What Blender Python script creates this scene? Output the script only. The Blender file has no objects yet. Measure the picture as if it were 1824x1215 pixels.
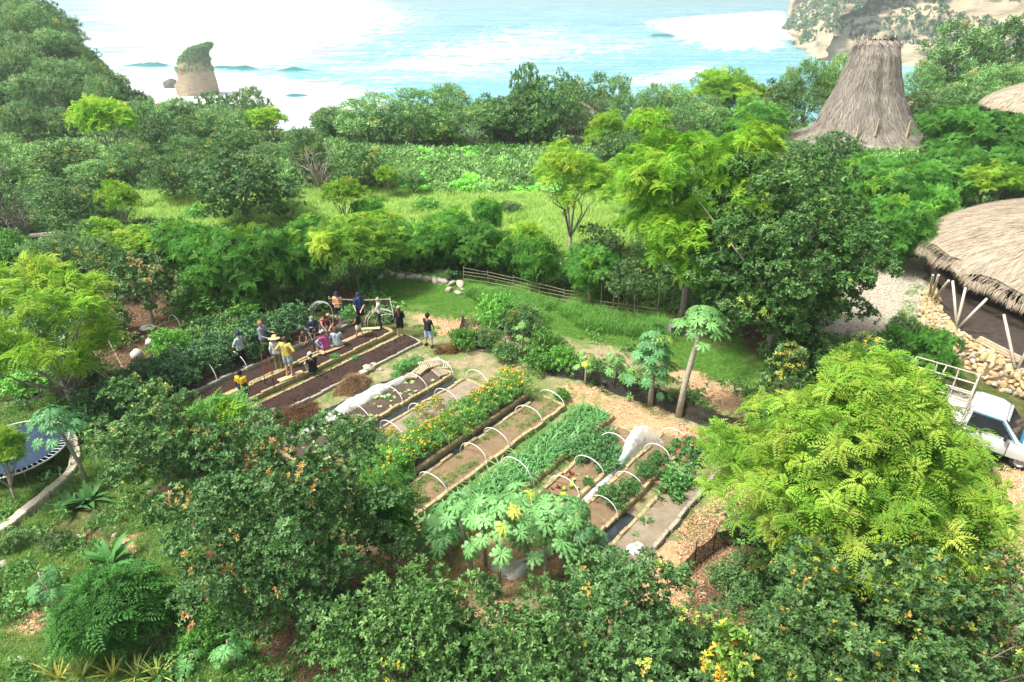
import bpy, bmesh, math, random
import numpy as np
from mathutils import Vector, Matrix

SC = bpy.context.scene
COL = SC.collection
R = math.radians
# ------------------------------------------------------------------ camera, sky, sun, exposure
CAM_H, PITCH, FPX, CX, CY = 17.0, R(28.0), 1216.0, 912.0, 607.5
cd = bpy.data.cameras.new('camera'); cam = bpy.data.objects.new('camera', cd); COL.objects.link(cam)
cam.location = (0, 0, CAM_H); cam.rotation_euler = (R(90) - PITCH, 0, 0)
cd.sensor_width = 36.0; cd.lens = 24.0; cd.clip_start = 0.1; cd.clip_end = 20000
SC.camera = cam

SUN_EL, SUN_ROT = R(60), R(-105)
world = bpy.data.worlds.new('World'); SC.world = world; world.use_nodes = True
wn = world.node_tree; bg = wn.nodes['Background']
sky = wn.nodes.new('ShaderNodeTexSky'); sky.sky_type = 'NISHITA'; sky.sun_disc = False
sky.sun_elevation = SUN_EL; sky.sun_rotation = SUN_ROT; sky.dust_density = 5.0; sky.air_density = 1.0
hs = wn.nodes.new('ShaderNodeHueSaturation'); hs.inputs['Saturation'].default_value = 0.3
wn.links.new(sky.outputs[0], hs.inputs['Color']); wn.links.new(hs.outputs[0], bg.inputs['Color'])
bg.inputs['Strength'].default_value = 0.11
sd = bpy.data.lights.new('sun', 'SUN'); sun = bpy.data.objects.new('sun', sd); COL.objects.link(sun)
sd.energy = 3.2; sd.angle = R(10); sd.color = (1.0, 0.95, 0.87)
sdir = Vector((math.sin(SUN_ROT) * math.cos(SUN_EL), math.cos(SUN_ROT) * math.cos(SUN_EL), math.sin(SUN_EL)))
sun.rotation_euler = sdir.to_track_quat('Z', 'Y').to_euler()
SC.view_settings.view_transform = 'Standard'; SC.view_settings.look = 'None'
SC.view_settings.exposure = 1.08; SC.view_settings.gamma = 1.0
SC.cycles.max_bounces = 6; SC.cycles.diffuse_bounces = 3; SC.cycles.glossy_bounces = 2
SC.cycles.transmission_bounces = 4; SC.cycles.transparent_max_bounces = 6; SC.cycles.volume_bounces = 0
SC.cycles.use_denoising = True
SC.cycles.sample_clamp_indirect = 4.0

# ------------------------------------------------------------------ geometry of the place
def ray(px, py):
    u = (px - CX) / FPX; v = (CY - py) / FPX
    return np.array([u, math.cos(PITCH) + v * math.sin(PITCH), -math.sin(PITCH) + v * math.cos(PITCH)])
def G(px, py, z=0.0):
    d = ray(px, py); t = (z - CAM_H) / d[2]
    return Vector((d[0] * t, d[1] * t, z))
def AT(px, py, Y):
    d = ray(px, py); t = Y / d[1]
    return Vector((d[0] * t, Y, CAM_H + d[2] * t))
BA = R(50.5)
E1 = Vector((math.cos(BA), math.sin(BA), 0)); E2 = Vector((-math.sin(BA), math.cos(BA), 0))
def B(a, p, z=0.0):                       # garden frame: along the beds, across the beds
    v = E1 * a + E2 * p; return Vector((v.x, v.y, z))
def to_bed(v):
    return v.x * E1.x + v.y * E1.y, v.x * E2.x + v.y * E2.y

def smooth01(t): t = np.clip(t, 0, 1); return t * t * (3 - 2 * t)
def vnoise(x, y, s, seed=0):
    x = np.asarray(x, float) / s; y = np.asarray(y, float) / s
    xi = np.floor(x); yi = np.floor(y); fx = smooth01(x - xi); fy = smooth01(y - yi)
    def h(a, b):
        n = np.sin(a * 127.1 + b * 311.7 + seed * 74.7) * 43758.5453
        return n - np.floor(n)
    return (h(xi, yi) * (1 - fx) + h(xi + 1, yi) * fx) * (1 - fy) + (h(xi, yi + 1) * (1 - fx) + h(xi + 1, yi + 1) * fx) * fy
SEA_Z = -45.0
def terrain(x, y):
    x = np.asarray(x, float); y = np.asarray(y, float)
    d = np.maximum(y - 58, 0)
    z = -0.0022 * d * d
    z = z + 5.0 * np.exp(-((x - 64) / 16) ** 2 - ((y - 92) / 16) ** 2)
    # wooded headland at the far left
    s = -x - 0.545 * y
    hill = (7.0 + 0.0022 * d * d) * smooth01((s + 7) / 20) * smooth01((y - 92) / 35)
    z = z + hill
    z = z - 70 * smooth01((y - 175 - 6 * np.sin(x * 0.11)) / 30)
    out = 1 - smooth01((14 - np.abs(x * E1.x + y * E1.y - 16.5)) / 3) * smooth01((13 - np.abs(x * E2.x + y * E2.y - 18)) / 3)
    z = z + out * 0.35 * (vnoise(x, y, 6.0, 1) - 0.5) + out * 0.12 * (vnoise(x, y, 1.7, 2) - 0.5)
    z = z + 2.0 * (vnoise(x, y, 14.0, 5) - 0.5) * smooth01((y - 75) / 30)
    return z
def H(x, y): return float(terrain(x, y))
def ground(px, py):                        # where the ground seen at that spot of the photograph lies
    d = ray(px, py); lo = None
    t = 12.0
    while t < 400:
        x, y, z = d[0] * t, d[1] * t, CAM_H + d[2] * t
        if z <= H(x, y) or y > 108:
            break
        t += 0.4
    return Vector((d[0] * t, d[1] * t, H(d[0] * t, d[1] * t)))

# ------------------------------------------------------------------ scene helpers
def link(o, parent=None):
    COL.objects.link(o)
    if parent is not None: o.parent = parent
    return o
def tag(o, label=None, cat=None, group=None, kind=None):
    if label: o['label'] = label
    if cat: o['category'] = cat
    if group: o['group'] = group
    if kind: o['kind'] = kind
    return o
def thing(name, label, cat, loc=(0, 0, 0), rz=0.0, group=None, scale=1.0):
    o = bpy.data.objects.new(name, None); o.empty_display_size = 0.2; COL.objects.link(o)
    o.location = loc; o.rotation_euler = (0, 0, rz)
    o.scale = (scale,) * 3 if isinstance(scale, (int, float)) else scale
    return tag(o, label, cat, group)
def obj(name, me, parent=None, m=None, loc=None, rot=None, scale=None):
    o = bpy.data.objects.new(name, me)
    if m is not None and len(me.materials) == 0: me.materials.append(m)
    link(o, parent)
    if loc is not None: o.location = loc
    if rot is not None: o.rotation_euler = rot
    if scale is not None: o.scale = scale if not isinstance(scale, (int, float)) else (scale,) * 3
    return o
def np_mesh(name, V, F, cols=None, smooth=False, m=None):
    """V (n,3), F list of index arrays (k,3) or (k,4)"""
    me = bpy.data.meshes.new(name)
    V = np.asarray(V, np.float32)
    if not isinstance(F, list): F = [F]
    F = [np.asarray(f, np.int32) for f in F if len(f)]
    nl = sum(f.size for f in F); npoly = sum(len(f) for f in F)
    me.vertices.add(len(V)); me.vertices.foreach_set('co', V.ravel())
    me.loops.add(nl); me.loops.foreach_set('vertex_index', np.concatenate([f.ravel() for f in F]))
    me.polygons.add(npoly)
    tot = np.concatenate([np.full(len(f), f.shape[1], np.int32) for f in F])
    st = np.zeros(npoly, np.int32); st[1:] = np.cumsum(tot)[:-1]
    me.polygons.foreach_set('loop_start', st)
    me.polygons.foreach_set('loop_total', tot)
    if smooth: me.polygons.foreach_set('use_smooth', np.ones(npoly, bool))
    if cols is not None:
        at = me.color_attributes.new('Col', 'FLOAT_COLOR', 'POINT')
        c = np.ones((len(V), 4), np.float32); c[:, :cols.shape[1]] = cols
        at.data.foreach_set('color', c.ravel())
    me.update(calc_edges=True)
    if m is not None: me.materials.append(m)
    return me
class MB:
    """collects shapes into one mesh"""
    def __init__(s): s.v = []; s.f = []
    def add(s, vs, fs):
        n = len(s.v); s.v += [tuple(v) for v in vs]; s.f += [tuple(i + n for i in f) for f in fs]
    def box(s, c, size, rz=0.0, M=None, taper=1.0):
        x, y, z = size[0] / 2, size[1] / 2, size[2] / 2
        vs = [Vector((sx * x * (taper if sz > 0 else 1), sy * y * (taper if sz > 0 else 1), sz * z)) for sz in (-1, 1) for sy in (-1, 1) for sx in (-1, 1)]
        Q = M if M is not None else Matrix.Rotation(rz, 3, 'Z')
        vs = [Q @ v + Vector(c) for v in vs]
        s.add(vs, [(0, 2, 3, 1), (4, 5, 7, 6), (0, 1, 5, 4), (2, 6, 7, 3), (0, 4, 6, 2), (1, 3, 7, 5)])
    def tube(s, pts, rad, n=6, cap=True):
        pts = [Vector(p) for p in pts]
        if not hasattr(rad, '__len__'): rad = [rad] * len(pts)
        rings = []
        up = Vector((0.3, 0.2, 1)).normalized()
        for i, p in enumerate(pts):
            d = (pts[min(i + 1, len(pts) - 1)] - pts[max(i - 1, 0)]); d = d.normalized() if d.length > 1e-9 else Vector((0, 0, 1))
            a = d.cross(up)
            if a.length < 0.05: a = d.cross(Vector((1, 0, 0)))
            a.normalize(); b = d.cross(a)
            rings.append([p + (a * math.cos(k * 2 * math.pi / n) + b * math.sin(k * 2 * math.pi / n)) * rad[i] for k in range(n)])
        vs = [v for r in rings for v in r]; fs = []
        for i in range(len(pts) - 1):
            for k in range(n):
                k2 = (k + 1) % n
                fs.append((i * n + k, i * n + k2, (i + 1) * n + k2, (i + 1) * n + k))
        if cap:
            fs.append(tuple(range(n))[::-1]); fs.append(tuple((len(pts) - 1) * n + k for k in range(n)))
        s.add(vs, fs)
    def lathe(s, prof, n=16, c=(0, 0, 0), squash=(1, 1)):
        vs = []; fs = []
        for (r, z) in prof:
            for k in range(n):
                a = k * 2 * math.pi / n; vs.append((c[0] + r * math.cos(a) * squash[0], c[1] + r * math.sin(a) * squash[1], c[2] + z))
        for i in range(len(prof) - 1):
            for k in range(n):
                k2 = (k + 1) % n; fs.append((i * n + k, i * n + k2, (i + 1) * n + k2, (i + 1) * n + k))
        s.add(vs, fs)
    def mesh(s, name, m=None, smooth=False):
        me = bpy.data.meshes.new(name); me.from_pydata(s.v, [], s.f)
        if smooth: me.polygons.foreach_set('use_smooth', [True] * len(me.polygons))
        me.update()
        if m is not None: me.materials.append(m)
        return me
    def build(s, name, m, parent=None, smooth=False): return obj(name, s.mesh(name, m, smooth), parent)
def copy_tree(o, parent=None):
    c = o.copy(); link(c)
    if parent is not None: c.parent = parent
    for ch in KIDS(o): copy_tree(ch, c)
    return c
def KIDS(o): return [x for x in o.children]
ORD = 'first second third fourth fifth sixth seventh eighth ninth tenth eleventh twelfth thirteenth fourteenth fifteenth sixteenth seventeenth eighteenth nineteenth twentieth'.split()
def ordinal(i):
    n = i + 1
    if n > 99: return ('two hundred and ' if n > 200 else 'hundred and ') + ordinal(n % 100 - 1) if n % 100 else 'hundredth'
    if n <= 20: return ORD[n - 1]
    t = ['twenty', 'thirty', 'forty', 'fifty', 'sixty', 'seventy', 'eighty', 'ninety'][n // 10 - 2]; r = n % 10
    return (t + '-' + ORD[r - 1]) if r else (t[:-1] + 'ieth')

# ------------------------------------------------------------------ materials
def new_mat(name):
    m = bpy.data.materials.new(name); m.use_nodes = True
    nt = m.node_tree; nt.nodes.clear()
    out = nt.nodes.new('ShaderNodeOutputMaterial')
    return m, nt, out
def N(nt, t, **kw):
    n = nt.nodes.new(t)
    for k, v in kw.items():
        if hasattr(n, k): setattr(n, k, v)
        else: n.inputs[k.replace('_', ' ')].default_value = v
    return n
def ramp(nt, src, stops):
    r = nt.nodes.new('ShaderNodeValToRGB')
    e = r.color_ramp.elements
    while len(e) < len(stops): e.new(0.5)
    for el, (p, c) in zip(e, stops):
        el.position = p; el.color = (*c, 1) if len(c) == 3 else c
    nt.links.new(src, r.inputs[0]); return r
MATS = {}
def pm(name, c1, c2=None, scale=4.0, rough=0.8, bump=0.2, bscale=None, spec=0.3, metal=0.0, coords='Object', stretch=None, detail=5.0, trans=0.0, coat=0.0):
    """procedural two-tone surface with grain and relief"""
    if name in MATS: return MATS[name]
    m, nt, out = new_mat(name)
    c2 = c2 or tuple(x * 0.7 for x in c1)
    tc = N(nt, 'ShaderNodeTexCoord'); src = tc.outputs[coords]
    if stretch:
        mp = N(nt, 'ShaderNodeMapping'); mp.inputs['Scale'].default_value = stretch
        nt.links.new(src, mp.inputs[0]); src = mp.outputs[0]
    no = N(nt, 'ShaderNodeTexNoise'); no.inputs['Scale'].default_value = scale; no.inputs['Detail'].default_value = detail
    nt.links.new(src, no.inputs['Vector'])
    rp = ramp(nt, no.outputs['Fac'], [(0.32, c2), (0.68, c1)])
    p = N(nt, 'ShaderNodeBsdfPrincipled'); p.inputs['Roughness'].default_value = rough
    p.inputs['Specular IOR Level'].default_value = spec; p.inputs['Metallic'].default_value = metal
    p.inputs['Coat Weight'].default_value = coat
    oi = N(nt, 'ShaderNodeObjectInfo')
    hv = N(nt, 'ShaderNodeHueSaturation')
    mr = N(nt, 'ShaderNodeMapRange'); mr.inputs['To Min'].default_value = 0.86; mr.inputs['To Max'].default_value = 1.14
    nt.links.new(oi.outputs['Random'], mr.inputs[0]); nt.links.new(mr.outputs[0], hv.inputs['Value'])
    nt.links.new(rp.outputs[0], hv.inputs['Color']); nt.links.new(hv.outputs[0], p.inputs['Base Color'])
    if bump:
        n2 = N(nt, 'ShaderNodeTexNoise'); n2.inputs['Scale'].default_value = bscale or scale * 4; n2.inputs['Detail'].default_value = 4
        nt.links.new(src, n2.inputs['Vector'])
        b = N(nt, 'ShaderNodeBump'); b.inputs['Strength'].default_value = bump; b.inputs['Distance'].default_value = 0.03
        nt.links.new(n2.outputs['Fac'], b.inputs['Height']); nt.links.new(b.outputs[0], p.inputs['Normal'])
    if trans:
        t = N(nt, 'ShaderNodeBsdfTranslucent'); nt.links.new(hv.outputs[0], t.inputs[0])
        mx = N(nt, 'ShaderNodeMixShader'); mx.inputs[0].default_value = trans
        nt.links.new(p.outputs[0], mx.inputs[1]); nt.links.new(t.outputs[0], mx.inputs[2]); nt.links.new(mx.outputs[0], out.inputs[0])
    else: nt.links.new(p.outputs[0], out.inputs[0])
    MATS[name] = m; return m
def leaf_mat(name, trans=0.35, rough=0.5, spec=0.35, gain=1.0):
    if name in MATS: return MATS[name]
    m, nt, out = new_mat(name)
    at = N(nt, 'ShaderNodeVertexColor'); at.layer_name = 'Col'
    oi = N(nt, 'ShaderNodeObjectInfo')
    mul = N(nt, 'ShaderNodeMix', data_type='RGBA', blend_type='MULTIPLY'); mul.inputs[0].default_value = 1
    nt.links.new(at.outputs[0], mul.inputs[6]); nt.links.new(oi.outputs['Color'], mul.inputs[7])
    hv = N(nt, 'ShaderNodeHueSaturation')
    mr = N(nt, 'ShaderNodeMapRange'); mr.inputs['To Min'].default_value = 0.85 * gain; mr.inputs['To Max'].default_value = 1.15 * gain
    nt.links.new(oi.outputs['Random'], mr.inputs[0]); nt.links.new(mr.outputs[0], hv.inputs['Value'])
    nt.links.new(mul.outputs[2], hv.inputs['Color'])
    p = N(nt, 'ShaderNodeBsdfPrincipled'); p.inputs['Roughness'].default_value = rough; p.inputs['Specular IOR Level'].default_value = spec
    nt.links.new(hv.outputs[0], p.inputs['Base Color'])
    t = N(nt, 'ShaderNodeBsdfTranslucent'); nt.links.new(hv.outputs[0], t.inputs[0])
    mx = N(nt, 'ShaderNodeMixShader'); mx.inputs[0].default_value = trans
    nt.links.new(p.outputs[0], mx.inputs[1]); nt.links.new(t.outputs[0], mx.inputs[2]); nt.links.new(mx.outputs[0], out.inputs[0])
    MATS[name] = m; return m
def col_mat(name, rough=0.8, spec=0.3, bump=0.15, bscale=60.0):
    """colour from the mesh's own colour attribute (cloth prints, body colouring), with weave relief"""
    if name in MATS: return MATS[name]
    m, nt, out = new_mat(name)
    at = N(nt, 'ShaderNodeVertexColor'); at.layer_name = 'Col'
    p = N(nt, 'ShaderNodeBsdfPrincipled'); p.inputs['Roughness'].default_value = rough; p.inputs['Specular IOR Level'].default_value = spec
    tc = N(nt, 'ShaderNodeTexCoord'); n2 = N(nt, 'ShaderNodeTexNoise'); n2.inputs['Scale'].default_value = bscale
    nt.links.new(tc.outputs['Object'], n2.inputs['Vector'])
    b = N(nt, 'ShaderNodeBump'); b.inputs['Strength'].default_value = bump; b.inputs['Distance'].default_value = 0.01
    nt.links.new(n2.outputs['Fac'], b.inputs['Height']); nt.links.new(b.outputs[0], p.inputs['Normal'])
    nt.links.new(at.outputs[0], p.inputs['Base Color']); nt.links.new(p.outputs[0], out.inputs[0])
    MATS[name] = m; return m
M_LEAF = leaf_mat('leaf_glossy', 0.28, 0.45, 0.35, 1.55)
M_FEATHER = leaf_mat('leaf_feathery', 0.42, 0.6, 0.2, 1.1)
M_GRASS = leaf_mat('grass_blades', 0.4, 0.6, 0.2, 1.5)
M_BARK = pm('bark_grey', (0.36, 0.33, 0.28), (0.2, 0.17, 0.13), 9, 0.9, 0.5, stretch=(1, 1, 0.3))
M_BARK_D = pm('bark_brown', (0.19, 0.15, 0.11), (0.09, 0.07, 0.05), 9, 0.9, 0.5, stretch=(1, 1, 0.3))
M_LOG = pm('edging_timber', (0.52, 0.43, 0.23), (0.27, 0.21, 0.11), 3.0, 0.85, 0.5, bscale=20)
M_LOGG = pm('edging_stone', (0.42, 0.39, 0.32), (0.22, 0.21, 0.16), 3.5, 0.9, 0.5, bscale=20)
M_BAMBOO = pm('bamboo', (0.52, 0.45, 0.31), (0.32, 0.26, 0.17), 6, 0.6, 0.2)
M_PIPE = pm('white_pipe', (0.78, 0.78, 0.76), (0.68, 0.68, 0.66), 6, 0.4, 0.05)
M_STONE = pm('limestone', (0.5, 0.45, 0.36), (0.3, 0.27, 0.21), 2.5, 0.9, 0.6, bscale=12)
M_STONEG = pm('limestone_golden', (0.56, 0.43, 0.24), (0.4, 0.29, 0.15), 2.5, 0.9, 0.6, bscale=12)
M_NET = pm('shade_net', (0.05, 0.045, 0.042), (0.025, 0.022, 0.02), 30, 0.8, 0.5, bscale=150)
def see_through(m, f):
    nt = m.node_tree; out = nt.nodes['Material Output']; src = out.inputs[0].links[0].from_socket
    t = nt.nodes.new('ShaderNodeBsdfTransparent'); mx = nt.nodes.new('ShaderNodeMixShader'); mx.inputs[0].default_value = f
    nt.links.new(src, mx.inputs[1]); nt.links.new(t.outputs[0], mx.inputs[2]); nt.links.new(mx.outputs[0], out.inputs[0])
see_through(M_NET, 0.15)
M_PLANK = pm('plank_wood', (0.6, 0.43, 0.25), (0.42, 0.28, 0.15), 4, 0.7, 0.2, stretch=(0.4, 4, 4))
# ================================================================== ground
def in_poly(x, y, poly):
    inside = np.zeros(x.shape, bool); n = len(poly); j = n - 1
    for i in range(n):
        xi, yi = poly[i][0], poly[i][1]; xj, yj = poly[j][0], poly[j][1]
        c = ((yi > y) != (yj > y)) & (x < (xj - xi) * (y - yi) / (yj - yi + 1e-12) + xi)
        inside ^= c; j = i
    return inside
def zone(x, y, polys, soft=0.5, seed=0, k=7):
    rs = np.random.RandomState(seed); w = np.zeros(x.shape)
    nx = (vnoise(x, y, 1.3, seed + 3) - 0.5) * soft * 2.2 + (vnoise(x, y, 0.5, seed + 5) - 0.5) * soft
    ny = (vnoise(x, y, 1.3, seed + 4) - 0.5) * soft * 2.2 + (vnoise(x, y, 0.5, seed + 6) - 0.5) * soft
    for i in range(k):
        a = rs.uniform(0, 6.283); r = soft * math.sqrt(rs.uniform(0, 1))
        xx = x + nx + r * math.cos(a); yy = y + ny + r * math.sin(a)
        m = np.zeros(x.shape, bool)
        for p in polys: m |= in_poly(xx, yy, p)
        w += m
    return w / k
def P(*pts): return [tuple(G(a, b)[:2]) for a, b in pts]
def BP(*pts): return [tuple(B(a, b)[:2]) for a, b in pts]
Z_LAWN = [P((660, 500), (760, 492), (830, 498), (900, 512), (1050, 548), (1170, 562), (1375, 640), (1400, 700), (1310, 690), (1190, 640), (1060, 600), (960, 596), (840, 566), (740, 562), (690, 545)),
          P((820, 480), (1170, 540), (1170, 575), (830, 520)),
          P((1640, 700), (1824, 760), (1824, 800), (1640, 735)), P((1590, 560), (1640, 500), (1650, 600), (1600, 620))]
Z_DIRT = [P((700, 552), (770, 552), (830, 566), (850, 586), (960, 598), (1060, 606), (1190, 652), (1290, 680), (1345, 722), (1300, 742), (1230, 705), (1100, 664), (1000, 640), (860, 646), (800, 650), (770, 630), (790, 600), (750, 582), (720, 580)),
          BP((9.5, 6.2), (23.8, 5.6), (23.6, 15), (22.5, 24), (20.9, 24), (9.5, 24.2)),
          P((1690, 860), (1824, 800), (1900, 800), (1900, 1400), (1760, 1400), (1720, 1000)),
          P((0, 250), (35, 262), (20, 275), (0, 268)), P((0, 392), (12, 410), (0, 430))]
Z_MEADOW = [P((215, 345), (330, 348), (520, 345), (700, 338), (950, 338), (1110, 350), (1130, 470), (900, 460), (720, 410), (560, 400), (400, 410), (230, 400)),
            P((25, 230), (70, 232), (60, 262), (0, 260))]
Z_GRAVEL = [P((1435, 610), (1500, 540), (1560, 470), (1660, 462), (1660, 520), (1628, 600), (1570, 622)), P((1600, 640), (1700, 690), (1780, 760), (1700, 800), (1600, 700)),
            P((0, 905), (30, 935), (10, 990), (0, 990)), P((690, 480), (745, 494), (740, 500), (690, 492)), P((760, 492), (830, 512), (830, 520), (760, 502))]
Z_STRAW = [BP((21.3, 5.8), (23.6, 5.8), (23.4, 15.5), (21.7, 15.5)), BP((10, 9.5), (14.6, 9.5), (13.2, 13.8), (10, 14.2)), BP((11, 5.4), (21, 5.4), (21, 7.0), (11, 7.0)),
           P((1700, 860), (1824, 830), (1900, 830), (1900, 1400), (1770, 1400), (1730, 1000)), P((740, 555), (830, 570), (850, 586), (790, 600)), P((1190, 655), (1290, 682), (1340, 722), (1300, 738), (1230, 702)),
           P((190, 960), (260, 945), (250, 990), (180, 990)), P((120, 1050), (160, 1030), (170, 1090), (110, 1110)), P((0, 1070), (60, 1080), (110, 1120), (40, 1150), (0, 1120))]
Z_LITTER = [P((150, 520), (345, 515), (340, 590), (250, 690), (150, 700)), P((330, 515), (600, 500), (660, 540), (420, 580)), P((200, 850), (330, 850), (320, 960), (230, 960)),
            P((400, 980), (740, 980), (760, 1215), (500, 1215), (430, 1100)), P((1180, 560), (1440, 560), (1440, 625), (1200, 615)), P((1220, 950), (1330, 950), (1330, 1120), (1220, 1100)),
            P((60, 1000), (190, 960), (180, 1060), (90, 1120))]
def lines(*segs):
    out = []
    for a, b, s in segs: out += list(np.arange(a, b, s))
    return np.array(out + [segs[-1][1]])
xs = lines((-420, -160, 20), (-160, -60, 4), (-60, -32, 1.0), (-32, 32, 0.3), (32, 60, 1.0), (60, 160, 4), (160, 420, 20))
ys = lines((-30, 4, 2), (4, 62, 0.3), (62, 130, 1.5), (130, 235, 3))
gx, gy = np.meshgrid(xs, ys); gz = np.maximum(terrain(gx, gy), -49.0)
fx, fy = gx.ravel(), gy.ravel()
w_l = zone(fx, fy, Z_LAWN, 0.6, 1); w_d = zone(fx, fy, Z_DIRT, 0.5, 2); w_m = zone(fx, fy, Z_MEADOW, 1.0, 3)
w_g = zone(fx, fy, Z_GRAVEL, 0.5, 4); w_s = zone(fx, fy, Z_STRAW, 0.5, 5); w_t = zone(fx, fy, Z_LITTER, 0.8, 6)
nx_, ny_ = len(xs), len(ys)
idx = np.arange(nx_ * ny_).reshape(ny_, nx_)
F = np.stack([idx[:-1, :-1].ravel(), idx[:-1, 1:].ravel(), idx[1:, 1:].ravel(), idx[1:, :-1].ravel()], 1)
me = np_mesh('ground', np.stack([fx, fy, gz.ravel()], 1), F, smooth=True)
for nm, (a, b, c) in {'ZoneA': (w_l, w_d, w_m), 'ZoneB': (w_g, w_s, w_t)}.items():
    at = me.color_attributes.new(nm, 'FLOAT_COLOR', 'POINT')
    at.data.foreach_set('color', np.stack([a, b, c, np.ones_like(a)], 1).astype(np.float32).ravel())
m, nt, out = new_mat('ground_soil_and_grass')
tc = N(nt, 'ShaderNodeTexCoord'); OC = tc.outputs['Object']
def noise(scale, detail=5, rough=0.6, vec=None):
    n = N(nt, 'ShaderNodeTexNoise'); n.inputs['Scale'].default_value = scale; n.inputs['Detail'].default_value = detail; n.inputs['Roughness'].default_value = rough
    nt.links.new(vec or OC, n.inputs['Vector']); return n.outputs['Fac']
za = N(nt, 'ShaderNodeVertexColor'); za.layer_name = 'ZoneA'; zb = N(nt, 'ShaderNodeVertexColor'); zb.layer_name = 'ZoneB'
sa = N(nt, 'ShaderNodeSeparateColor'); sb = N(nt, 'ShaderNodeSeparateColor')
nt.links.new(za.outputs[0], sa.inputs[0]); nt.links.new(zb.outputs[0], sb.inputs[0])
fine, mid, big = noise(14, 6, 0.7), noise(2.2, 6, 0.65), noise(0.35, 4)
def mixc(fac, a, b):
    mx = N(nt, 'ShaderNodeMix', data_type='RGBA')
    nt.links.new(fac, mx.inputs[0])
    for s, v in ((6, a), (7, b)):
        if isinstance(v, tuple): mx.inputs[s].default_value = (*v, 1)
        else: nt.links.new(v, mx.inputs[s])
    return mx.outputs[2]
def mmath(op, a, b=None, clamp=False):
    n = N(nt, 'ShaderNodeMath', operation=op); n.use_clamp = clamp
    for i, v in enumerate((a, b)):
        if v is None: continue
        if isinstance(v, (int, float)): n.inputs[i].default_value = v
        else: nt.links.new(v, n.inputs[i])
    return n.outputs[0]
def edge(w, n, amt=0.55, sharp=4.0):       # break a zone's edge up with noise
    t = mmath('ADD', w, mmath('MULTIPLY', mmath('SUBTRACT', n, 0.5), amt * 2))
    return mmath('ADD', mmath('MULTIPLY', mmath('SUBTRACT', t, 0.5), sharp), 0.5, True)
grassy = ramp(nt, fine, [(0.3, (0.06, 0.13, 0.025)), (0.55, (0.12, 0.21, 0.04)), (0.75, (0.2, 0.27, 0.065))]).outputs[0]
wild = ramp(nt, mid, [(0.3, (0.035, 0.06, 0.016)), (0.48, (0.08, 0.11, 0.03)), (0.62, (0.15, 0.13, 0.055)), (0.75, (0.2, 0.15, 0.08))]).outputs[0]
dirt = ramp(nt, mid, [(0.25, (0.2, 0.15, 0.09)), (0.5, (0.36, 0.28, 0.18)), (0.75, (0.5, 0.41, 0.28))]).outputs[0]
dirtg = mixc(edge(big, fine, 0.5, 5), dirt, grassy)
meadow = ramp(nt, fine, [(0.25, (0.12, 0.24, 0.035)), (0.5, (0.2, 0.34, 0.06)), (0.8, (0.3, 0.42, 0.1))]).outputs[0]
vor = N(nt, 'ShaderNodeTexVoronoi'); vor.inputs['Scale'].default_value = 9; nt.links.new(OC, vor.inputs['Vector'])
grav = ramp(nt, vor.outputs['Distance'], [(0.05, (0.62, 0.58, 0.5)), (0.45, (0.46, 0.42, 0.34)), (0.7, (0.26, 0.22, 0.16))]).outputs[0]
straw = ramp(nt, fine, [(0.25, (0.33, 0.19, 0.1)), (0.5, (0.52, 0.33, 0.18)), (0.75, (0.66, 0.5, 0.3))]).outputs[0]
lit = ramp(nt, fine, [(0.25, (0.06, 0.04, 0.025)), (0.5, (0.13, 0.085, 0.055)), (0.75, (0.24, 0.16, 0.1))]).outputs[0]
c = mixc(edge(sa.outputs[2], mid), wild, meadow)
c = mixc(edge(sb.outputs[2], mid), c, lit)
c = mixc(edge(sa.outputs[0], mid), c, grassy)
c = mixc(edge(sa.outputs[1], mid), c, dirtg)
c = mixc(edge(sb.outputs[0], fine, 0.7, 3), c, grav)
c = mixc(edge(sb.outputs[1], mid, 0.7), c, straw)
p = N(nt, 'ShaderNodeBsdfPrincipled'); p.inputs['Roughness'].default_value = 0.95; p.inputs['Specular IOR Level'].default_value = 0.1
bm_ = N(nt, 'ShaderNodeBump'); bm_.inputs['Strength'].default_value = 0.9; bm_.inputs['Distance'].default_value = 0.08
nt.links.new(mmath('ADD', fine, mmath('MULTIPLY', mid, 1.5)), bm_.inputs['Height']); nt.links.new(bm_.outputs[0], p.inputs['Normal'])
nt.links.new(c, p.inputs['Base Color']); nt.links.new(p.outputs[0], out.inputs[0])
ground_o = obj('ground', me, None, m); tag(ground_o, 'earth, grass and dirt paths of the garden clearing', kind='structure')

# ================================================================== sea
def SP(*pts): return [tuple(G(a, b, SEA_Z)[:2]) for a, b in pts]
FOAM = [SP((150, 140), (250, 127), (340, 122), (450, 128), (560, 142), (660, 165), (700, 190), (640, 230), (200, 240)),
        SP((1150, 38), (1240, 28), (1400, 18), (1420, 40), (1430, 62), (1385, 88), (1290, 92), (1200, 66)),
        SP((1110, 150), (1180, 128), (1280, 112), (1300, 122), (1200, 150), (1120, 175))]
GLARE_STREAK = [SP((180, -20), (640, -24), (740, 30), (600, 95), (520, 122), (200, 122)), SP((700, 120), (1000, 40), (1010, 60), (760, 150)), SP((900, 100), (1150, 60), (1150, 75), (900, 118))]  # left patch paints white glare into the water colour; others are foam streaks
sx = np.concatenate([-np.geomspace(40, 4000, 40)[::-1], np.linspace(-36, 36, 10), np.geomspace(40, 4000, 40)])
sx = np.unique(np.concatenate([sx, np.linspace(-330, 760, 130)]))
sy = np.unique(np.concatenate([np.linspace(170, 620, 150), np.geomspace(620, 6000, 120)]))
X, Y = np.meshgrid(sx, sy); Xr, Yr = X.ravel(), Y.ravel()
foam = zone(Xr, Yr, FOAM, 22, 11, 15); glare_streak = zone(Xr, Yr, GLARE_STREAK, 60, 12, 11)
Zs = np.zeros(Xr.shape); crest = np.zeros(Xr.shape)
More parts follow.
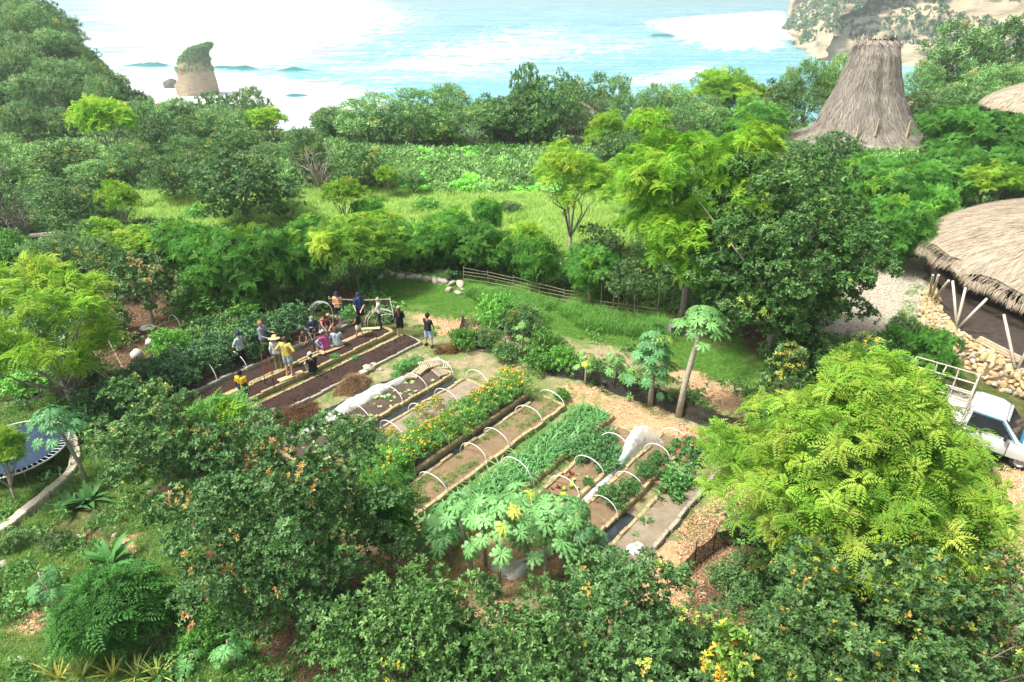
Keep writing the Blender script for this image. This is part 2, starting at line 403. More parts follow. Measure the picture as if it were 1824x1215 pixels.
for (a, b, r0, amp, wd) in ((205, 308, 119, 2.4, 7), (372, 415, 122, 2.0, 6), (404, 455, 124, 2.6, 7), (485, 560, 126, 2.4, 7), (500, 560, 172, 1.6, 5), (1150, 1210, 66, 3.0, 10)):
    A_ = G(a, r0, SEA_Z); B_ = G(b, r0, SEA_Z); d = B_ - A_; L_ = d.length; d /= L_; nrm = Vector((-d.y, d.x, 0))
    s_ = (Xr - A_.x) * d.x + (Yr - A_.y) * d.y; q_ = (Xr - A_.x) * nrm.x + (Yr - A_.y) * nrm.y
    w = np.exp(-(q_ / wd) ** 2) * smooth01(s_ / (L_ * 0.3)) * smooth01((L_ - s_) / (L_ * 0.3))
    w = w * (0.45 + 1.1 * vnoise(Xr, Yr, 9, 31)) * (0.5 + 0.9 * vnoise(Xr, Yr, 4, 32)); Zs += amp * w; crest = np.maximum(crest, w)
Zs += 0.35 * (vnoise(Xr, Yr, 17, 8) - 0.5) + 0.5 * (vnoise(Xr, Yr * 2.2, 45, 9) - 0.5)
idx = np.arange(len(Xr)).reshape(X.shape)
F = np.stack([idx[:-1, :-1].ravel(), idx[:-1, 1:].ravel(), idx[1:, 1:].ravel(), idx[1:, :-1].ravel()], 1)
me = np_mesh('sea', np.stack([Xr, Yr, Zs + SEA_Z], 1), F, np.stack([foam, glare_streak, crest], 1), True)
m, nt, out = new_mat('sea_water')
tc = N(nt, 'ShaderNodeTexCoord'); OC = tc.outputs['Object']
mp = N(nt, 'ShaderNodeMapping'); mp.inputs['Scale'].default_value = (0.35, 1, 1); mp.inputs['Rotation'].default_value = (0, 0, R(12)); nt.links.new(OC, mp.inputs[0])
vc = N(nt, 'ShaderNodeVertexColor'); vc.layer_name = 'Col'; sp = N(nt, 'ShaderNodeSeparateColor'); nt.links.new(vc.outputs[0], sp.inputs[0])
n1 = noise(0.05, 8, 0.65, mp.outputs[0]); n2 = noise(0.4, 6, 0.65, mp.outputs[0]); n3 = noise(0.012, 4, 0.5, mp.outputs[0])
water = ramp(nt, n3, [(0.3, (0.085, 0.34, 0.40)), (0.7, (0.16, 0.45, 0.49))]).outputs[0]
water = mixc(mmath('MULTIPLY', sp.outputs[2], 1.8, True), water, (0.008, 0.16, 0.15))
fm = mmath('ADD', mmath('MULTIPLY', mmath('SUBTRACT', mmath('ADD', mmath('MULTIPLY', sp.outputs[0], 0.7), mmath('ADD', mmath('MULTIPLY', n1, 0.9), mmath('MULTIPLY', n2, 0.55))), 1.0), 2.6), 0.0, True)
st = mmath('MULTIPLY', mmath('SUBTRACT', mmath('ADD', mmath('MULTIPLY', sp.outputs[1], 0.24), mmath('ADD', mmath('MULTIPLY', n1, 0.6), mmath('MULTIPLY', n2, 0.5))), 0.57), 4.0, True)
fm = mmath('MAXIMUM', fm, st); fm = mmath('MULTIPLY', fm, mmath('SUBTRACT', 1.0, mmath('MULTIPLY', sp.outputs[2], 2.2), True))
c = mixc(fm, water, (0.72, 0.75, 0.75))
p = N(nt, 'ShaderNodeBsdfPrincipled'); p.inputs['IOR'].default_value = 1.33
nt.links.new(c, p.inputs['Base Color'])
rr = mmath('ADD', mmath('MULTIPLY', fm, 0.5), 0.22); nt.links.new(rr, p.inputs['Roughness'])
b = N(nt, 'ShaderNodeBump'); b.inputs['Strength'].default_value = 0.6; b.inputs['Distance'].default_value = 1.2
nt.links.new(mmath('ADD', n2, mmath('MULTIPLY', n1, 2.0)), b.inputs['Height']); nt.links.new(b.outputs[0], p.inputs['Normal'])
nt.links.new(p.outputs[0], out.inputs[0])
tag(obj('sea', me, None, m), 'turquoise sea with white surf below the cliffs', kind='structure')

# ================================================================== rock
def rock_mat(name, c1, c2, c3, sc):
    m, nt_, out = new_mat(name); global nt, OC
    nt = nt_; tc = N(nt, 'ShaderNodeTexCoord'); OC = tc.outputs['Object']
    mp = N(nt, 'ShaderNodeMapping'); mp.inputs['Scale'].default_value = (1, 1, 5); nt.links.new(OC, mp.inputs[0])
    a = noise(sc, 7, 0.65, mp.outputs[0]); b2 = noise(sc * 4, 6, 0.7)
    cc = ramp(nt, mmath('ADD', mmath('MULTIPLY', a, 0.65), mmath('MULTIPLY', b2, 0.35)), [(0.3, c3), (0.45, c2), (0.65, c1)]).outputs[0]
    p = N(nt, 'ShaderNodeBsdfPrincipled'); p.inputs['Roughness'].default_value = 0.95; p.inputs['Specular IOR Level'].default_value = 0.1
    nt.links.new(cc, p.inputs['Base Color'])
    bb = N(nt, 'ShaderNodeBump'); bb.inputs['Strength'].default_value = 1.0; bb.inputs['Distance'].default_value = 1.0
    nt.links.new(mmath('ADD', a, b2), bb.inputs['Height']); nt.links.new(bb.outputs[0], p.inputs['Normal']); nt.links.new(p.outputs[0], out.inputs[0])
    return m
M_CLIFF = rock_mat('cliff_limestone', (0.54, 0.43, 0.29), (0.45, 0.355, 0.235), (0.3, 0.235, 0.15), 0.04)
M_STACK = rock_mat('stack_limestone', (0.48, 0.38, 0.24), (0.36, 0.28, 0.17), (0.16, 0.13, 0.08), 0.2)
def wall_mesh(name, path, ztop, lean, amp, nu=90, nv=34, seed=0):
    path = [Vector((a, b, 0)) for a, b in path]; seg = [(path[i + 1] - path[i]).length for i in range(len(path) - 1)]; tot = sum(seg)
    V = []; 
    for i in range(nu):
        s = tot * i / (nu - 1); k = 0
        while k < len(seg) - 1 and s > seg[k]: s -= seg[k]; k += 1
        p0 = path[k].lerp(path[k + 1], s / seg[k]); d = (path[k + 1] - path[k]).normalized(); n = Vector((d.y, -d.x, 0))
        zt = ztop(i / (nu - 1))
        for j in range(nv):
            t = j / (nv - 1); z = SEA_Z - 3 + (zt - SEA_Z + 3) * min(t / 0.85, 1.0)
            back = lean * t * t * (zt - SEA_Z)
            if t > 0.85: back += (t - 0.85) / 0.15 * 90; z += (t - 0.85) / 0.15 * 12
            dn = amp * (float(vnoise(p0.x + p0.y, z * 1.7, 23, seed)) - 0.5) + amp * 0.5 * (float(vnoise(p0.x + p0.y * 0.7, z * 2.2, 8, seed + 1)) - 0.5)
            if 0.02 < t: back += 4.0 * math.floor(t * 5 + float(vnoise(p0.x, p0.y, 40, seed)) * 2)
            q = p0 - n * (back - dn); V.append((q.x, q.y, z))
    idx = np.arange(nu * nv).reshape(nu, nv)
    F = np.stack([idx[:-1, :-1].ravel(), idx[1:, :-1].ravel(), idx[1:, 1:].ravel(), idx[:-1, 1:].ravel()], 1)
    return np_mesh(name, V, F, smooth=False), np.array(V).reshape(nu, nv, 3)
c0 = G(1455, 108, SEA_Z); c1 = G(1580, 118, SEA_Z)
cme, CLIFFV = wall_mesh('cliff', [(c0.x + 120, c0.y + 420), (c0.x + 30, c0.y + 130), (c0.x, c0.y), (c0.x + 70, c0.y - 45), (c0.x + 190, c0.y - 70), (c0.x + 420, c0.y - 130)], lambda t: 6 + 30 * smooth01((t - 0.36) / 0.22) + 6 * math.sin(t * 19), 0.75, 16, 120, 40, 3)
cliff_o = obj('cliff', cme, None, M_CLIFF); tag(cliff_o, 'pale limestone cliff with scrub above the sea behind the thatched tower', kind='structure')
c2 = G(1400, 44, SEA_Z)
cme2, CLIFF2V = wall_mesh('cliff', [(c2.x + 160, c2.y + 300), (c2.x, c2.y + 20), (c2.x, c2.y), (c2.x + 130, c2.y - 30), (c2.x + 380, c2.y - 60)], lambda t: 35, 0.12, 14, 70, 26, 6)
tag(obj('cliff', cme2, None, M_CLIFF), 'farther bare cream headland standing in the sea beyond the scrubby cliff', kind='structure')

# sea stack: rings fitted to its leaning, hooked outline
def stack():
    rows = [(168, 318, 389), (150, 315, 385), (138, 317, 382), (126, 314, 378), (116, 317, 375), (107, 320, 372), (100, 325, 370), (93, 331, 369), (88, 337, 372), (84, 346, 376), (80, 362, 377), (77.5, 370, 375.5)]
    base = G(352, 168, SEA_Z); Yb = base.y; V = []; n = 28
    for k, (r, a, b2) in enumerate(rows):
        A_ = AT(a, r, Yb); B_ = AT(b2, r, Yb); c = (A_ + B_) / 2; rad = (B_.x - A_.x) / 2
        for i in range(n):
            th = i * 2 * math.pi / n
            f = 1 + (0.26 * (float(vnoise(th * 3, c.z * 0.5, 0.8, 3)) - 0.5) + 0.16 * (float(vnoise(th * 9, c.z * 0.8, 1.1, 4)) - 0.5)) * (1 if abs(math.sin(th)) > 0.35 else 0.4)
            V.append((c.x + rad * math.cos(th) * f, Yb + rad * 0.85 * math.sin(th) * f, c.z))
        if k == 0: V = [(v[0], v[1], SEA_Z - 2) for v in V]
    idx = np.arange(len(V)).reshape(len(rows), n); nxt = np.roll(idx, -1, 1)
    F = np.stack([idx[:-1].ravel(), nxt[:-1].ravel(), nxt[1:].ravel(), idx[1:].ravel()], 1)
    V.append(tuple(np.mean(np.array(V[-n:]), 0) + np.array([0, 0, 0.3])))
    F2 = np.stack([idx[-1], nxt[-1], np.full(n, len(V) - 1)], 1)
    return np_mesh('rock', V, [F, F2], smooth=False), np.array(V), rows, Yb
sme, STV, STROWS, STY = stack()
stack_o = thing('sea_stack', 'tall leaning limestone sea stack topped with scrub in the surf', 'sea stack', (0, 0, 0))
obj('rock', sme, stack_o, M_STACK)
def blob_mesh(name, seed, sub=2, amp=0.35, flat=0.8, m=None):
    bm = bmesh.new(); bmesh.ops.create_icosphere(bm, subdivisions=sub, radius=1.0)
    rs = np.random.RandomState(seed); off = rs.uniform(0, 50, 3)
    for v in bm.verts:
        d = 1 + amp * (float(vnoise(v.co.x + off[0] + v.co.z * 0.7, v.co.y + off[1] - v.co.z * 0.5, 0.7, seed)) - 0.5) * 2
        v.co = v.co * d; v.co.z *= flat
    me = bpy.data.meshes.new(name); bm.to_mesh(me); bm.free()
    if m: me.materials.append(m)
    return me
g_ = G(306, 156, SEA_Z)
rk = obj('sea_rock', blob_mesh('sea_rock', 5, 3, 0.4, 0.75, pm('wet_rock', (0.12, 0.12, 0.09), (0.06, 0.065, 0.05), 0.6, 0.7, 0.6, bscale=2)), None, None, (g_.x, g_.y, SEA_Z + 1.5), (0, 0, 0.5), (4.6, 4.2, 5.5))
tag(rk, 'small dark boulder in the surf beside the leaning sea stack', 'rock')
# ================================================================== haze
mb = MB(); mb.box((0, 2700, 5.5), (9000, 7000, 113))
m, nt, out = new_mat('haze_air')
pv = N(nt, 'ShaderNodeVolumePrincipled'); pv.inputs['Color'].default_value = (0.84, 0.94, 1.0, 1); pv.inputs['Density'].default_value = 0.0004; pv.inputs['Anisotropy'].default_value = 0.3
nt.links.new(pv.outputs[0], out.inputs['Volume'])
hz = mb.build('haze', m); tag(hz, 'thin pale sea haze over the coast', kind='stuff')
# ================================================================== foliage
def unit(v): return v / np.maximum(np.linalg.norm(v, axis=-1, keepdims=True), 1e-9)
def tmpl_leaf(L, W, fold=0.12, droop=0.1, n=4):
    """one leaf along +x, its face up (+z)"""
    if n == 4:
        V = np.array([[0, 0, 0], [0.55 * L, W / 2, fold * W], [L, 0, -droop * L], [0.55 * L, -W / 2, fold * W]]); F = np.array([[0, 2, 1], [0, 3, 2]])
    else:
        V = np.array([[0, 0, 0], [0.35 * L, W * 0.42, fold * W], [0.72 * L, W * 0.5, fold * W - droop * L * .4], [L, 0, -droop * L], [0.72 * L, -W * .5, fold * W - droop * L * .4], [0.35 * L, -W * .42, fold * W]])
        F = np.array([[0, 3, 2], [0, 2, 1], [0, 4, 3], [0, 5, 4]])
    return V, F
def rotz(a): c, s = math.cos(a), math.sin(a); return np.array([[c, -s, 0], [s, c, 0], [0, 0, 1]])
def roty(a): c, s = math.cos(a), math.sin(a); return np.array([[c, 0, s], [0, 1, 0], [-s, 0, c]])
def rotx(a): c, s = math.cos(a), math.sin(a); return np.array([[1, 0, 0], [0, c, -s], [0, s, c]])
def join_t(parts):
    V = []; F = []; K = []; n = 0
    for i, (v, f) in enumerate(parts):
        V.append(v); F.append(f + n); K.append(np.full(len(v), i)); n += len(v)
    return np.concatenate(V), np.concatenate(F), np.concatenate(K)
def t_rosette(rs, nl=8, L=0.2, W=0.08, el=(5, 55), n=4, spread=0.05):
    parts = []
    for i in range(nl):
        v, f = tmpl_leaf(L * rs.uniform(0.75, 1.15), W * rs.uniform(0.85, 1.15), 0.15, rs.uniform(0.0, 0.25), n)
        e = R(rs.uniform(*el)); az = i * 2.4 + rs.uniform(-0.4, 0.4)
        v = v @ rotx(rs.uniform(-.4, .4)).T @ roty(-e).T @ rotz(az).T + np.array([0, 0, rs.uniform(-spread, spread)])
        parts.append((v, f))
    return join_t(parts)
def t_twig(rs, nl=9, L=0.2, W=0.08, length=0.4, n=4):
    """leaves alternating along a short twig"""
    parts = []
    for i in range(nl):
        t = (i + 0.5) / nl
        v, f = tmpl_leaf(L * rs.uniform(0.7, 1.15), W * rs.uniform(0.8, 1.2), 0.12, rs.uniform(0.05, 0.3), n)
        e = R(rs.uniform(-10, 45) + 30 * t); az = i * 2.4 + rs.uniform(-0.5, 0.5)
        v = v @ rotx(rs.uniform(-.5, .5)).T @ roty(-e).T @ rotz(az).T + np.array([0, 0, length * (t - 0.6)])
        parts.append((v, f))
    return join_t(parts)
def t_frond(rs, L=0.45, npair=8, lf=0.12, wf=0.035, droop=0.5):
    parts = []; 
    for i in range(npair):
        t = (i + 1.0) / npair; x = L * (0.12 + 0.88 * t); z = -droop * L * t * t * 0.6 + 0.12 * L * math.sin(t * 3.1)
        l = lf * (0.55 + 0.6 * math.sin(math.pi * (0.12 + 0.8 * t)))
        for s in (-1, 1):
            v, f = tmpl_leaf(l, wf, 0.0, 0.22, 4)
            v = v @ rotx(s * 0.25).T @ rotz(s * R(68 - 28 * t + rs.uniform(-6, 6))).T + np.array([x, 0, z])
            parts.append((v, f))
    v, f, k = join_t(parts); return v, f
def t_fronds(rs, nf=5, L=0.45, npair=8, lf=0.13, wf=0.04, el=(0, 50), droop=0.6):
    parts = []
    for i in range(nf):
        v, f = t_frond(rs, L * rs.uniform(0.8, 1.15), npair, lf, wf, droop * rs.uniform(0.6, 1.4))
        v = v @ rotx(rs.uniform(-.3, .3)).T @ roty(-R(rs.uniform(*el))).T @ rotz(i * 6.283 / nf + rs.uniform(-.4, .4)).T
        parts.append((v, f))
    v, f, k = join_t(parts); t = np.clip(np.linalg.norm(v, axis=1, keepdims=True) / L, 0, 1) ** 0.8
    return v, f, k, np.array([[1.18, 1.08, 1.1]]) * (1 - t) + np.array([[0.8, 0.95, 0.85]]) * t
def instance_cloud(name, tmpls, pos, axis, size, col, rs, jitter=0.12, mat=None, twist=True, leafjit=0.12):
    """copies of leaf templates at pos pointing along axis, joined into one mesh"""
    n = len(pos); which = rs.randint(0, len(tmpls), n)
    axis = unit(axis); ref = np.where(np.abs(axis[:, 2:3]) > 0.9, np.array([[1.0, 0, 0]]), np.array([[0, 0, 1.0]]))
    ax = unit(np.cross(ref, axis)); ay = np.cross(axis, ax)
    tw = rs.uniform(0, 6.283, n)[:, None]
    X_ = ax * np.cos(tw) + ay * np.sin(tw); Y_ = np.cross(axis, X_)
    Vs = []; Fs = []; Cs = []; off = 0
    for k, tt in enumerate(tmpls):
        tv, tf, tk = tt[:3]; tm = tt[3] if len(tt) > 3 else None
        s = np.where(which == k)[0]
        if not len(s): continue
        Rm = np.stack([X_[s], Y_[s], axis[s]], 2)
        v = np.einsum('nij,vj->nvi', Rm, tv) * size[s][:, None, None] + pos[s][:, None, :]
        f = tf[None] + (np.arange(len(s)) * len(tv))[:, None, None] + off
        lj = 1 + rs.uniform(-leafjit, leafjit, (len(s), int(tk.max()) + 1))
        c = col[s][:, None, :] * lj[:, tk][:, :, None]
        if tm is not None: c = c * tm[None]
        Vs.append(v.reshape(-1, 3)); Fs.append(f.reshape(-1, tf.shape[1])); Cs.append(c.reshape(-1, 3)); off += v.shape[0] * v.shape[1]
    return np_mesh(name, np.concatenate(Vs), np.concatenate(Fs), np.concatenate(Cs), False, mat)
def fib(n, rs, zmin=-0.4):
    i = np.arange(n) + 0.5; z = 1 - (1 - zmin) * i / n; a = i * 2.39996 + rs.uniform(0, 6.28)
    r = np.sqrt(np.maximum(0, 1 - z * z)); d = np.stack([r * np.cos(a), r * np.sin(a), z], 1)
    return unit(d + rs.normal(0, 0.16, d.shape))
def make_lobes(rs, rx, rz, nl, frac=(0.26, 0.42), zmin=-0.4, push=0.72, taper=0.0, vary=(0.7, 1.12)):
    d = fib(nl, rs, zmin); rr = rs.uniform(*frac, nl)
    c = d * np.array([rx, rx, rz]) * push * rs.uniform(*vary, nl)[:, None]
    c[:, :2] *= (1 - taper * np.clip((c[:, 2:3] / rz + 0.45) / 1.3, 0, 1))
    return c, np.stack([rr * rx, rr * rx, rr * rz * 0.5 + rr * rx * 0.42], 1)
def sub_lobes(rs, C, Rd, k=7):
    c2, r2 = [], []
    for c, r in zip(C, Rd):
        n = max(4, int(k * rs.uniform(0.7, 1.2))); d = fib(n, rs, -0.35)
        c2.append(c + d * r * rs.uniform(0.62, 0.95, (n, 1))); r2.append(r * rs.uniform(0.32, 0.52, (n, 1)) * np.array([1, 1, 0.8]))
    return np.concatenate(c2), np.concatenate(r2)
def lobe_points(rs, C, Rd, dens, up=0.25, cull=0.82, down=-0.55, sub=7):
    P_, N_ = [], []; big = (C, Rd)
    if sub: C, Rd = sub_lobes(rs, C, Rd, sub)
    for i in range(len(C)):
        a = 4 * math.pi * ((Rd[i, 0] * Rd[i, 1]) + 2 * Rd[i, 0] * Rd[i, 2]) / 3
        n = max(4, int(a * dens)); d = unit(rs.normal(0, 1, (n, 3))); d = d[d[:, 2] > down - rs.uniform(0, 0.35, len(d))]
        p = C[i] + d * Rd[i] * rs.uniform(0.72, 1.06, len(d))[:, None]
        P_.append(p); N_.append(unit(d / Rd[i]))
    P_ = np.concatenate(P_); N_ = np.concatenate(N_); keep = np.ones(len(P_), bool)
    for i in range(len(C)):
        q = (P_ - C[i]) / Rd[i]; keep &= (np.sum(q * q, 1) > cull * cull)
    if sub:
        for i in range(len(big[0])):
            q = (P_ - big[0][i]) / big[1][i]; keep &= (np.sum(q * q, 1) > 0.55 ** 2)
    own = keep
    return P_[own], N_[own]
def palette(rs, n, cols, w=None):
    cols = np.array(cols); k = rs.choice(len(cols), n, p=w); c = cols[k] * rs.uniform(0.82, 1.18, (n, 1)); return c
def branch_mesh(name, rs, base_r, hc, lobes, m, lean=0.0, nb=9, wig=0.12, n=6, fork=0.35, ends=0.92):
    mb = MB(); top = Vector((rs.uniform(-1, 1) * lean, rs.uniform(-1, 1) * lean, hc))
    forkp = Vector((top.x * fork * 0.6, top.y * fork * 0.6, hc * fork))
    mb.tube([(0, 0, -0.3), (0.03 * hc * 0.2, 0, forkp.z * 0.4), forkp], [base_r * 1.35, base_r, base_r * 0.85], n + 2)
    sel = list(range(len(lobes)))[:]; rs.shuffle(sel)
    for i in sel[:nb]:
        e = Vector(lobes[i]) * ends; L = (e - forkp).length; mid = forkp.lerp(e, 0.45) + Vector(rs.normal(0, wig * L * 0.5, 3)); mid.z += 0.05 * L
        m2 = forkp.lerp(e, 0.75) + Vector(rs.normal(0, wig * L * 0.4, 3))
        r0 = base_r * rs.uniform(0.4, 0.62)
        mb.tube([forkp - Vector((0, 0, 0.05)), mid, m2, e], [r0, r0 * 0.7, r0 * 0.42, r0 * 0.15], n, False)
        for q in range(2):
            s = mid.lerp(m2, rs.uniform(0, 1)); t = e + Vector(rs.normal(0, 0.28 * L, 3)) ; t = s.lerp(t, 0.7)
            mb.tube([s, s.lerp(t, 0.5) + Vector(rs.normal(0, 0.04 * L, 3)), t], [r0 * 0.35, r0 * 0.25, r0 * 0.08], 4, False)
    return mb.mesh(name, m, True)

C_DARK = [(0.052, 0.12, 0.03), (0.07, 0.15, 0.04), (0.1, 0.185, 0.058), (0.04, 0.092, 0.025)]
C_NEW = [(0.28, 0.3, 0.05), (0.34, 0.24, 0.06), (0.2, 0.28, 0.05), (0.17, 0.24, 0.045)]
C_FEA = [(0.22, 0.40, 0.035), (0.28, 0.46, 0.04), (0.16, 0.32, 0.03), (0.36, 0.5, 0.055)]
C_FGR = [(0.10, 0.27, 0.04), (0.125, 0.31, 0.05), (0.08, 0.22, 0.04), (0.16, 0.35, 0.06)]
C_GREY = [(0.09, 0.2, 0.06), (0.12, 0.235, 0.075), (0.075, 0.16, 0.05), (0.16, 0.25, 0.09)]
def crown(name, seed, rx, rz, nl, kind, dens, size=1.0, new=0.04, cols=None, frac=(0.26, 0.42), zmin=-0.4, near=False, push=0.72, fill=0.0, up=0.35, taper=0.0, newcols=None, lobes=None, vary=(0.7, 1.12), down=-0.55, newmode='patch', nf=5):
    rs = np.random.RandomState(seed)
    if lobes is None: C, Rd = make_lobes(rs, rx, rz, nl, frac, zmin, push, taper, vary)
    else: C, Rd = lobes
    p, n = lobe_points(rs, C, Rd, dens, down=down)
    if fill:
        k = int(len(p) * fill); d = unit(rs.normal(0, 1, (k, 3))) * np.array([rx, rx, rz]) * rs.uniform(0.35, 0.75, (k, 1)); p = np.concatenate([p, d]); n = np.concatenate([n, unit(d)])
    lf = 6 if near else 4
    if kind == 'broad':
        T = [t_rosette(rs, 8, 0.185, 0.07, (0, 60), lf) for _ in range(4)]; mat = M_LEAF; cols = cols or C_DARK
    elif kind == 'twig':
        T = [t_twig(rs, 9, 0.17, 0.075, 0.4, 4) for _ in range(4)]; mat = M_LEAF; cols = cols or C_GREY
    elif kind == 'feather':
        T = [t_fronds(rs, nf, 0.46, 8 if near else 6, 0.14, 0.05 if near else 0.065, (-5, 45) if near else (0, 50), 0.9 if near else 0.6) for _ in range(4)]; mat = M_FEATHER; cols = cols or C_FEA
    elif kind == 'small':
        T = [t_rosette(rs, 7, 0.13, 0.06, (-10, 70), 4, 0.1) for _ in range(4)]; mat = M_LEAF; cols = cols or C_FGR
    ax = n + np.array([0, 0, up]) + rs.normal(0, 0.3, n.shape)
    col = palette(rs, len(p), cols)
    if new:
        tipz = (p[:, 2] - p[:, 2].min()) / (np.ptp(p[:, 2]) + 1e-6)
        cl = vnoise(p[:, 0] + p[:, 2] * 0.6, p[:, 1] - p[:, 2] * 0.4, 0.55 if near else 0.9, seed) + 0.25 * tipz
        if newmode == 'random': cl = rs.uniform(0, 1, len(p)) + 0.25 * tipz
        th = np.quantile(cl, 1 - new); isn = (cl > th) & (rs.uniform(0, 1, len(p)) < 0.8)
        col[isn] = palette(rs, int(isn.sum()), newcols or C_NEW)
    sz = size * rs.uniform(0.75, 1.25, len(p))
    if new and kind == 'broad': sz = np.where(isn, sz * 0.78, sz)
    return instance_cloud(name, T, p, ax, sz, col, rs, mat=mat), C
TREES = {}
def proto(key, seed, R0, Hn, nl, kind, dens, zc=None, rz=None, trunk_r=0.12, bark=None, fork=0.35, nb=9, **kw):
    """a kind of tree at a standard size: total height Hn, crown radius R0"""
    rz = rz or R0 * 0.8; zc = zc if zc is not None else Hn - rz * 0.98
    me, C = crown('crown', seed, R0, rz, nl, kind, dens, **kw)
    co = np.empty(len(me.vertices) * 3, np.float32); me.vertices.foreach_get('co', co); co = co.reshape(-1, 3)
    co[:, 2] += zc
    zmx = np.quantile(co[:, 2], 0.998); me.vertices.foreach_set('co', co.ravel())
    rs = np.random.RandomState(seed + 77)
    tm = branch_mesh('trunk', rs, trunk_r, zc, [tuple(c + np.array([0, 0, zc])) for c in C], bark or M_BARK, 0.15, nb, fork=fork)
    TREES.setdefault(key, []).append((tm, me, R0 * 1.02, float(zmx)))
proto('broad', 1, 2.5, 5.0, 20, 'broad', 17, new=0.03, bark=M_BARK_D, zmin=-0.75, rz=2.35, fill=0.2, vary=(0.55, 1.18), down=-0.2)
proto('broad', 2, 2.5, 5.0, 22, 'broad', 17, new=0.10, bark=M_BARK_D, zmin=-0.75, rz=2.35, fill=0.2, vary=(0.55, 1.18), down=-0.2)
proto('broad', 3, 2.5, 4.6, 17, 'broad', 17, new=0.0, bark=M_BARK_D, zmin=-0.7, rz=2.1, frac=(0.3, 0.48), fill=0.2, vary=(0.55, 1.18), down=-0.2)
proto('feather', 11, 2.6, 6.0, 20, 'feather', 9, new=0.12, rz=1.8, zmin=-0.2, frac=(0.24, 0.38), newcols=[(0.34, 0.42, 0.05), (0.4, 0.44, 0.07)], vary=(0.55, 1.15), down=-0.1)
proto('feather', 12, 2.6, 6.0, 24, 'feather', 9, new=0.10, rz=2.2, zmin=-0.35, frac=(0.22, 0.36), newcols=[(0.34, 0.42, 0.05), (0.4, 0.44, 0.07)], vary=(0.55, 1.15), down=-0.1)
proto('fgreen', 21, 2.5, 4.6, 24, 'feather', 10, new=0.05, rz=2.1, zmin=-0.7, cols=C_FGR, newcols=C_FEA, bark=M_BARK_D, vary=(0.55, 1.18), down=-0.2)
proto('fgreen', 22, 2.5, 4.6, 28, 'feather', 10, new=0.03, rz=2.1, zmin=-0.7, cols=C_FGR, newcols=C_FEA, bark=M_BARK_D, frac=(0.24, 0.36), vary=(0.55, 1.18), down=-0.2)
proto('grey', 31, 2.5, 5.2, 26, 'twig', 20, new=0.03, rz=2.3, zmin=-0.65, fill=0.2, vary=(0.55, 1.18), down=-0.2)
proto('grey', 32, 2.5, 5.2, 20, 'twig', 19, new=0.05, rz=2.2, zmin=-0.5, frac=(0.2, 0.36), fill=0.2, newcols=[(0.2, 0.22, 0.08)], vary=(0.55, 1.18), down=-0.2)
proto('grey', 33, 2.5, 5.8, 18, 'twig', 17, new=0.0, rz=2.4, zmin=-0.3, frac=(0.2, 0.34), cols=C_DARK + C_GREY, vary=(0.55, 1.18), down=-0.2)
proto('shrub', 41, 1.0, 1.3, 12, 'small', 60, new=0.0, rz=0.75, zmin=-0.5, trunk_r=0.04, frac=(0.3, 0.5))
proto('shrub', 42, 1.0, 1.3, 12, 'twig', 42, new=0.03, rz=0.75, zmin=-0.5, trunk_r=0.04, frac=(0.3, 0.5), size=0.8)
tint_rs = random.Random(5)
def put_tree(key, loc, rx, h, rz=0.0, tint=(1, 1, 1), name='tree', label='tree', cat='tree', group=None, var=None, ry=None):
    lst = TREES[key]; tm, cm, R0, H0 = lst[(tint_rs.randrange(len(lst))) if var is None else var]
    o = thing(name, label, cat, loc, rz, group, (rx / R0, (ry or rx) / R0, h / H0))
    obj('trunk', tm, o); c = obj('crown', cm, o); c.color = (*tint, 1)
    return o
def tree_px(key, px, top, base, w, label, name=None, group=None, tint=None, var=None, cat=None, ry=1.0):
    b = ground(px, base); b.x = AT(px, top * 0.45 + base * 0.55, b.y).x; b.z = H(b.x, b.y); z = AT(px, top, b.y).z
    # crown leans towards the camera: the top is seen at the crown's middle depth
    h = max(0.6, z - b.z); zc = math.hypot(b.x, b.y); dep = (b.y / ray(px, base)[1]) - 0.4 * h * 0.3
    rx = w / 2 * dep / FPX; h = min(h, rx * 4.5)
    t = tint or (tint_rs.uniform(0.85, 1.15),) * 3
    nm = name or {'broad': 'broadleaf_tree', 'feather': 'feathery_tree', 'fgreen': 'feathery_tree', 'grey': 'scrub_tree', 'shrub': 'shrub'}[key]
    return put_tree(key, b, rx, h, tint_rs.uniform(0, 6.28), t, nm, label, cat or ('shrub' if key == 'shrub' else 'tree'), group, var, rx * ry)
def tri_count():
    return sum(len(m.polygons) for m in bpy.data.meshes)
# ================================================================== single large trees near the camera
def hero(key, seed, px, top, base, w, kind, dens, label, name='broadleaf_tree', nl=34, rzf=0.5, zmin=-0.6, tint=(1, 1, 1), ry=1.0, **kw):
    b = ground(px, base); b.x = AT(px, top * 0.45 + base * 0.55, b.y).x; b.z = H(b.x, b.y); z = AT(px, top, b.y).z; h = z - b.z
    rx = 0.96 * w / 2 * (b.y / ray(px, (top + base) / 2)[1]) / FPX
    TREES.pop(key, None)
    proto(key, seed, rx, h, nl, kind, dens, rz=h * rzf, near=True, zmin=zmin, **kw)
    return put_tree(key, b, rx * 1.02, h, 0.0, tint, name, label, 'tree', None, 0, rx * 1.02 * ry)
YN = [(0.36, 0.47, 0.05), (0.42, 0.48, 0.07), (0.32, 0.45, 0.045)]
hero('h1', 101, 1512, 655, 1085, 640, 'feather', 8, 'big yellow-green feathery tree in front of the white pickup truck', 'feathery_tree', 85, 0.43, -0.6, new=0.25, newcols=YN, frac=(0.12, 0.2), trunk_r=0.2, bark=M_BARK, nb=30, size=0.85, taper=0.72, push=0.84, vary=(0.5, 1.15), down=0.0, up=1.3, nf=7, newmode='random', fill=0.12, tint=(0.82, 0.82, 1.0))
